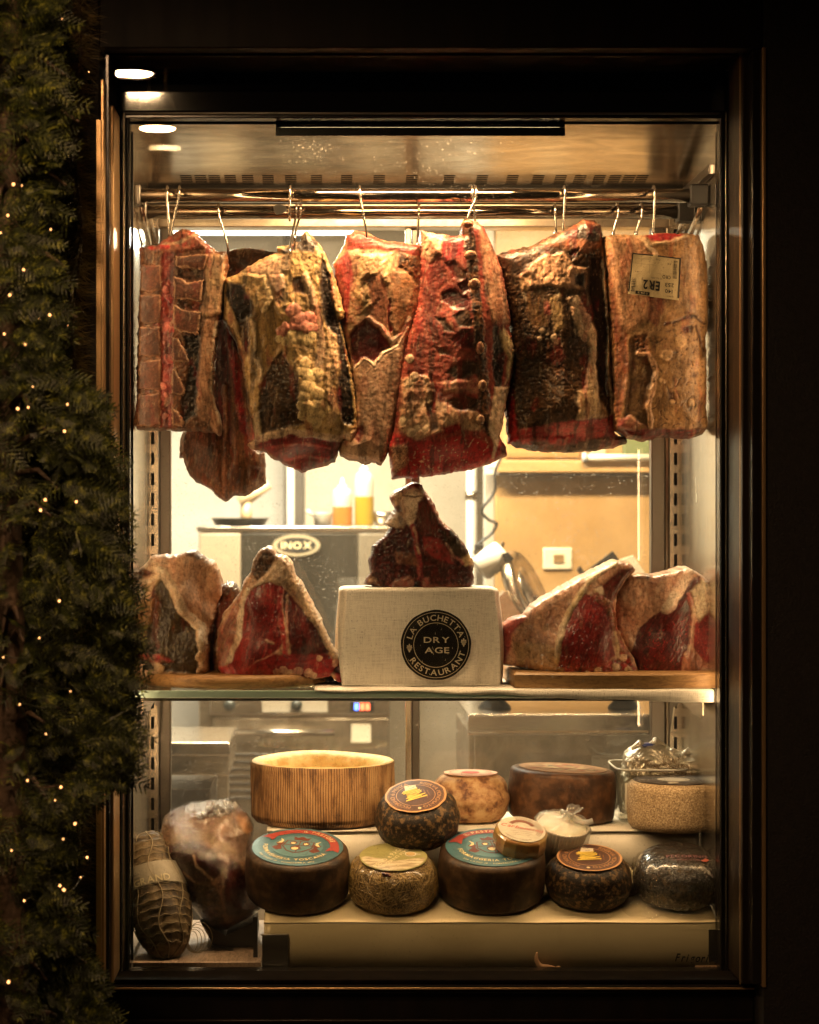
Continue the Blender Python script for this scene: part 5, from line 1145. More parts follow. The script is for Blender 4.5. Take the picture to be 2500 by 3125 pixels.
# ------------------------------------------------------------------ meat hooks
def hook(label, rail, px, pxb, pyb, dy=0.0, tip=True, r=.0026):
    """S hook: loop over the rail, shank down to the meat, point turned up"""
    Yr, zr = rail; R = .0195; x = PX(px, Yr)
    t = thing('meat_hook', label, 'hook', (x, Yr, zr), group='steel hooks on the rails')
    pts = [(0, -R * math.cos(a), R * math.sin(a)) for a in [math.radians(d) for d in (200, 170, 140, 110, 80, 50, 25, 5)]]
    pts = [(0, y, z) for _, y, z in pts]
    pts = [(0, -y, z) for _, y, z in pts]                 # open to the back, shank in front
    pts = list(reversed([(0, -y, z) for _, y, z in pts]))
    e = P(pxb, pyb, Yr - .02 + dy); ex, ey, ez = e[0] - x, e[1] - Yr, e[2] - zr
    body = [(0, R * math.cos(math.radians(a)), R * math.sin(math.radians(a))) for a in (-25, 10, 45, 80, 110, 140, 170)]
    body += [(ex * .1, -R * .98, -.012), (ex * .5, (ey - R) * .5, ez * .5), (ex, ey, ez), (ex * 1.03, ey + .006, ez - .016), (ex * 1.03, ey + .020, ez - .020), (ex * 1.03, ey + .030, ez - .008)]
    V, F = tubeVF(smooth_pts(body, 5), r, 8); mk('shank', V, F, M['hook'], t, world=False)
    V, F = tubeVF([(ex * 1.03, ey + .030, ez - .008), (ex * 1.03, ey + .034, ez + .004)], [r, .0004], 8); mk('point', V, F, M['hook'], t, world=False)
hook('steel hook upright in the sawn rib rack, beside a second one', RAIL1, 511, 516, 700)
hook('steel hook slanting into the sawn rib rack', RAIL1, 548, 524, 705)
hook('thin hook carrying the long dark joint on the back rail', RAIL2, 668, 694, 745, 0)
hook('steel hook through the broad fatty joint', RAIL2, 905, 885, 760, -.2)
hook('second steel hook through the broad fatty joint', RAIL2, 918, 900, 720, -.2)
hook('empty hook looped over the front rail above the broad fatty joint', RAIL1, 886, 884, 640)
hook('curved steel hook in the tapering loin', RAIL1, 1098, 1118, 708)
hook('steel hook at the thick end of the tapering loin', RAIL2, 1278, 1274, 742, -.12)
hook('steel hook at the tip of the rib side', RAIL1, 1441, 1450, 672)
hook('second hook at the tip of the rib side', RAIL1, 1452, 1428, 668)
hook('hook on the back rail left of the dark crusted joint top', RAIL2, 1692, 1697, 700)
hook('long curved hook through the top of the dark crusted joint', RAIL1, 1722, 1716, 752)
hook('hook on the back rail above the label sirloin', RAIL2, 1884, 1874, 704)
hook('short hook on the back rail, between the label sirloin hooks', RAIL2, 1956, 1944, 704)
hook('straight hook in the front of the label sirloin', RAIL1, 1995, 1994, 706)
# ------------------------------------------------------------------ glass shelf, boards, cloth, box
gs = thing('glass_shelf', 'thick green edged glass shelf across the cabinet', 'shelf', (0, .10, ZS - .015))
box('glass_plate', xL + .004, xR - .004, .106, .55, ZS - .0155, ZS - .0005, M['shelfglass'], gs, 0)
box('front_edge', xL + .004, xR - .004, .098, .1055, ZS - .0155, ZS - .0005, M['glassedge'], gs, .001)
lz_ = ZS - .0165
box('lamp_channel', xL + .02, xR - .02, .1075, .1095, lz_ - .006, lz_, M['steel'], gs, 0)
box('light_strip', xL + .03, xR - .03, .1105, .1185, lz_ - .0025, lz_ - .0005, M['led_dim'], gs, 0)
l = bpy.data.lights.new('shelf_light', 'AREA'); l.shape = 'RECTANGLE'; l.size = xR - xL - .08; l.size_y = .008; l.energy = E_SHELF; l.color = (1, .62, .32)
lo = bpy.data.objects.new('shelf_light', l); COL.objects.link(lo); lo.parent = gs; lo.location = ((xL + xR) / 2, .1145 - .10, -.0055 - .0); lo.rotation_euler = (math.radians(6), 0, 0)
def woodmat(name, c1, c2, ax=(1, 8, 8)):
    m, nt, b = newmat(name); v = coord(nt, ax); f = noise(nt, v, 14, 6, .6, 1.5); L(nt, ramp(nt, f, [(.3, c2), (.55, c1), (.75, tuple(x * 1.15 for x in c1))]), b.inputs['Base Color'])
    b.inputs['Roughness'].default_value = .5; bump(nt, b, f, .3, .001); return m
wd = woodmat('board_wood', (.36, .19, .07), (.18, .085, .03)); wd2 = woodmat('oak_board', (.38, .22, .09), (.20, .10, .04), (2, 8, 9))
t = thing('round_board', 'round worn wooden board under the two joints at the tree side', 'board', (PX(715, .34), .335, ZS))
a, b_ = 325 / SCL(.12), .215
V, F = latheVF([(.3, .0), (.97, .001), (1.0, .008), (1.0, .018), (.985, .026), (.96, .028), (.9, .0275), (.02, .0275)], 96); mk('board_body', [(x * a, y * b_, z) for x, y, z in V], F, wd, t, world=False)
V, F = ringVF(.915, .93, .0278, 96); mk('board_groove', [(x * a, y * b_, z) for x, y, z in V], F, flat('board_groove', (.12, .06, .025), .6), t, world=False, smooth=False)
t = thing('rectangular_board', 'thick oak board with curved front under the two joints by the cabinet side', 'board', (PX(1860, .3), .32, ZS + .004))
n = 40; pts = [(-.222, -.17)] + [(-.222 + .444 * i / n, -.20 - .02 * math.sin(math.pi * i / n)) for i in range(n + 1)] + [(.222, -.17), (.222, .2), (-.222, .2)]
V = [(x, y, 0) for x, y in pts] + [(x, y - .001, .027) for x, y in pts] + [(x * .985, y * .985, .031) for x, y in pts]; N = len(pts)
F = [tuple(range(N))[::-1], tuple(range(2 * N, 3 * N))] + [(k, (k + 1) % N, N + (k + 1) % N, N + k) for k in range(N)] + [(N + k, N + (k + 1) % N, 2 * N + (k + 1) % N, 2 * N + k) for k in range(N)]
mk('board_body', V, F, wd2, t, smooth=False, world=False); mk('end_grain', [(-.2225, -.19, .002), (-.2225, .19, .002), (-.2225, .19, .026), (-.2225, -.19, .026), (-.224, -.19, .002), (-.224, .19, .002), (-.224, .19, .026), (-.224, -.19, .026)], [(4, 5, 6, 7), (0, 1, 5, 4), (3, 7, 6, 2)], wd, t, smooth=False, world=False)
def clothmat(name, c, sc=900):
    m, nt, b = newmat(name); v = coord(nt)
    w1 = nd(nt, 'ShaderNodeTexWave', wave_type='BANDS', bands_direction='X', Scale=sc / 2.2, Distortion=1.2); w2 = nd(nt, 'ShaderNodeTexWave', wave_type='BANDS', bands_direction='Z', Scale=sc / 2.2, Distortion=1.2)
    for w in (w1, w2): L(nt, v, w.inputs['Vector']); w.inputs['Detail'].default_value = 2; w.inputs['Detail Scale'].default_value = .6
    ad = nd(nt, 'ShaderNodeMath', operation='ADD'); L(nt, w1.outputs['Fac'], ad.inputs[0]); L(nt, w2.outputs['Fac'], ad.inputs[1])
    va = coord(nt, (1, 1, .08)); vb = coord(nt, (.08, 1, 1)); s1 = noise(nt, va, 420, 2); s2 = noise(nt, vb, 420, 2)
    a2 = nd(nt, 'ShaderNodeMath', operation='ADD'); L(nt, s1, a2.inputs[0]); L(nt, s2, a2.inputs[1]); a3 = nd(nt, 'ShaderNodeMath', operation='MULTIPLY'); L(nt, a2.outputs[0], a3.inputs[0]); a3.inputs[1].default_value = .5
    L(nt, ramp(nt, a3.outputs[0], [(.3, tuple(x * .72 for x in c)), (.5, c), (.7, tuple(min(1, x * 1.12) for x in c))]), b.inputs['Base Color'])
    b.inputs['Roughness'].default_value = .9; b.inputs['Specular IOR Level'].default_value = .2
    bump(nt, b, ad.outputs[0], .25, .0006); return m
linen = clothmat('linen', (.88, .84, .77)); M['linen'] = linen
def cloth_box():
    Yb = .17; s = SCL(Yb); x0, x1 = PX(1016, Yb), PX(1545, Yb); z0, z1 = ZS + .0045, PZ(1795, Yb); dep = .20
    t = thing('cloth_covered_box', 'box draped in cream linen bearing the round black restaurant badge', 'box', ((x0 + x1) / 2, Yb + dep / 2, z0))
    cx = (x0 + x1) / 2; hw = (x1 - x0) / 2; H = z1 - z0
    nu, nv = 220, 46; V = []; F = []
    def ring(v):
        out = []
        flare = .002 * (1 - v) ** 1.2 + .004 * math.sin(math.pi * min(1, v * 1.1))
        for k in range(nu):
            a = 2 * math.pi * k / nu; c, s_ = math.cos(a), math.sin(a); e = .24
            x = abs(c) ** e * (1 if c > 0 else -1); y = abs(s_) ** e * (1 if s_ > 0 else -1)
            fold = (.006 * math.sin(a * 3 + 1) + .004 * math.sin(a * 7 + 2.2 * v) + .003 * math.sin(a * 13 + 1.5)) * (1 - v) ** .8
            corner = abs(c * s_) * 2
            fold += .016 * corner ** 5 * (1 - v) ** .6 * math.sin(9 * a + 2)
            out.append((x * (hw - .012 + flare + fold), y * (dep / 2 - .008 + flare + fold * .6), a))
        return out
    prof = [(i / 30, 1.0) for i in range(31)]
    for j in range(nv + 1):
        v = j / nv
        if v < .85: vv = v / .85 * .955; sh = 1
        else:
            q = (v - .85) / .15 * math.pi / 2; vv = .955 + .045 * math.sin(q); sh = 1 - .075 * (1 - math.cos(q)) 
        for x, y, a in ring(vv):
            V.append((x * sh, y * sh, vv * H + (.0012 * math.sin(a * 9) if vv < .02 else 0)))
    for j in range(nv):
        for k in range(nu): F.append((j*nu+k, j*nu+(k+1) % nu, (j+1)*nu+(k+1) % nu, (j+1)*nu+k))
    b = len(V) - nu
    for r in (.9, .7, .4, .05):
        for k in range(nu): x, y, z = V[b + k]; V.append((x * r, y * r, H + .0005 * math.sin(x * 60)))
    for q in range(4):
        o0 = b + q * nu
        for k in range(nu): F.append((o0 + k, o0 + (k+1) % nu, o0 + nu + (k+1) % nu, o0 + nu + k))
    F.append(tuple(range(b + 4 * nu, b + 5 * nu)))
    F.append(tuple(range(nu))[::-1])
    mk('cloth_cover', V, F, linen, t, world=False)
    # crumbs of crust on the cloth
    # badge: black disc, rings, lettering - slightly proud of the cloth front
    ccx = PX(1330, Yb) - cx; ccz = PZ(1968, Yb) - z0; yf = -(dep / 2 + .0062); R = 107 / s
    def put(name, VF, m, par, lift):
        return mk(name, [(ccx + x, yf - lift - .0, ccz + y) for x, y, z in VF[0]], VF[1], m, par, smooth=False, world=False)
    V2, F2 = discVF(R, 0, .002, 160, wob=.004); bad = mk('badge', [(ccx + x, yf - z, ccz + y) for x, y, z in V2], F2, mottled('badge_black_print', [(.3, (.006, .005, .004)), (.7, (.012, .010, .008))], 60, (.6, .8), bmp=.2, spec=.08), t, smooth=False, world=False)
    mb = MB(); mb.add(*ringVF(R * .925, R * .938, 0)); mb.add(*ringVF(R * .625, R * .64, 0))
    arc_text(mb, 'LA BUCHETTA', R * .78, math.radians(90 - (-2)), R * .235, wide=1.12, gap=.16, off=.012)
    arc_text(mb, 'RESTAURANT', R * .78, math.radians(270 + 8), R * .235, wide=1.12, gap=.14, off=.012, inside=True)
    line_text(mb, 'DRY', R * .02, R * .15, R * .235, wide=1.45, off=.012, gap=.14); line_text(mb, 'AGE', R * .03, -R * .145, R * .235, wide=1.45, off=.012, gap=.14)
    for fx, fz in ((-.755, -.09), (.79, .07)):           # little lilies left and right
        for ang, ln in ((90, .12), (50, .10), (130, .10), (15, .08), (165, .08), (-90, .11), (-50, .07), (-130, .07)):
            a = math.radians(ang); px_, pz_ = fx * R + math.cos(a) * ln * R * .55, fz * R + math.sin(a) * ln * R * .55
            q = []; 
            for k in range(10):
                th = 2 * math.pi * k / 10; u, w = math.cos(th) * ln * R * .52, math.sin(th) * .026 * R
                q.append((px_ + u * math.cos(a) - w * math.sin(a), pz_ + u * math.sin(a) + w * math.cos(a)))
            mb.add(*polyVF(q, 0))
    rg = random.Random(3)
    for _ in range(26):                                   # worn scratches in the print
        a, rr = rg.uniform(0, 6.28), R * rg.uniform(.1, .97); x, y = rr * math.cos(a), rr * math.sin(a); l = R * rg.uniform(.02, .09); w = R * .006; th = rg.uniform(1.2, 2.1)
        mb.add([(x - w, y, 0), (x + w, y, 0), (x + w * .3 + l * math.cos(th), y + l * math.sin(th), 0)], [(0, 1, 2)])
    put('badge_lettering', (mb.V, mb.F), flat('linen_print', (.62, .54, .40), .8), bad, .0029)
    mk('hem', *tubeVF([(-hw + .02, -dep / 2 - .004, .002), (0, -dep / 2 - .006, .0015), (hw - .02, -dep / 2 - .004, .002)], .0013, 6), linen, t, world=False)
    return t
cloth_box()
# linen runner on the shelf
t = thing('linen_runner', 'cream linen cloth lying flat on the glass shelf and hanging over its edge', 'cloth', (PX(1700, .1), .10, ZS))
V = []; F = []; nx = 90; 
xa, xb = PX(960, .1), xR - .006
prof = [(.50, .0012, 0), (.3, .0012, 0), (.14, .0014, 0), (.099, .0016, .0), (.0945, .000, .2), (.0935, -.006, .6), (.0930, -.012, 1.)]
for j, (y, z, dr) in enumerate(prof):
    for i in range(nx + 1):
        u = i / nx; x = xa + (xb - xa) * u; hang = .10 + .95 * sstep(.12, .98, np.array(u)) + .06 * math.sin(u * 22) 
        V.append((x - t.location[0], y - .10 + .0012 * math.sin(u * 31 + j) * (dr > 0), (z if dr == 0 else .0012 - dr * .0225 * hang) + .0006 * math.sin(u * 40 + y * 90)))
for j in range(len(prof) - 1):
    for i in range(nx): q = j * (nx + 1) + i; F.append((q, q + 1, q + nx + 2, q + nx + 1))
o = mk('runner_sheet', V, F, linen, t, world=False); o.modifiers.new('thickness', 'SOLIDIFY').thickness = .001
o = mk('runner_hem', *tubeVF([tuple(V[6 * (nx + 1) + i]) for i in range(nx + 1)], .0011, 6), linen, t, world=False)

# ------------------------------------------------------------------ stepped cheese display at the bottom
ZF = PZ(2815, .075); TY0, TY1 = .075, .285; SLOPE = math.radians(15); ZT2 = PZ(2535, .285)
xt0, xt1 = PX(806, .08), xR - .003
ds = thing('cheese_display_step', 'cream sheet covered display step carrying the cheeses', 'display step', ((xt0 + xt1) / 2, .3, zB))
zr = ZF + (TY1 - TY0) * math.tan(SLOPE)
def quadstrip(name, pts, m, th=.003):
    V = []; F = []; nx = 60
    for (y, z) in pts:
        for i in range(nx + 1): u = i / nx; V.append((xt0 + (xt1 - xt0) * u, y + .0004 * math.sin(u * 17 + z * 60), z + .0006 * math.sin(u * 23 + y * 50)))
    for j in range(len(pts) - 1):
        for i in range(nx): q = j * (nx + 1) + i; F.append((q, q + 1, q + nx + 2, q + nx + 1))
    o = mk(name, V, F, m, ds); md = o.modifiers.new('thickness', 'SOLIDIFY'); md.thickness = th; md.offset = -1; return o
quadstrip('front_skirt', [(TY0 + .008, zB + .001), (TY0 + .006, (zB + ZF) / 2), (TY0 + .002, ZF - .004)], M['tray'])
quadstrip('lower_tread', [(TY0, ZF - .001), (TY0 + .002, ZF + .001), ((TY0 + TY1) / 2, (ZF + zr) / 2), (TY1 + .003, zr)], M['tray'])
quadstrip('riser', [(TY1 + .004, zr + .001), (TY1 + .004, ZT2 - .004)], M['white_plastic'])
quadstrip('upper_tread', [(TY1, ZT2), (.45, ZT2), (.585, ZT2)], M['white_plastic'])
def treadz(Y): return ZF + (Y - TY0) * math.tan(SLOPE)
CG = 'cheeses on the display step'
def seeded(s):
    def d(amp, f=6):
        return lambda a, r, z, i: (amp * (math.sin(a * 3 + s) * .5 + math.sin(a * 7 + z * 40 + s) * .3 + math.sin(a * 13 + z * 90 + 2 * s) * .25), amp * .3 * math.sin(a * 2 + s) * (r > .02))
    return d
def cheese(label, px, Y, r, H, m, front=True, tilt=None, roll=0., rc=(.018, .014), belly=.004, dome=.0, z=None, amp=.0012, n=144, name='round_cheese', disp=None, yaw=0.):
    tl = SLOPE if (front and tilt is None) else (tilt or 0.)
    zz = (treadz(Y) if front else ZT2) + .001 if z is None else z
    t = thing(name, label, 'cheese', (PX(px, Y), Y, zz), (tl, roll, 0), group=CG); t.rotation_mode = 'XYZ'
    V, F = latheVF(rprof(r, H, rc[0], rc[1], belly, dome), n, disp or seeded(px)(amp)); mk('rind', V, F, m, t, world=False)
    return t
# rinds
rind_dark = mottled('dark_rind', [(.32, (.009, .005, .003)), (.52, (.022, .012, .006)), (.66, (.16, .09, .032))], 95, (.35, .6), spec=.3, bmp=.8, bdist=.002, bscale=260, detail=8)
rind_brown = mottled('brown_rind', [(.3, (.030, .012, .005)), (.5, (.058, .024, .010)), (.70, (.105, .046, .019))], 34, (.4, .62), spec=.3, bmp=.45, bdist=.0015, bscale=200, detail=8)
rind_past = mottled('oiled_rind', [(.3, (.018, .008, .003)), (.5, (.036, .017, .007)), (.72, (.085, .044, .018))], 34, (.38, .6), spec=.3, bmp=.4, bdist=.0012, bscale=210, detail=8)
rind_tan = mottled('tan_rind', [(.28, (.13, .045, .018)), (.45, (.36, .18, .075)), (.7, (.56, .36, .18))], 34, (.5, .75), bmp=.6, bdist=.002, bscale=140, detail=8, sss=.1)
rind_grey = mottled('grey_rough_rind', [(.3, (.17, .10, .045)), (.5, (.33, .22, .11)), (.72, (.50, .37, .22))], 300, (.6, .85), bmp=1.0, bdist=.003, bscale=260, detail=6)
rind_wheel = mottled('grooved_rind', [(.28, (.15, .07, .028)), (.5, (.38, .205, .085)), (.75, (.50, .30, .135))], 40, (.5, .75), bmp=.5, bdist=.0015, bscale=150, stretch=(1, 1, .25), detail=7)
hay = mottled('hay_coat', [(.3, (.055, .03, .012)), (.48, (.19, .115, .035)), (.66, (.40, .27, .10))], 120, (.22, .5), bmp=1.0, bdist=.006, bscale=150, detail=5, dist=2.5, coat=.7)
def groove(m):
    """shade of the pressed grooves is darkened into the colour: 100 pairs of ribs round the wheel"""
    nt = m.node_tree; b = nt.nodes['Principled BSDF']; tc = nd(nt, 'ShaderNodeTexCoord'); sx = nd(nt, 'ShaderNodeSeparateXYZ'); L(nt, tc.outputs['Object'], sx.inputs[0])
    at = nd(nt, 'ShaderNodeMath', operation='ARCTAN2'); L(nt, sx.outputs[1], at.inputs[0]); L(nt, sx.outputs[0], at.inputs[1])
    wob = noise(nt, coord(nt, (1, 1, .4)), 30, 2); wm = nd(nt, 'ShaderNodeMath', operation='MULTIPLY_ADD'); L(nt, wob, wm.inputs[0]); wm.inputs[1].default_value = 5.0
    mu = nd(nt, 'ShaderNodeMath', operation='MULTIPLY'); L(nt, at.outputs[0], mu.inputs[0]); mu.inputs[1].default_value = 172.0; L(nt, mu.outputs[0], wm.inputs[2])
    si = nd(nt, 'ShaderNodeMath', operation='SINE'); L(nt, wm.outputs[0], si.inputs[0]); hf = nd(nt, 'ShaderNodeMath', operation='MULTIPLY_ADD'); L(nt, si.outputs[0], hf.inputs[0]); hf.inputs[1].default_value = .5; hf.inputs[2].default_value = .5
    col = b.inputs['Base Color'].links[0].from_socket; mx = nd(nt, 'ShaderNodeMix', data_type='RGBA', blend_type='MULTIPLY'); mx.inputs[0].default_value = 1
    L(nt, col, mx.inputs[6]); L(nt, ramp(nt, hf.outputs[0], [(.10, (.34, .27, .20)), (.55, (1, 1, 1))]), mx.inputs[7]); L(nt, mx.outputs[2], b.inputs['Base Color'])
groove(rind_wheel)
paste = mottled('cheese_paste', [(.3, (.60, .38, .13)), (.6, (.76, .54, .24))], 40, (.5, .7), bmp=.5, bdist=.002, bscale=120, sss=.25)
# paper labels
def paper(name, c, wr=.3, rough=.4):
    return mottled(name, [(.3, tuple(v * .82 for v in c)), (.7, c)], 30, (rough, rough + .2), bmp=wr, bdist=.002, bscale=60, detail=3, dist=1.0)
def fl(mb): return mb.V, mb.F
def lay(name, mb, m, par): return mk(name, mb.V, mb.F, m, par, smooth=False, world=False)

# 1 hollowed wheel
t = thing('hollow_round_cheese', 'large grooved cheese wheel hollowed out into a bowl', 'cheese', (PX(985, .435), .435, ZT2 + .001), group=CG)
r, H = .160, .135
def wd_(a, r_, z, i):
    g = .0024 * abs(math.sin(a * 86 + .3 * math.sin(z * 40))) ** .6 if r_ > r * .9 and z < H - .004 else 0
    return (-g + .0018 * math.sin(a * 2 + .5) * (r_ > .02) + .0008 * math.sin(a * 11 + z * 30), 0.004 * max(0, math.sin(a - .2)) ** 6 * (z > H * .8) + .0005 * math.sin(a * 9) * (z > H * .9))
pr = [(.003, .0), (r * .8, 0), (r * .95, .003), (r * .985, .012)] + [(r + .001 * math.sin(k / 12 * 3.1), .012 + (H - .016) * k / 12) for k in range(13)] + [(r - .001, H - .001)]
V, F = latheVF(pr, 480, wd_, closed=False); mk('rind', V, F, rind_wheel, t, world=False)
pr2 = [(r - .0012, H - .001), (r - .004, H + .001), (r - .02, H - .002), (r - .03, H - .010), (r - .036, H - .03), (r - .045, H - .06), (r - .07, H - .072), (.01, H - .075)]
V, F = latheVF(pr2, 240, lambda a, r_, z, i: (.0012 * math.sin(a * 6 + i) * (i > 1) + .0008 * math.sin(a * 17 + i) * (i > 1), .004 * max(0, math.sin(a - .2)) ** 6 * (z > H * .9) + .0007 * math.sin(a * 23 + i * 2) * (i > 1)), closed=False); mk('paste', V, F, paste, t, world=False)

# 2 three wheels with the brown and gold label (two kinds of pose)
browng = paper('brown_label', (.085, .036, .026), .5, .3); gold = flat('label_gold', (.52, .27, .12), .45); yellow = flat('label_yellow', (.74, .52, .08), .5); white = paper('price_ticket', (.76, .66, .52), .1); redp = flat('red_print', (.42, .05, .04), .5)
def pienza_label(t, z, R, yaw, wob=.006, z_=0):
    c, s_ = math.cos(yaw), math.sin(yaw)
    def rot(mb):
        mb.V = [(x * c - y * s_, x * s_ + y * c, zz) for x, y, zz in mb.V]; return mb
    mb = MB(); mb.add(*discVF(R, z, .0012, 96, wob)); lb = lay('label', rot(mb), gold, t)
    mb = MB(); mb.add(*discVF(R * .93, z + .0013, .0004, 96, wob * .8)); f_ = lay('label_field', rot(mb), browng, lb)
    mb = MB(); zz = z + .0022
    mb.add(*ringVF(R * .62, R * .64, zz)); mb.add(*ringVF(R * .895, R * .90, zz))
    arc_text(mb, 'PECORINO di PIENZA', R * .765, math.radians(180 - 12), R * .20, off=.0, gap=.10, z=zz); arc_text(mb, 'RISERVA MONCHIATO', R * .765, math.radians(-12), R * .20, gap=.08, z=zz)
    lay('label_lettering', rot(mb), gold, lb)
    mb = MB(); rg = random.Random(7)
    for k in range(9):
        y = R * (.30 - .072 * k); x0 = -R * rg.uniform(.30, .48); x1 = R * rg.uniform(.12, .34); sl_ = R * .10
        mb.add([(x0, y, zz + .0004 + k * 2e-5), (x1, y + sl_, zz + .0004 + k * 2e-5), (x1 + R * .04, y + sl_ + R * .062, zz + .0004 + k * 2e-5), (x0 + R * .05, y + R * .066, zz + .0004 + k * 2e-5)], [(0, 1, 2, 3)])
    lay('label_emblem', rot(mb), yellow, lb)
    mb = MB()
    for k in range(7):                                    # dark engraving on the emblem
        x = -R * .24 + R * .07 * k; mb.add(*ringVF(R * .022, R * .034, zz + .0010, 10, x, R * (.08 + .03 * math.sin(k * 2.1))))
    lay('label_engraving', rot(mb), ink, lb)
    mb = MB(); mb.add(*discVF(R * .055, zz, .0004, 24, 0, -R * .1, -R * .80)); lay('label_seal', rot(mb), M['cream_print'], lb)
    mb = MB(); mb.add([(-R * .26, R * .34, zz + .001), (R * .14, R * .38, zz + .001), (R * .16, R * .58, zz + .0016), (-R * .20, R * .64, zz + .0016)], [(0, 1, 2, 3)]); pt = lay('price_ticket', rot(mb), white, lb)
    mb = MB(); line_text(mb, '12,4', -R * .06, R * .55, R * .09, z=zz + .0022, ang=.05); line_text(mb, '19,00', -R * .02, R * .42, R * .07, z=zz + .0020, ang=.05); lay('ticket_print', rot(mb), ink, pt)
    mb = MB(); line_text(mb, 'TOSCANO STAGIONATO', R * .33, 0, R * .055, ang=math.pi / 2, z=zz, wide=.8); line_text(mb, 'LATTE DI PECORA', R * .43, 0, R * .05, ang=math.pi / 2, z=zz, wide=.8); lay('label_small_print', rot(mb), gold, lb)
t = cheese('dark round cheese tipped forward between wheels, its brown label crinkled', 1278, .27, .088, .098, rind_dark, tilt=math.radians(24), roll=math.radians(-5), z=PZ(2560, .27) + .008, rc=(.040, .03), belly=.004, amp=.002)
pienza_label(t, .0985, .066, math.radians(12), .008)
t = cheese('dark round cheese with brown label and white price ticket on the lower tread', 1795, .185, .0885, .092, rind_dark, rc=(.036, .028), belly=.004, amp=.0015)
pienza_label(t, .0925, .0685, math.radians(-2), .002)
# 3 tan cheese
t = cheese('tan mottled cheese with a flat pink paper on top, behind the dark one', 1436, .43, .083, .105, rind_tan, front=False, rc=(.034, .034), belly=.006, amp=.002)
mb = MB(); mb.add(*discVF(.060, .106, .0018, 60, .006)); lb = lay('paper_label', mb, paper('pink_paper', (.66, .38, .27), .3), t)
mb = MB(); mb.add(*ringVF(.045, .047, .1085)); mb.add(*discVF(.02, .1082, .0004, 30)); lay('label_print', mb, redp, lb)
# 4 big brown wheel
t = cheese('big smooth brown cheese wheel with a picture label, beside the plastic tub', 1711, .435, .1175, .112, rind_brown, front=False, rc=(.012, .014), belly=.003, roll=math.radians(2.6), amp=.0012, z=ZT2 + .0055)
mb = MB(); mb.add(*discVF(.098, .1125, .001, 90, .003)); lb = lay('label', mb, paper('picture_label', (.20, .10, .05), .3, .3), t)
rg = random.Random(12); 
for nm, c, k_ in (('label_patch_cream', (.46, .35, .2), 34), ('label_patch_red', (.36, .08, .06), 14), ('label_patch_dark', (.05, .04, .03), 20)):
    mb = MB()
    for _ in range(k_):
        x, y = rg.uniform(-.07, .07), rg.uniform(-.06, .06); w, h_ = rg.uniform(.004, .016), rg.uniform(.003, .009); q = [(x + w * math.cos(a) * rg.uniform(.6, 1), y + h_ * math.sin(a) * rg.uniform(.6, 1)) for a in [k * math.pi / 4 for k in range(8)]]
        mb.add(*polyVF(q, .1137 + _ * 6e-6 + (nm[-1] == 'd') * 3e-4))
    if nm[-3:] == 'red': arc_text(mb, 'PECORINO TOSCANO', .084, math.radians(-70), .012, z=.1142, inside=False)
    lay('label_picture', mb, flat(nm, c, .5), lb)
# 5 rough grey cheese
t = cheese('rough grey brown cheese with a black label lying on the step above the wrapped one', 2056, .315, .1010, .104, rind_grey, front=False, rc=(.016, .020), belly=.001, amp=.0012)
mb = MB(); mb.add(*discVF(.087, .1045, .0015, 90, .004)); lb = lay('label', mb, paper('black_label', (.05, .036, .032), .6, .25), t)
mb = MB(); mb.add(*discVF(.035, .1062, .0003, 40)); mb.add(*discVF(.012, .1062, .0003, 24, 0, -.01, -.058)); arc_text(mb, 'ERBA', .058, math.radians(88), .026, z=.1066, off=.01, spread=1.15); lay('label_print', mb, flat('label_cream', (.50, .42, .32), .5), lb)
mb = MB(); mb.add(*ringVF(.045, .0462, .1065)); [mb.add(*ringVF(.05 + .004 * k, .0506 + .004 * k, .1066, 30, 0, 0, .1 + k * .2, 1.0 + k * .1)) for k in range(6)]; [mb.add(*ringVF(.05 + .004 * k, .0506 + .004 * k, .1066, 30, 0, 0, 2.3, 3.4)) for k in range(6)]; lay('label_lines', mb, flat('label_grey', (.4, .35, .3), .5), lb)

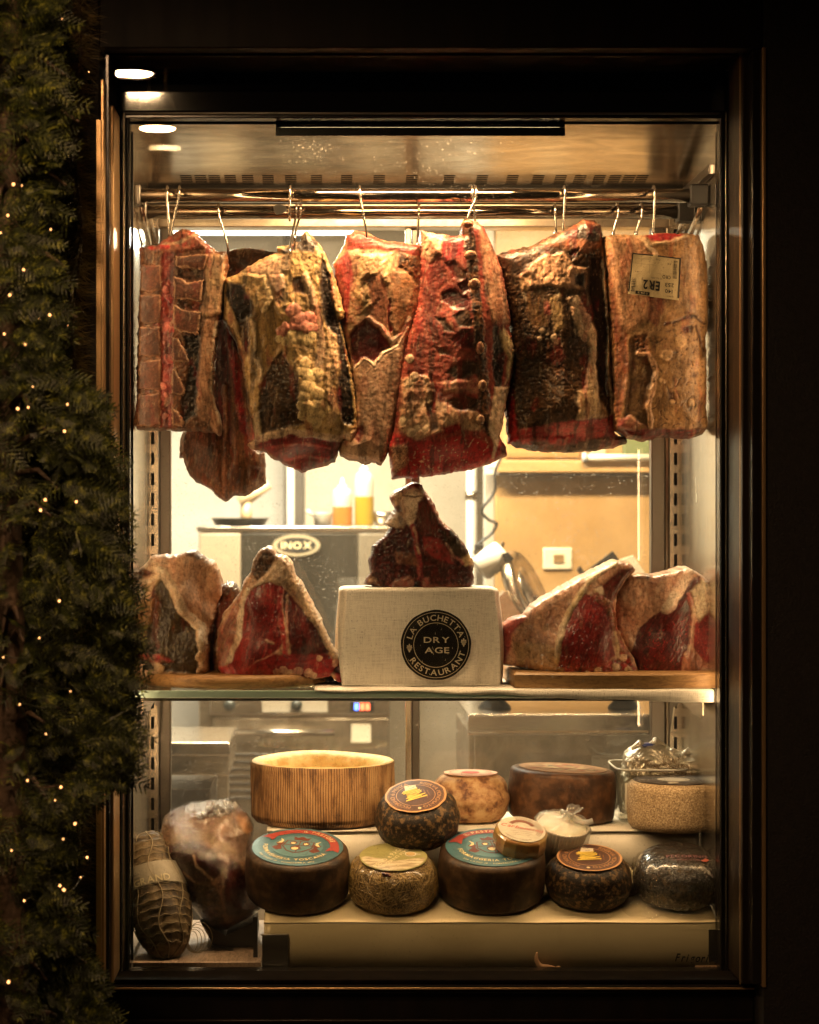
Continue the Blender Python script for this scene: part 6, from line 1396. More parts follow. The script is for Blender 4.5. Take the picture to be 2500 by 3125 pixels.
# 6 the two blue label cheeses
blue = paper('blue_label', (.055, .135, .16), .55, .32); blue2 = flat('blue_light', (.09, .19, .21), .45); rib = flat('red_ribbon', (.30, .045, .035), .45); crm = flat('cream_ink', (.72, .58, .30), .5); maroon = flat('maroon_ink', (.13, .035, .025), .5)
def pastore(label, px, Y, r, H, yaw, title, upper):
    t = cheese(label, px, Y, r, H, rind_past, rc=(.016, .018), belly=.003, amp=.0010)
    c, s_ = math.cos(yaw), math.sin(yaw); R = r * .885; z = H + .0004
    def put(name, mb, m, par): mb.V = [(x * c - y * s_, x * s_ + y * c, zz) for x, y, zz in mb.V]; return lay(name, mb, m, par)
    mb = MB(); mb.add(*discVF(R, z, .001, 96, .002)); lb = put('label', mb, blue, t); z += .0013
    mb = MB(); mb.add(*discVF(R * .56, z, .0002, 64)); put('label_medallion', mb, blue2, lb)
    mb = MB(); mb.add(*ringVF(R * .72, R * .91, z + .0003, 60, 0, 0, math.radians(5), math.radians(148)))
    for a0 in (148, 5):                                   # swallow-tailed ribbon ends
        a = math.radians(a0); d = 1 if a0 > 90 else -1
        q = [(R * rr * math.cos(a + d * aa), R * rr * math.sin(a + d * aa)) for rr, aa in ((.70, -.04), (.93, -.04), (.96, .22), (.80, .14), (.66, .26))]
        mb.add(*polyVF(q, z + .0005))
    put('ribbon', mb, rib, lb)
    mb = MB(); arc_text(mb, 'IL PASTORE', R * .815, math.radians(upper), R * .15, gap=.16, off=.006, z=z + .0009)
    arc_text(mb, 'FORMAGGERIA TOSCANA', R * .71, math.radians(262), R * .145, gap=.14, off=.012, z=z + .0005, inside=True)
    arc_text(mb, 'VIA LAZIO 18 - PONTEDERA (PI)', R * .88, math.radians(262), R * .085, gap=.16, z=z + .0005, inside=True); put('label_lettering', mb, crm, lb)
    # shield with three sheep heads, crown and scroll supporters
    mb = MB(); S = lambda pts: [(x * R, y * R) for x, y in pts]
    sh = S([(-.28, .26), (.30, .26), (.32, -.05), (.16, -.26), (0, -.34), (-.18, -.26), (-.32, -.05)])
    mb.add(*polyVF([(x * 1.08, y * 1.08) for x, y in sh], z + .0006)); mb.add(*polyVF(S([(-.16, .33), (-.2, .50), (-.09, .44), (0, .54), (.09, .44), (.2, .50), (.16, .33)]), z + .0006))
    for sx in (-1, 1):
        mb.add(*polyVF(S([(sx * .40, .20), (sx * .52, .10), (sx * .44, -.02), (sx * .55, -.16), (sx * .42, -.28), (sx * .30, -.20), (sx * .37, -.04), (sx * .33, .12)]), z + .0006))
    put('crest', mb, maroon, lb)
    mb = MB(); mb.add(*polyVF([(x * .98, y * .98) for x, y in sh], z + .0009)); put('crest_field', mb, blue2, lb)
    mb = MB()
    for a, b in (((-.30, .02), (.32, .06)), ((.01, .26), (.03, -.32))):
        (x0, y0), (x1, y1) = S([a, b]); dx, dy = y1 - y0, x0 - x1; l = math.hypot(dx, dy); dx, dy = dx / l * R * .012, dy / l * R * .012
        mb.add([(x0 - dx, y0 - dy, z + .0012), (x0 + dx, y0 + dy, z + .0012), (x1 + dx, y1 + dy, z + .0012), (x1 - dx, y1 - dy, z + .0012)], [(0, 1, 2, 3)])
    for x, y, q in ((-.13, .15, .08), (.16, .15, .08), (-.02, -.11, .115)): mb.add(*discVF(R * q, z + .0012, .0001, 20, .05, x * R, y * R))
    put('crest_lines', mb, maroon, lb)
    mb = MB()
    for x, y, q in ((-.13, .14, .052), (.16, .14, .052), (-.03, -.125, .078)):
        mb.add(*polyVF([(x * R + R * q * math.cos(a) * 1.0, y * R + R * q * math.sin(a) * (1.25 if math.sin(a) < 0 else .8)) for a in [k * math.pi / 8 for k in range(16)]], z + .0016))
    for sx in (-1, 1): mb.add(*polyVF(S([(sx * .36, .22), (sx * .46, .34), (sx * .41, .20), (sx * .49, .05), (sx * .38, .10)]), z + .0014))
    put('sheep_head', mb, crm, lb)
    mb = MB()
    for x, y, q in ((-.13, .15, .052), (.16, .15, .052), (-.03, -.11, .078)):
        for sx in (-1, 1): mb.add(*discVF(R * .011, z + .0019, .0001, 8, 0, (x + sx * q * .45) * R, (y + .01) * R))
    put('sheep_eye', mb, ink, lb)
    return t
pastore('dark cheese with a blue crest label and red ribbon, fully visible beside the wrapped ham', 909, .195, .1085, .112, math.radians(-14), 'IL PASTORE', 62)
pastore('dark cheese with a wrinkled blue crest label half covered by a small leaf cheese', 1499, .198, .1110, .110, math.radians(6), 'IL PASTORE', 95)

# 7 hay cheese
t = cheese('hay coated cheese sealed in film with a green label', 1199, .175, .0895, .098, hay, rc=(.034, .022), belly=.004, amp=.003, n=180)
gr = paper('green_label', (.30, .27, .10), .5, .3); mb = MB(); mb.add(*discVF(.071, .0985, .001, 60, .006)); lb = lay('label', mb, gr, t)
mb = MB(); R = .071
q = [(R * .95 * math.cos(a), R * .95 * math.sin(a)) for a in [math.pi * (1.02 + .96 * k / 24) for k in range(25)]] + [(R * .8, -R * .1), (0, -R * .32), (-R * .8, R * .02)]
mb.add(*polyVF(q, .1000)); lay('straw_picture', mb, mottled('straw_print', [(.35, (.30, .22, .12)), (.6, (.58, .48, .32))], 90, (.4, .6), stretch=(.25, 1, 1), bmp=0), lb)
mb = MB(); line_text(mb, 'FIENO e PAGLIA', -.006, .004, .0165, ang=math.radians(58), off=.012, z=.1004, gap=.1); line_text(mb, 'PECORINO AI MISTO', .010, .002, .0125, ang=math.radians(58), off=.006, z=.1004, gap=.1); lay('label_lettering', mb, M['cream_print'], lb)
mb = MB(); mb.add(*discVF(.012, .1002, .0002, 30, 0, .037, .012)); mb.add(*polyVF([(.048, .014), (.058, .013), (.058, .010), (.048, .011)], .1003)); cup = lay('cup_picture', mb, flat('cup_white', (.62, .56, .46), .5), lb)
mb = MB(); mb.add(*discVF(.0098, .1006, .0002, 30, 0, .037, .012)); lay('cup_filling', mb, flat('cup_straw', (.45, .3, .12), .5), cup)
mb = MB(); rg = random.Random(9)
for _ in range(420):                                      # loose stalks on the rind
    a = rg.uniform(0, 6.28); z0 = rg.uniform(.008, .088); ln = rg.uniform(.006, .018); th = rg.uniform(0, 3.14); pts = []
    for k in (-1, -.3, .3, 1):
        aa = a + k * ln * math.cos(th) / .09; zz = z0 + k * ln * math.sin(th); zz = min(max(zz, .003), .094)
        rr = .0895 + .0042 * math.sin(math.pi * min(max((zz - .02) / .045, 0), 1)) + .0012
        if zz > .064: q_ = (zz - .064) / .034; rr = .0555 + .034 * math.sqrt(max(0, 1 - q_ * q_)) + .0022
        if zz < .022: q_ = (.022 - zz) / .022; rr = .0675 + .022 * math.sqrt(max(0, 1 - q_ * q_)) + .0018
        pts.append((rr * math.cos(aa), rr * math.sin(aa), zz + .0003))
    mb.tube(pts, .0006, 4, False)
s = lay('hay_stalks', mb, flat('hay_stalk', (.40, .27, .10), .4), t); s['kind'] = 'stuff'
mb = MB()
for k in range(4): mb.add(*boxVF(-.026 + .004 * k, -.019 + .004 * k, -.0775 - .001 * k, -.0715, .0935 - .0035 * (k % 2), .0965 - .0035 * (k % 2), .001))
lay('meat_crumb', mb, flat('dark_crumb', (.09, .012, .01), .4), t)

# 8 leaf wrapped cheese sitting on the blue label cheese
Yq = .165; base = P(1583, 2596, Yq)
t = thing('leaf_wrapped_cheese', 'small cheese in autumn leaf film sitting on the blue label cheese', 'cheese', (base[0], Yq, PZ(2618, Yq) + .020), (SLOPE + .14, math.radians(7), 0), group=CG)
leafm, nt, b = newmat('leaf_film'); v = coord(nt); vo = nd(nt, 'ShaderNodeTexVoronoi', Scale=28.0); L(nt, v, vo.inputs['Vector']); f = noise(nt, v, 40, 4)
mxn = nd(nt, 'ShaderNodeMix', data_type='RGBA'); L(nt, f, mxn.inputs[0]); L(nt, ramp(nt, vo.outputs['Color'], [(.1, (.30, .06, .02)), (.4, (.38, .16, .04)), (.7, (.20, .15, .04)), (.95, (.42, .26, .08))]), mxn.inputs[6]); L(nt, ramp(nt, f, [(.3, (.12, .05, .02)), (.7, (.42, .24, .08))]), mxn.inputs[7])
L(nt, mxn.outputs[2], b.inputs['Base Color']); b.inputs['Roughness'].default_value = .25; b.inputs['Coat Weight'].default_value = .6; bump(nt, b, noise(nt, v, 70, 3), .4, .002)
V, F = latheVF(rprof(.0575, .046, .010, .012, .001, 0), 14, lambda a, r_, z, i: (.001 * math.sin(a * 5), 0)); o = mk('film_wrap', V, F, leafm, t, smooth=False, world=False)
mb = MB(); rg = random.Random(5)
for k in range(16):                                       # leaf veins printed on the film side
    a = -math.pi / 2 + (k - 8) * .22; zc_ = rg.uniform(.014, .030)
    for j in range(5):
        th = math.radians(90 + (j - 2) * 38); ln = .011; p0 = (a, zc_); p1 = (a + math.cos(th) * ln / .058, zc_ + math.sin(th) * ln * .9)
        V4 = [(.0592 * math.cos(aa), .0592 * math.sin(aa), zz) for aa, zz in ((p0[0] - .006, p0[1]), (p0[0] + .006, p0[1]), (p1[0], p1[1]))]; mb.add(V4, [(0, 1, 2)])
lay('leaf_veins', mb, ink, o)
mb = MB(); mb.add(*discVF(.050, .0465, .0008, 40, .006)); lb = lay('label', mb, paper('silver_label', (.56, .50, .40), .4, .25), t)
mb = MB(); [mb.add(*ringVF(.034 + .0042 * k, .0352 + .0042 * k, .0482, 50, 0, .002, math.radians(-35), math.radians(110))) for k in range(3)]; arc_text(mb, 'FORMAGGIO ITALIANO', .043, math.radians(255), .0055, z=.0482, inside=True)
for k in range(3): line_text(mb, 'prodotto e confezionato'[: 22 - 4 * k], 0, -.010 - .007 * k, .0045, z=.0482)
lay('label_lines', mb, flat('label_brown_ink', (.10, .06, .04), .5), lb)
mb = MB(); line_text(mb, 'Carboncino', .001, .004, .0165, z=.0486, shear=.3, off=.01, ang=-.12, gap=.06); lay('label_lettering', mb, redp, lb)
mb = MB(); mb.add(*ringVF(.022, .031, .0483, 30, 0, .004, math.radians(25), math.radians(150))); lay('label_band', mb, flat('label_band', (.20, .08, .05), .5), lb)

# 9 ricotta in its basket
Yr_ = .29; t = thing('ricotta_basket', 'white ricotta in a ribbed basket with knotted film on top', 'cheese', (PX(1690, Yr_), Yr_ - .02, treadz(Yr_ - .02) + .030), (math.radians(20), math.radians(8), 0), group=CG)
bw = flat('basket_plastic', (.60, .53, .40), .45); rw = mottled('ricotta', [(.35, (.66, .58, .40)), (.65, (.76, .69, .52))], 40, (.45, .6), bmp=.4, bdist=.003, bscale=50, sss=.2)
V, F = latheVF([(.036, 0), (.040, .004), (.055, .100), (.0565, .106), (.054, .107), (.052, .10)], 180, lambda a, r_, z, i: (.0012 * (1 if math.sin(a * 44) > 0 else -1) * (0 < i < 4), 0), closed=False); mk('basket', V, F, bw, t, world=False)
V, F = latheVF([(.0525, .085), (.0525, .100), (.049, .1055), (.03, .1065), (.005, .1068)], 72, lambda a, r_, z, i: (0, .0022 * math.sin(5 * (r_ * math.cos(a + .6)) / .02) * (i > 1))); mk('ricotta', V, F, rw, t, world=False)
fm = filmmat('clear_film', 60, .5, .14); M['film'] = fm
V, F = latheVF([(.0595, .02), (.0600, .06), (.0605, .104), (.055, .112), (.03, .112), (.012, .118), (.008, .130), (.016, .142)], 60, lambda a, r_, z, i: (.0016 * math.sin(a * 9 + i) + .0015 * math.sin(a * 17 + 2 * i), .002 * math.sin(a * 7 + i) * (i > 2)), closed=False)
V = [(x * 1.0 + (.020 * max(0, z - .112) / .03), y + .012 * max(0, z - .112) / .03, z) for x, y, z in V]; mk('film', V, F, fm, t, world=False)
V, F = tubeVF(smooth_pts([(.0, .03, .114), (-.004, .02, .126), (.012, .008, .124), (.03, .002, .116), (.05, .0, .118), (.062, .002, .122)], 5), [.004] * 10 + [.006] * 16, 9); V = [(x + .001 * math.sin(y * 900), y + .001 * math.sin(z * 800), z) for x, y, z in V]; mk('film_knot', V, F, filmmat('film_twist', 120, .6, .3), t, world=False)

# 10 little flat cheese behind, with printed round label
t = thing('small_flat_cheese', 'small flat dark cheese with a printed cream label leaning behind others', 'cheese', (PX(1884, .235), .235, treadz(.235) + .012), (math.radians(30), math.radians(16), 0), group=CG)
V, F = latheVF(rprof(.052, .026, .008, .008, .001), 60, seeded(3)(.0015)); mk('rind', V, F, mottled('leafy_rind', [(.3, (.04, .028, .02)), (.7, (.13, .09, .06))], 60, bmp=.6), t, world=False)
mb = MB(); mb.add(*discVF(.034, .0265, .0008, 48)); lb = lay('label', mb, paper('cream_label', (.66, .56, .36), .1), t); mb = MB()
for k in range(9): w = math.sqrt(max(0, .030 ** 2 - (.026 - .0065 * k) ** 2)); line_text(mb, 'ingredienti latte ovino caglio sale'[: int(8 + w * 800)], 0, .026 - .0065 * k, .0042, z=.0277)
lay('label_print', mb, ink, lb)

# 11 black cheese in crinkled film
t = cheese('black cheese sealed in shiny crinkled film beside the cabinet side', 2066, .185, .090, .105, mottled('black_rind', [(.35, (.012, .009, .007)), (.6, (.03, .02, .012)), (.8, (.10, .06, .02))], 70, (.15, .4), bmp=1.0, bdist=.006, bscale=110, coat=.9), rc=(.045, .03), belly=.003, amp=.003, n=160)
fo = mottled('crinkled_film_label', [(.35, (.010, .008, .006)), (.65, (.03, .022, .018))], 30, (.10, .22), bmp=1.0, bdist=.02, bscale=75, detail=3, dist=1.5, coat=1.0)
V, F = latheVF([(.079, .083), (.070, .0945), (.055, .1035), (.03, .1065), (.002, .1068)], 60, lambda a, r_, z, i: (.001 * math.sin(a * 9), .0008 * math.sin(a * 11 + i)), closed=False); lb = mk('film_label', V, F, fo, t, world=False)
mb = MB(); line_text(mb, 'PECORINO', .012, -.030, .0165, z=.1085, off=.006, gap=.14); line_text(mb, 'IL BIANCO NERO', .012, -.045, .008, z=.1085); mb.V = [(x, y, z - (x * x + y * y) * .9 + .0022) for x, y, z in mb.V]; lay('label_lettering', mb, flat('violet_print', (.22, .08, .10), .4), lb)
mb = MB(); mb.add(*discVF(.008, .1028, .0005, 20, 0, .048, -.036)); lay('label_seal', mb, flat('seal_red', (.45, .10, .06), .4), lb)
V, F = latheVF([(.145, .002), (.125, .004), (.105, .010), (.0985, .03), (.0985, .06), (.0945, .078)], 120, lambda a, r_, z, i: (.004 * math.sin(a * 7 + i * .7) * (i < 3) + .0016 * math.sin(a * 19 + i) + .0015 * math.sin(a * 41), abs(.008 * math.sin(a * 9)) * (i < 2)), closed=False)
V = [(min(x, .092) if x > 0 else x, max(y, -.108), z) for x, y, z in V]; mk('film', V, F, filmmat('bag_film', 60, .25, .0), t, world=False)

# 12 plastic tub with foil packs
Yt = .475; tx0, tx1 = PX(1868, Yt), xR - .006
t = thing('plastic_tub', 'clear plastic tub with a white side label, behind the rough grey cheese', 'tub', ((tx0 + tx1) / 2, Yt, ZT2 + .001))
tubm = glassmat('tub_plastic', (.90, .89, .85), 2.2, 0, .15)
hw, hd, hh = (tx1 - tx0) / 2, .095, .118
def rr_ring(sx, sy, z, n=60, e=.35): return [(sx * abs(math.cos(a)) ** e * (1 if math.cos(a) > 0 else -1), sy * abs(math.sin(a)) ** e * (1 if math.sin(a) > 0 else -1), z) for a in [2 * math.pi * k / n for k in range(n)]]
V = rr_ring(hw * .86, hd * .86, 0) + rr_ring(hw * .90, hd * .9, .01) + rr_ring(hw * .99, hd * .99, hh - .004) + rr_ring(hw, hd, hh) + rr_ring(hw * .985, hd * .985, hh) + rr_ring(hw * .88, hd * .88, .012)
F = [(j * 60 + k, j * 60 + (k + 1) % 60, (j + 1) * 60 + (k + 1) % 60, (j + 1) * 60 + k) for j in range(5) for k in range(60)] + [tuple(range(60))[::-1]]
mk('tub_body', V, F, tubm, t, world=False); V, F = tubeVF(rr_ring(hw, hd, hh + .001) + [rr_ring(hw, hd, hh + .001)[0]], .0022, 6, False); mk('tub_rim', V, F, flat('tub_rim', (.6, .57, .5), .3), t, world=False)
box('side_label', -hw * .80, -hw * .45, -hd * .985 - .0012, -hd * .985 - .0004, .03, .09, flat('tub_label', (.66, .6, .48), .6), t, 0, world=False)
foil, nt, b = newmat('printed_foil'); v = coord(nt); f = noise(nt, v, 55, 3, .5, 1.2); b.inputs['Metallic'].default_value = .75; b.inputs['Base Color'].default_value = (.58, .52, .42, 1); b.inputs['Roughness'].default_value = .28; bump(nt, b, f, .8, .01)
foilp = flat('foil_print', (.16, .09, .03), .4); blu = flat('foil_blue', (.05, .07, .25), .35)
for i, (lbl, px, w, h_, rz) in enumerate((('printed foil cheese pack standing open in the tub', 1985, .062, .150, .1), ('second printed foil pack leaning in the tub by the cabinet side', 2094, .062, .132, -.15))):
    q = thing('foil_cheese_pack', lbl, 'cheese', (PX(px, Yt), Yt - .02, ZT2 + .014), (0, 0, rz), group='foil packs in the tub')
    bm_ = MB(); nu, nv = 36, 16; V = []; F = []
    for j in range(nv + 1):
        vv = j / nv
        for k in range(nu):
            a = 2 * math.pi * k / nu; e = .5; x = abs(math.cos(a)) ** e * (1 if math.cos(a) > 0 else -1); y = abs(math.sin(a)) ** e * (1 if math.sin(a) > 0 else -1)
            cr = .003 * math.sin(a * 5 + j * 1.3 + i) + .002 * math.sin(a * 11 + j * 2.1); sh = 1 if vv < .8 else 1 - .5 * ((vv - .8) / .2) ** 2
            V.append((x * (w * sh + cr), y * (.045 * sh + cr), h_ * vv + .006 * math.sin(a * 3 + i * 2) * vv))
    for j in range(nv):
        for k in range(nu): F.append((j*nu+k, j*nu+(k+1) % nu, (j+1)*nu+(k+1) % nu, (j+1)*nu+k))
    F += [tuple(range(nu))[::-1], tuple(range(nv * nu, nv * nu + nu))]; fb = mk('foil_wrap', V, F, foil, q, smooth=False, world=False)
    mb = MB(); rg = random.Random(20 + i)
    for rr_ in range(6):
        for cc in range(2): line_text(mb, 'GORGONZOLA D.O.P.'[rg.randrange(0, 5):][:11], (-.026 if cc == 0 else .026), .03 + .018 * rr_, .012, ang=(.35 if cc else -.5), off=.006, wide=.8)
    lay_ = mk('foil_lettering', [(min(max(x, -w * .95), w * .95), -.0535 - .0005, z_) for x, z_, _ in mb.V], mb.F, foilp, fb, smooth=False, world=False)
    o = blob('blue_seal', (-.012 + .03 * i, -.006, h_ + .004), (.020, .018, .006), blu, q, world=False, amp=.1, n=8)
    V, F = tubeVF([(-w * .8, -.01, h_ - .004), (-w * .5, -.012, h_ + .008), (-w * .2, -.008, h_ + .002), (w * .1, -.01, h_ + .012), (w * .5, -.012, h_)], [.004, .009, .004, .011, .004], 7); mk('foil_fold', V, F, foil, q, smooth=False, world=False)
t = thing('film_wrapped_pack', 'crumpled clear film pack in the corner of the tub', 'pack', (PX(2165, .50), .50, ZT2 + .10)); blob('pack_body', (0, 0, .024), (.035, .03, .022), filmmat('pack_film', 70, .5, .35), t, world=False, amp=.2, n=16, seed=3); V, F = ringVF(.006, .014, .047, 20, wob=.1); mk('pack_twist', V, F, M['film'], t, smooth=False, world=False)

# 13 dried chilli on the floor by the glass
t = thing('dried_chilli', 'dried curled chilli standing against the front glass at the bottom', 'chilli', (PX(1660, .072), .070, zB))
mb = smooth_pts([(-.014, 0, .036), (-.0155, 0, .024), (-.012, 0, .012), (-.004, 0, .0055), (.008, 0, .005), (.018, 0, .0048), (.026, 0, .0045)], 5); rad = [.0008 + .0048 * math.sin(math.pi * min(1, i / (len(mb) - 1) * 1.05)) ** .7 for i in range(len(mb))]; V, F = tubeVF(mb, rad, 12); V = [(x, y * .55, z) for x, y, z in V]; mk('pod', V, F, flat('chilli_skin', (.52, .30, .17), .4), t, world=False); V, F = tubeVF([(.026, 0, .0045), (.034, 0, .006)], [.0025, .0015], 8); mk('stalk', V, F, flat('chilli_stalk', (.42, .24, .12), .5), t, world=False)
# ------------------------------------------------------------------ bottom left corner: plank floor, salami, ham
tag(box('plank_board', xL + .004, PX(798, .10), .085, .55, zB, zB + .012, woodmat('grey_plank', (.34, .24, .17), (.15, .09, .06), (9, 1.2, 6)), None, .002), 'worn grey wooden plank under the ham and salami', 'board')
t = thing('steel_corner_box', 'low polished steel plate box at the end of the cheese step', 'box', (PX(834, .07), .072, zB))
box('box_body', PX(800, .07), PX(880, .07), .068, .078, zB + .0005, PZ(2852, .07), M['steel_side'], t, .001); box('box_lid', PX(796, .07), PX(882, .07), .0665, .0785, PZ(2852, .083) + .0005, PZ(2852, .083) + .003, M['steel_dark'], t, .001)
# netted salami: a fat capsule lying with its tied end towards the glass
sal = thing('netted_salami', 'fat pale salami in string netting with a black band, in the corner', 'salami', (PX(484, .18), .18, zB + .013))
Rs = .066; hL = .175
ax = Vector((0.20, -.50, -.84)).normalized(); ctr = Vector((-.002, .015, .118))
u = ax.cross(Vector((1, 0, 0))).normalized(); w = ax.cross(u)
def sp(s_, a, r=1.0, n=0):
    """s_ -1..1 along the axis; superellipse profile"""
    rr = Rs * max(0, 1 - abs(s_) ** 2.6) ** .5 * r; return tuple(ctr + ax * (s_ * hL * .83) + (u * math.cos(a) + w * math.sin(a)) * (rr + n))
V = []; F = []; nv, nu = 90, 90
for j in range(nv + 1):
    s_ = -math.cos(math.pi * j / nv)
    for k in range(nu):
        a = 2 * math.pi * k / nu; cr = -.0022 * abs(math.sin(s_ * 26)) ** 6 - .0022 * abs(math.cos(a * 4)) ** 14 + .0012 * math.sin(a * 5 + s_ * 9); V.append(sp(s_, a, 1, cr if abs(s_) < .985 else 0))
for j in range(nv):
    for k in range(nu): F.append((j*nu+k, j*nu+(k+1) % nu, (j+1)*nu+(k+1) % nu, (j+1)*nu+k))
casing = mottled('salami_casing', [(.3, (.035, .02, .008)), (.46, (.12, .078, .034)), (.7, (.23, .16, .08))], 30, (.5, .75), bmp=.7, bdist=.002, bscale=160, detail=7, dist=1.)
mk('casing', V, F, casing, sal, world=False)
st = flat('net_string', (.30, .23, .13), .8)
for k in range(8): pts = [sp(-math.cos(math.pi * (j + .5) / 41), k * math.pi / 4 + .15 * math.sin(j * .5 + k), 1, .0008) for j in range(41)]; V, F = tubeVF(pts, .0013, 6); mk('net_cord', V, F, st, sal, world=False)
for s_ in [-.85 + .12 * i for i in range(15)]:
    if -.36 < s_ < -.02: continue
    pts = [sp(s_ + .012 * math.sin(k * math.pi / 4 * 2), k * math.pi / 30, 1, .0006) for k in range(61)]; V, F = tubeVF(pts, .0009, 5, False); mk('net_ring', V, F, st, sal, world=False)
V = []; F = []
for j in range(5):
    for k in range(61): V.append(sp(-.36 + .34 * j / 4, 2 * math.pi * k / 60, 1, .0018))
for j in range(4):
    for k in range(60): q = j * 61 + k; F.append((q, q + 1, q + 62, q + 61))
band = mk('paper_band', V, F, paper('salami_paper', (.42, .36, .26), .5), sal, world=False)
V = []; F = []
for j in range(4):
    for k in range(26): V.append(sp(-.14 + .11 * j / 3, math.radians(100) + math.radians(170) * k / 25, 1, .0026))
for j in range(3):
    for k in range(25): q = j * 26 + k; F.append((q, q + 1, q + 27, q + 26))
mk('black_stripe', V, F, flat('black_stripe', (.014, .015, .018), .25), band, world=False)
# lettering on the band, facing the glass
front = math.atan2(w.y * -1, u.y * -1)
mb = MB(); line_text(mb, 'GRAND', 0, 0, .021, off=.012); mb2 = [sp(-.085 - y / (hL * .83) * 1.0 * -1 * -1, front - x / Rs, 1, .0040) for x, y, _ in mb.V]; mk('band_lettering', mb2, mb.F, M['cream_print'], band, smooth=False, world=False)
mb = MB()
for k in range(6): line_text(mb, 'salume tipico lotto', 0, -.008 * k, .006)
mk('band_small_print', [sp(-.22 - y / (hL * .83), front + .75 - x / Rs, 1, .0024) for x, y, _ in mb.V], mb.F, ink, band, smooth=False, world=False)
for k in range(5):                                        # loose loops of twine beside the tied end
    c = Vector((.072 + .004 * k, -.035 + .01 * k, .030)); pts = [tuple(c + Vector((.013 * math.cos(a) * (1 + .25 * k), .006 * math.sin(a * 2 + k), .022 * math.sin(a) * (1 + .12 * k)))) for a in [2 * math.pi * j / 20 for j in range(21)]]; V, F = tubeVF(pts, .0007, 5, False); mk('twine_loop', V, F, st, sal, world=False)
# ham: cut face towards the glass, wrapped in film, on a dark stand
Yh = .20
ho = d4([(345,590),(345,450),(380,330),(430,270),(540,230),(700,205),(760,200),(830,190),(880,190),(950,210),(1010,260),(1060,330),(1100,410),(1085,480),(1080,560),(1085,740),(1100,860),(1130,940),(1190,985),(1170,1030),(1100,1080),(1000,1140),(900,1195),(800,1180),(740,1160),(690,1100),(640,1020),(580,960),(500,860),(440,700),(380,620)])
ham = thing('wrapped_ham', 'cured ham with a dark cut face wrapped in clear film', 'ham', (PX(640, Yh), Yh + .05, PZ(2852, Yh)))
relief('ham_flesh', ho, Yh, .16, meatmat('cured_ham', coat=.5, rough=(.25, .45)), ham, ((.24, .125, .065), (.14, .06, .03), 's'), [
    ('P', d4([(420,640),(560,760),(720,790),(840,800),(880,1000),(880,1190),(740,1160),(640,1020),(500,860)]), DARK, (.11, .06, .025), -.002, 'd'),
    ('P', d4([(415,520),(450,470),(550,455),(740,480),(830,540),(872,650),(850,725),(780,750),(600,775),(500,690),(430,620)]), (.055, .010, .009), (.025, .006, .006), .0, 'f20'),
    ('S', d4([(650,545),(680,630),(740,690),(790,740)]), 8, PALE2, ORG, .0, 's'), ('S', d4([(560,690),(660,760)]), 6, ORG, PALE2, .0, 's'),
    ('P', d4([(860,600),(890,580),(895,620),(870,640)]), (.09, .02, .016), (.06, .012, .01), .0, 's'),
    ('P', d4([(930,580),(1010,640),(1060,760),(1060,940),(1000,1060),(900,1020),(880,850),(910,700)]), (.055, .010, .009), (.028, .006, .006), .0, 'f80'),
    ('P', d4([(350,500),(480,400),(700,380),(900,460),(1000,560),(940,560),(760,460),(560,440),(430,480)]), (.30, .19, .08), (.18, .10, .04), .003, 'f10'),
    ('P', d4([(1000,260),(1060,330),(1100,410),(1090,450),(1030,390),(960,280)]), (.42, .20, .08), ORG, .004, 's'),
    ], chaos=.3, edge=.05, bulge=.03, rag=.0012, seed=171, dcp=[(x, y, d) for (x, y), d in zip(d4([(650,620),(650,900),(980,800),(700,280),(1050,400),(850,1150)]), (-.012, .0, .0, .06, .05, .02))])
fo_ = [(x + (x - 640) * .02, y + (y - 2650) * .02) for x, y in ho]
fl_ = relief('film_wrap', fo_, Yh - .014, .17, filmmat('ham_film', 55, .34, .0), ham, ((1, 1, 1), (1, 1, 1), 's'), [], chaos=0, edge=.05, bulge=.03, rag=.001, seed=172, h=.003, dcp=[(x, y, d) for (x, y), d in zip(d4([(650,620),(650,900),(980,800),(700,280),(1050,400),(850,1150)]), (-.012, .0, .0, .06, .05, .02))])
for k, (x, y) in enumerate(d4([(760,190), (860,180), (915,200)])):
    p = P(x, y, Yh + .06); V, F = tubeVF(smooth_pts([(p[0] - .02, p[1], p[2] - .018), (p[0] - .006, p[1] - .006, p[2] - .004), (p[0] + .008, p[1], p[2] + .010), (p[0] + .020, p[1] - .004, p[2] + .004 + .004 * k)], 5), [.006 + .004 * math.sin(i * 1.9 + k) for i in range(16)], 8); mk('film_twist', V, F, filmmat('film_knot_%d' % k, 130, .6, .28), ham, smooth=False)
hs = thing('ham_stand', 'black ham stand with wide wedge feet on the plank', 'stand', (PX(715, .2), .22, zB + .013)); zp = zB + .0125
def stand(name, px, th, y0, m):
    V = [(PX(a, y0), y0, max(PZ(b, y0), zp)) for a, b in px] + [(PX(a, y0), y0 + th, max(PZ(b, y0), zp)) for a, b in px]; n = len(px)
    F = [tuple(range(n))[::-1], tuple(range(n, 2 * n))] + [(k, (k+1) % n, n + (k+1) % n, n + k) for k in range(n)]; return mk(name, V, F, m, hs, smooth=False)
bkw = flat('black_stand', (.016, .014, .012), .4)
stand('cradle', d4([(690,1090),(900,1210),(1150,1090),(1160,1200),(1150,1290),(960,1330),(800,1290)]), .10, .23, bkw)
stand('foot', d4([(745,1300),(960,1330),(940,1400),(810,1475)]), .08, .20, bkw); stand('foot', d4([(960,1330),(1150,1250),(1160,1395),(1010,1400)]), .08, .24, bkw)
stand('front_post', d4([(1122,1060),(1158,1060),(1158,1492),(1122,1492)]), .02, .13, bkw)
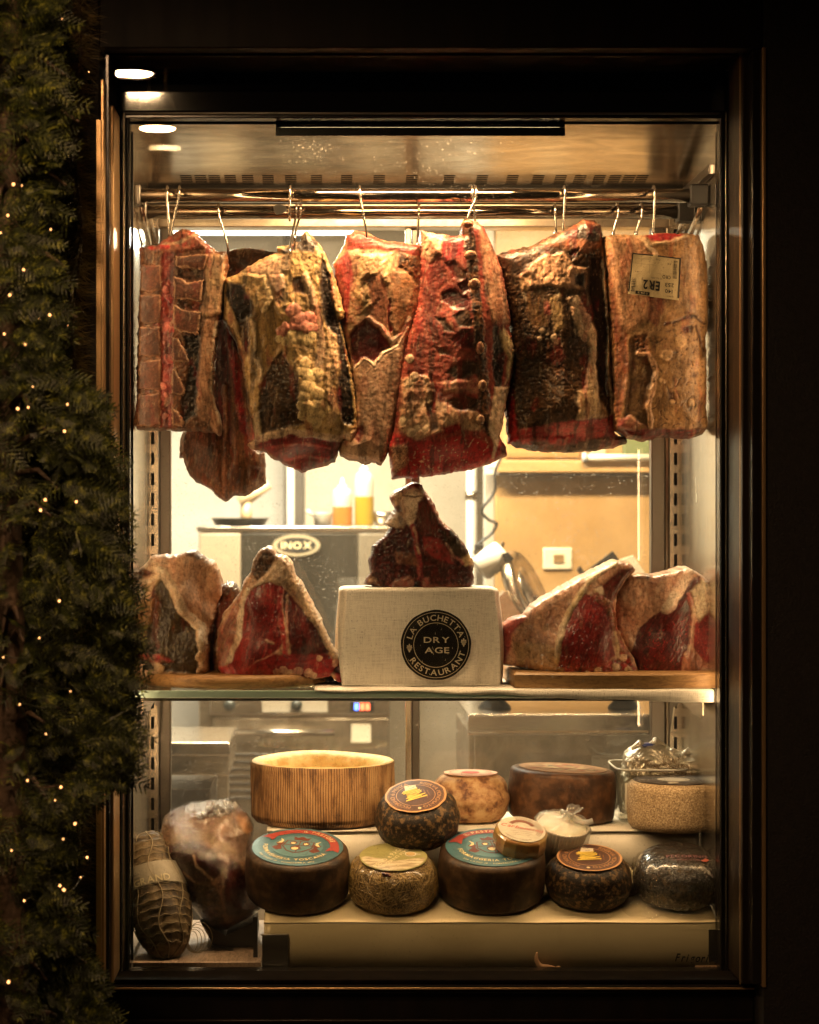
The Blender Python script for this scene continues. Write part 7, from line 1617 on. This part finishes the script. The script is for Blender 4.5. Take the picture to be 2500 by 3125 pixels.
# ------------------------------------------------------------------ conifer, garland, fairy lights, street lamp
rng = random.Random(21)
def bound(py):
    ks = [(-200, 180), (0, 195), (400, 215), (800, 185), (1100, 192), (1250, 333), (1450, 360), (1700, 387), (1900, 413), (2050, 420), (2250, 417), (2380, 387), (2450, 235), (2700, 207), (2850, 245), (3000, 315), (3300, 385)]
    for (a, b), (c, d) in zip(ks, ks[1:]):
        if a <= py <= c: return b + (d - b) * (py - a) / (c - a)
    return 300
leafm = mottled('conifer_leaf', [(.3, (.006, .010, .0012)), (.58, (.030, .042, .004)), (.74, (.16, .17, .018))], 60, (.45, .65), bmp=0)
leafm.node_tree.nodes['Principled BSDF'].inputs['Subsurface Weight'].default_value = 0
bark = mottled('bark', [(.3, (.05, .03, .018)), (.7, (.11, .07, .04))], 30, bmp=.8, bdist=.005)
TX, TY = PX(40, -.45), -.50
tree = thing('conifer_tree', 'dense dark conifer with drooping feathery sprays beside the window', 'tree', (TX, TY, 0))
V, F = tubeVF([(TX + .01 * math.sin(z * 3), TY + .01 * math.cos(z * 4), z) for z in [i * .2 for i in range(15)]], [.05 - .0026 * i for i in range(15)], 10); mk('trunk', V, F, bark, tree)
LV = []; LF = []; SV = MB()
def blade(p, d, up, l, w):
    """one flat pointed leaf scale"""
    side = d.cross(up); 
    if side.length < 1e-4: return
    side.normalize(); b = len(LV)
    m_ = p + d * l * .45 + up * l * .06
    LV.extend([tuple(p), tuple(m_ + side * w), tuple(p + d * l), tuple(m_ - side * w)]); LF.append((b, b + 1, b + 2, b + 3))
def spray(p, d, L_, droop=.35):
    """flat fern-like spray of scale leaves"""
    up = Vector((rng.uniform(-.4, .4), -1, rng.uniform(-.3, .6))).normalized(); n = 9; q = Vector(p); dd = d.copy()
    for i in range(n):
        t_ = i / n; q = q + dd * (L_ / n); dd = (dd + Vector((0, -.02, -droop / n))).normalized(); side = dd.cross(up).normalized()
        for sgn in (-1, 1):
            bd = (dd * .75 + side * sgn * .8 + Vector((0, 0, -.12))).normalized(); bl = L_ * (.42 - .30 * t_) * rng.uniform(.7, 1.15); k = 3
            for j in range(k):
                o = q + bd * bl * j / k
                blade(o, (bd + side * sgn * .1).normalized(), up, bl / k * 1.7, .0015); 
                if j < 2: blade(o, (bd * .7 + dd * .7).normalized(), up, bl * .35, .0012)
    blade(q, dd, up, L_ * .18, .002)
cnt = 0
while cnt < 2600:
    py = rng.uniform(-150, 3300); bpx = bound(py); Y = rng.uniform(-.62, -.24)
    low = py > 1150
    edge_ = rng.random() < .42
    px = bpx - abs(rng.gauss(0, 45)) - 25 if edge_ else rng.uniform(-120, bpx - 40)
    if not low and rng.random() < .35: continue
    p = Vector(P(px, py, Y)); out = Vector((1.0 if edge_ else rng.uniform(-.5, 1), rng.uniform(-.9, .1), rng.uniform(-.5, .35))).normalized()
    spray(p - out * .05, out, rng.uniform(.045, .10)); cnt += 1
crown = mk('crown', LV, LF, leafm, tree, smooth=False); crown['kind'] = 'stuff'
mb = MB()
for i in range(70):
    z = .1 + 2.7 * i / 70; a = rng.uniform(-2.6, -.6); l = rng.uniform(.12, .22); d = Vector((math.cos(a), math.sin(a) * .5, rng.uniform(-.1, .35))); p = Vector((TX, TY, z)); mb.tube([p, p + d * l * .6, p + d * l - Vector((0, 0, .04))], [.009, .005, .002], 6)
mb.build('limbs', bark, tree)
# pine garland fixed up the wall by the window
GY = -.235
gar = thing('pine_garland', 'long needled pine garland hung up the wall along the window edge', 'garland', (PX(250, GY), GY, PZ(3000, GY)))
pts = [P(232 + 14 * math.sin(i * .7), -40 + i * 66, GY) for i in range(48)]; V, F = tubeVF(smooth_pts(pts, 3), .005, 7); mk('stem', V, F, bark, gar)
nm = MB(); NV = []; NF = []
for (x, y, z) in [tuple(p) for p in smooth_pts(pts, 14)]:
    for _ in range(11):
        a = rng.uniform(0, 6.28); d = Vector((math.cos(a), -abs(math.sin(a)) * .8 + .1, rng.uniform(-.8, .5))).normalized(); l = rng.uniform(.03, .062); s_ = d.cross(Vector((rng.random(), rng.random(), rng.random()))).normalized() * .0009
        p = Vector((x, y, z + rng.uniform(-.01, .01))); b = len(NV); e = p + d * l - Vector((0, 0, l * .15)); NV.extend([tuple(p - s_), tuple(p + s_), tuple(e)]); NF.append((b, b + 1, b + 2))
nd_ = mk('needles', NV, NF, mottled('pine_needle', [(.3, (.10, .085, .03)), (.7, (.30, .22, .09))], 40, (.35, .55), bmp=0), gar, smooth=False); nd_['kind'] = 'stuff'
# fairy lights wound through tree and garland
bulb_px = [(188,56),(186,230),(271,219),(205,319),(195,474),(41,562),(67,566),(24,657),(2,710),(72,823),(120,972),(152,961),(208,994),(13,1019),(77,1050),(206,1234),(54,1247),(86,1243),(197,1316),(138,1525),(124,1557),(233,1531),(181,1834),(120,1947),(10,2006),(84,2382),(168,2443),(186,2402),(241,2462),(229,2514),(193,2561),(35,2596),(266,2617),(246,2678),(183,2703),(195,2716),(74,2749),(26,2997),(244,3034),(100,1180),(155,700),(30,900),(60,2150),(140,2240),(215,2110)]
fs = thing('fairy_light_string', 'string of small warm fairy lights wound through the conifer and garland', 'fairy lights', P(150, 3000, -.30))
bm_e = flat('warm_bulb', (1, .8, .5), .4, emit=(1, .42, .13), estr=3.2)
src = None
Vb, Fb = latheVF([(.0004, -.0048), (.0026, -.0040), (.0040, -.0012), (.0038, .0016), (.0022, .0040), (.0004, .0048)], 10)
mbulb = None; wires = []
for i, (px, py) in enumerate(bulb_px):
    Y = (-.27 if px > 175 and py < 1150 else rng.uniform(-.66, -.60) if px < 240 else -.40)
    p = P(px, py, Y); wires.append((p, py))
    if mbulb is None: o = mk('bulb', Vb, Fb, bm_e, fs, world=False); mbulb = o.data
    else: o = bpy.data.objects.new('bulb', mbulb); COL.objects.link(o); o.parent = fs
    o.location = Vector(p) - Vector(fs.location); o.rotation_euler = (rng.uniform(-.8, .8), rng.uniform(-.8, .8), 0); sc_ = rng.uniform(.25, .6); o.scale = (sc_, sc_, sc_)
wires.sort(key=lambda q: q[1]); pts = []
for (a, _), (b, _) in zip(wires, wires[1:]):
    a, b = Vector(a), Vector(b); pts += [a + Vector((0, .005, 0)), (a + b) / 2 + Vector((0, .03, -.02))]
V, F = tubeVF(smooth_pts(pts, 4), .0011, 5, False); mk('wire', V, F, flat('green_wire', (.02, .025, .012), .5), fs)
# street pendant lamps in a row in front of the window (seen mirrored in the glass)
def pendant(label, px, py, Lm):
    lp = P(px, py, Lm - .10); t = thing('pendant_lamp', label, 'lamp', (lp[0], -.10 - Lm, lp[2]), group='pendant lamps over the pavement')
    V, F = latheVF([(.056, .0), (.062, .012), (.06, .05), (.04, .10), (.02, .115), (.003, .116)], 40); mk('shade', V, F[:-2], flat('dark_shade', (.03, .025, .02), .35, .3), t, world=False)
    V, F = discVF(.0525, .004, .004, 40); mk('lit_disc', V, F, flat('lit_disc', (1, .9, .75), .4, emit=(1, .58, .28), estr=E_PEND), t, smooth=False, world=False)
    for sx in (-.025, .025): V, F = tubeVF([(sx, 0, .10), (sx, 0, 1.2)], .004, 8); mk('rod', V, F, M['brass'], t, world=False)
    box('ceiling_mount', -.05, .05, -.05, .05, 1.2, 1.23, M['brass'], t, .004, world=False)
pendant('hanging street lamp with a round shade, mirrored nearest the window top', 405, 228, 1.30)
pendant('second hanging street lamp in the row, mirrored inside the cabinet glass', 480, 395, 2.08)
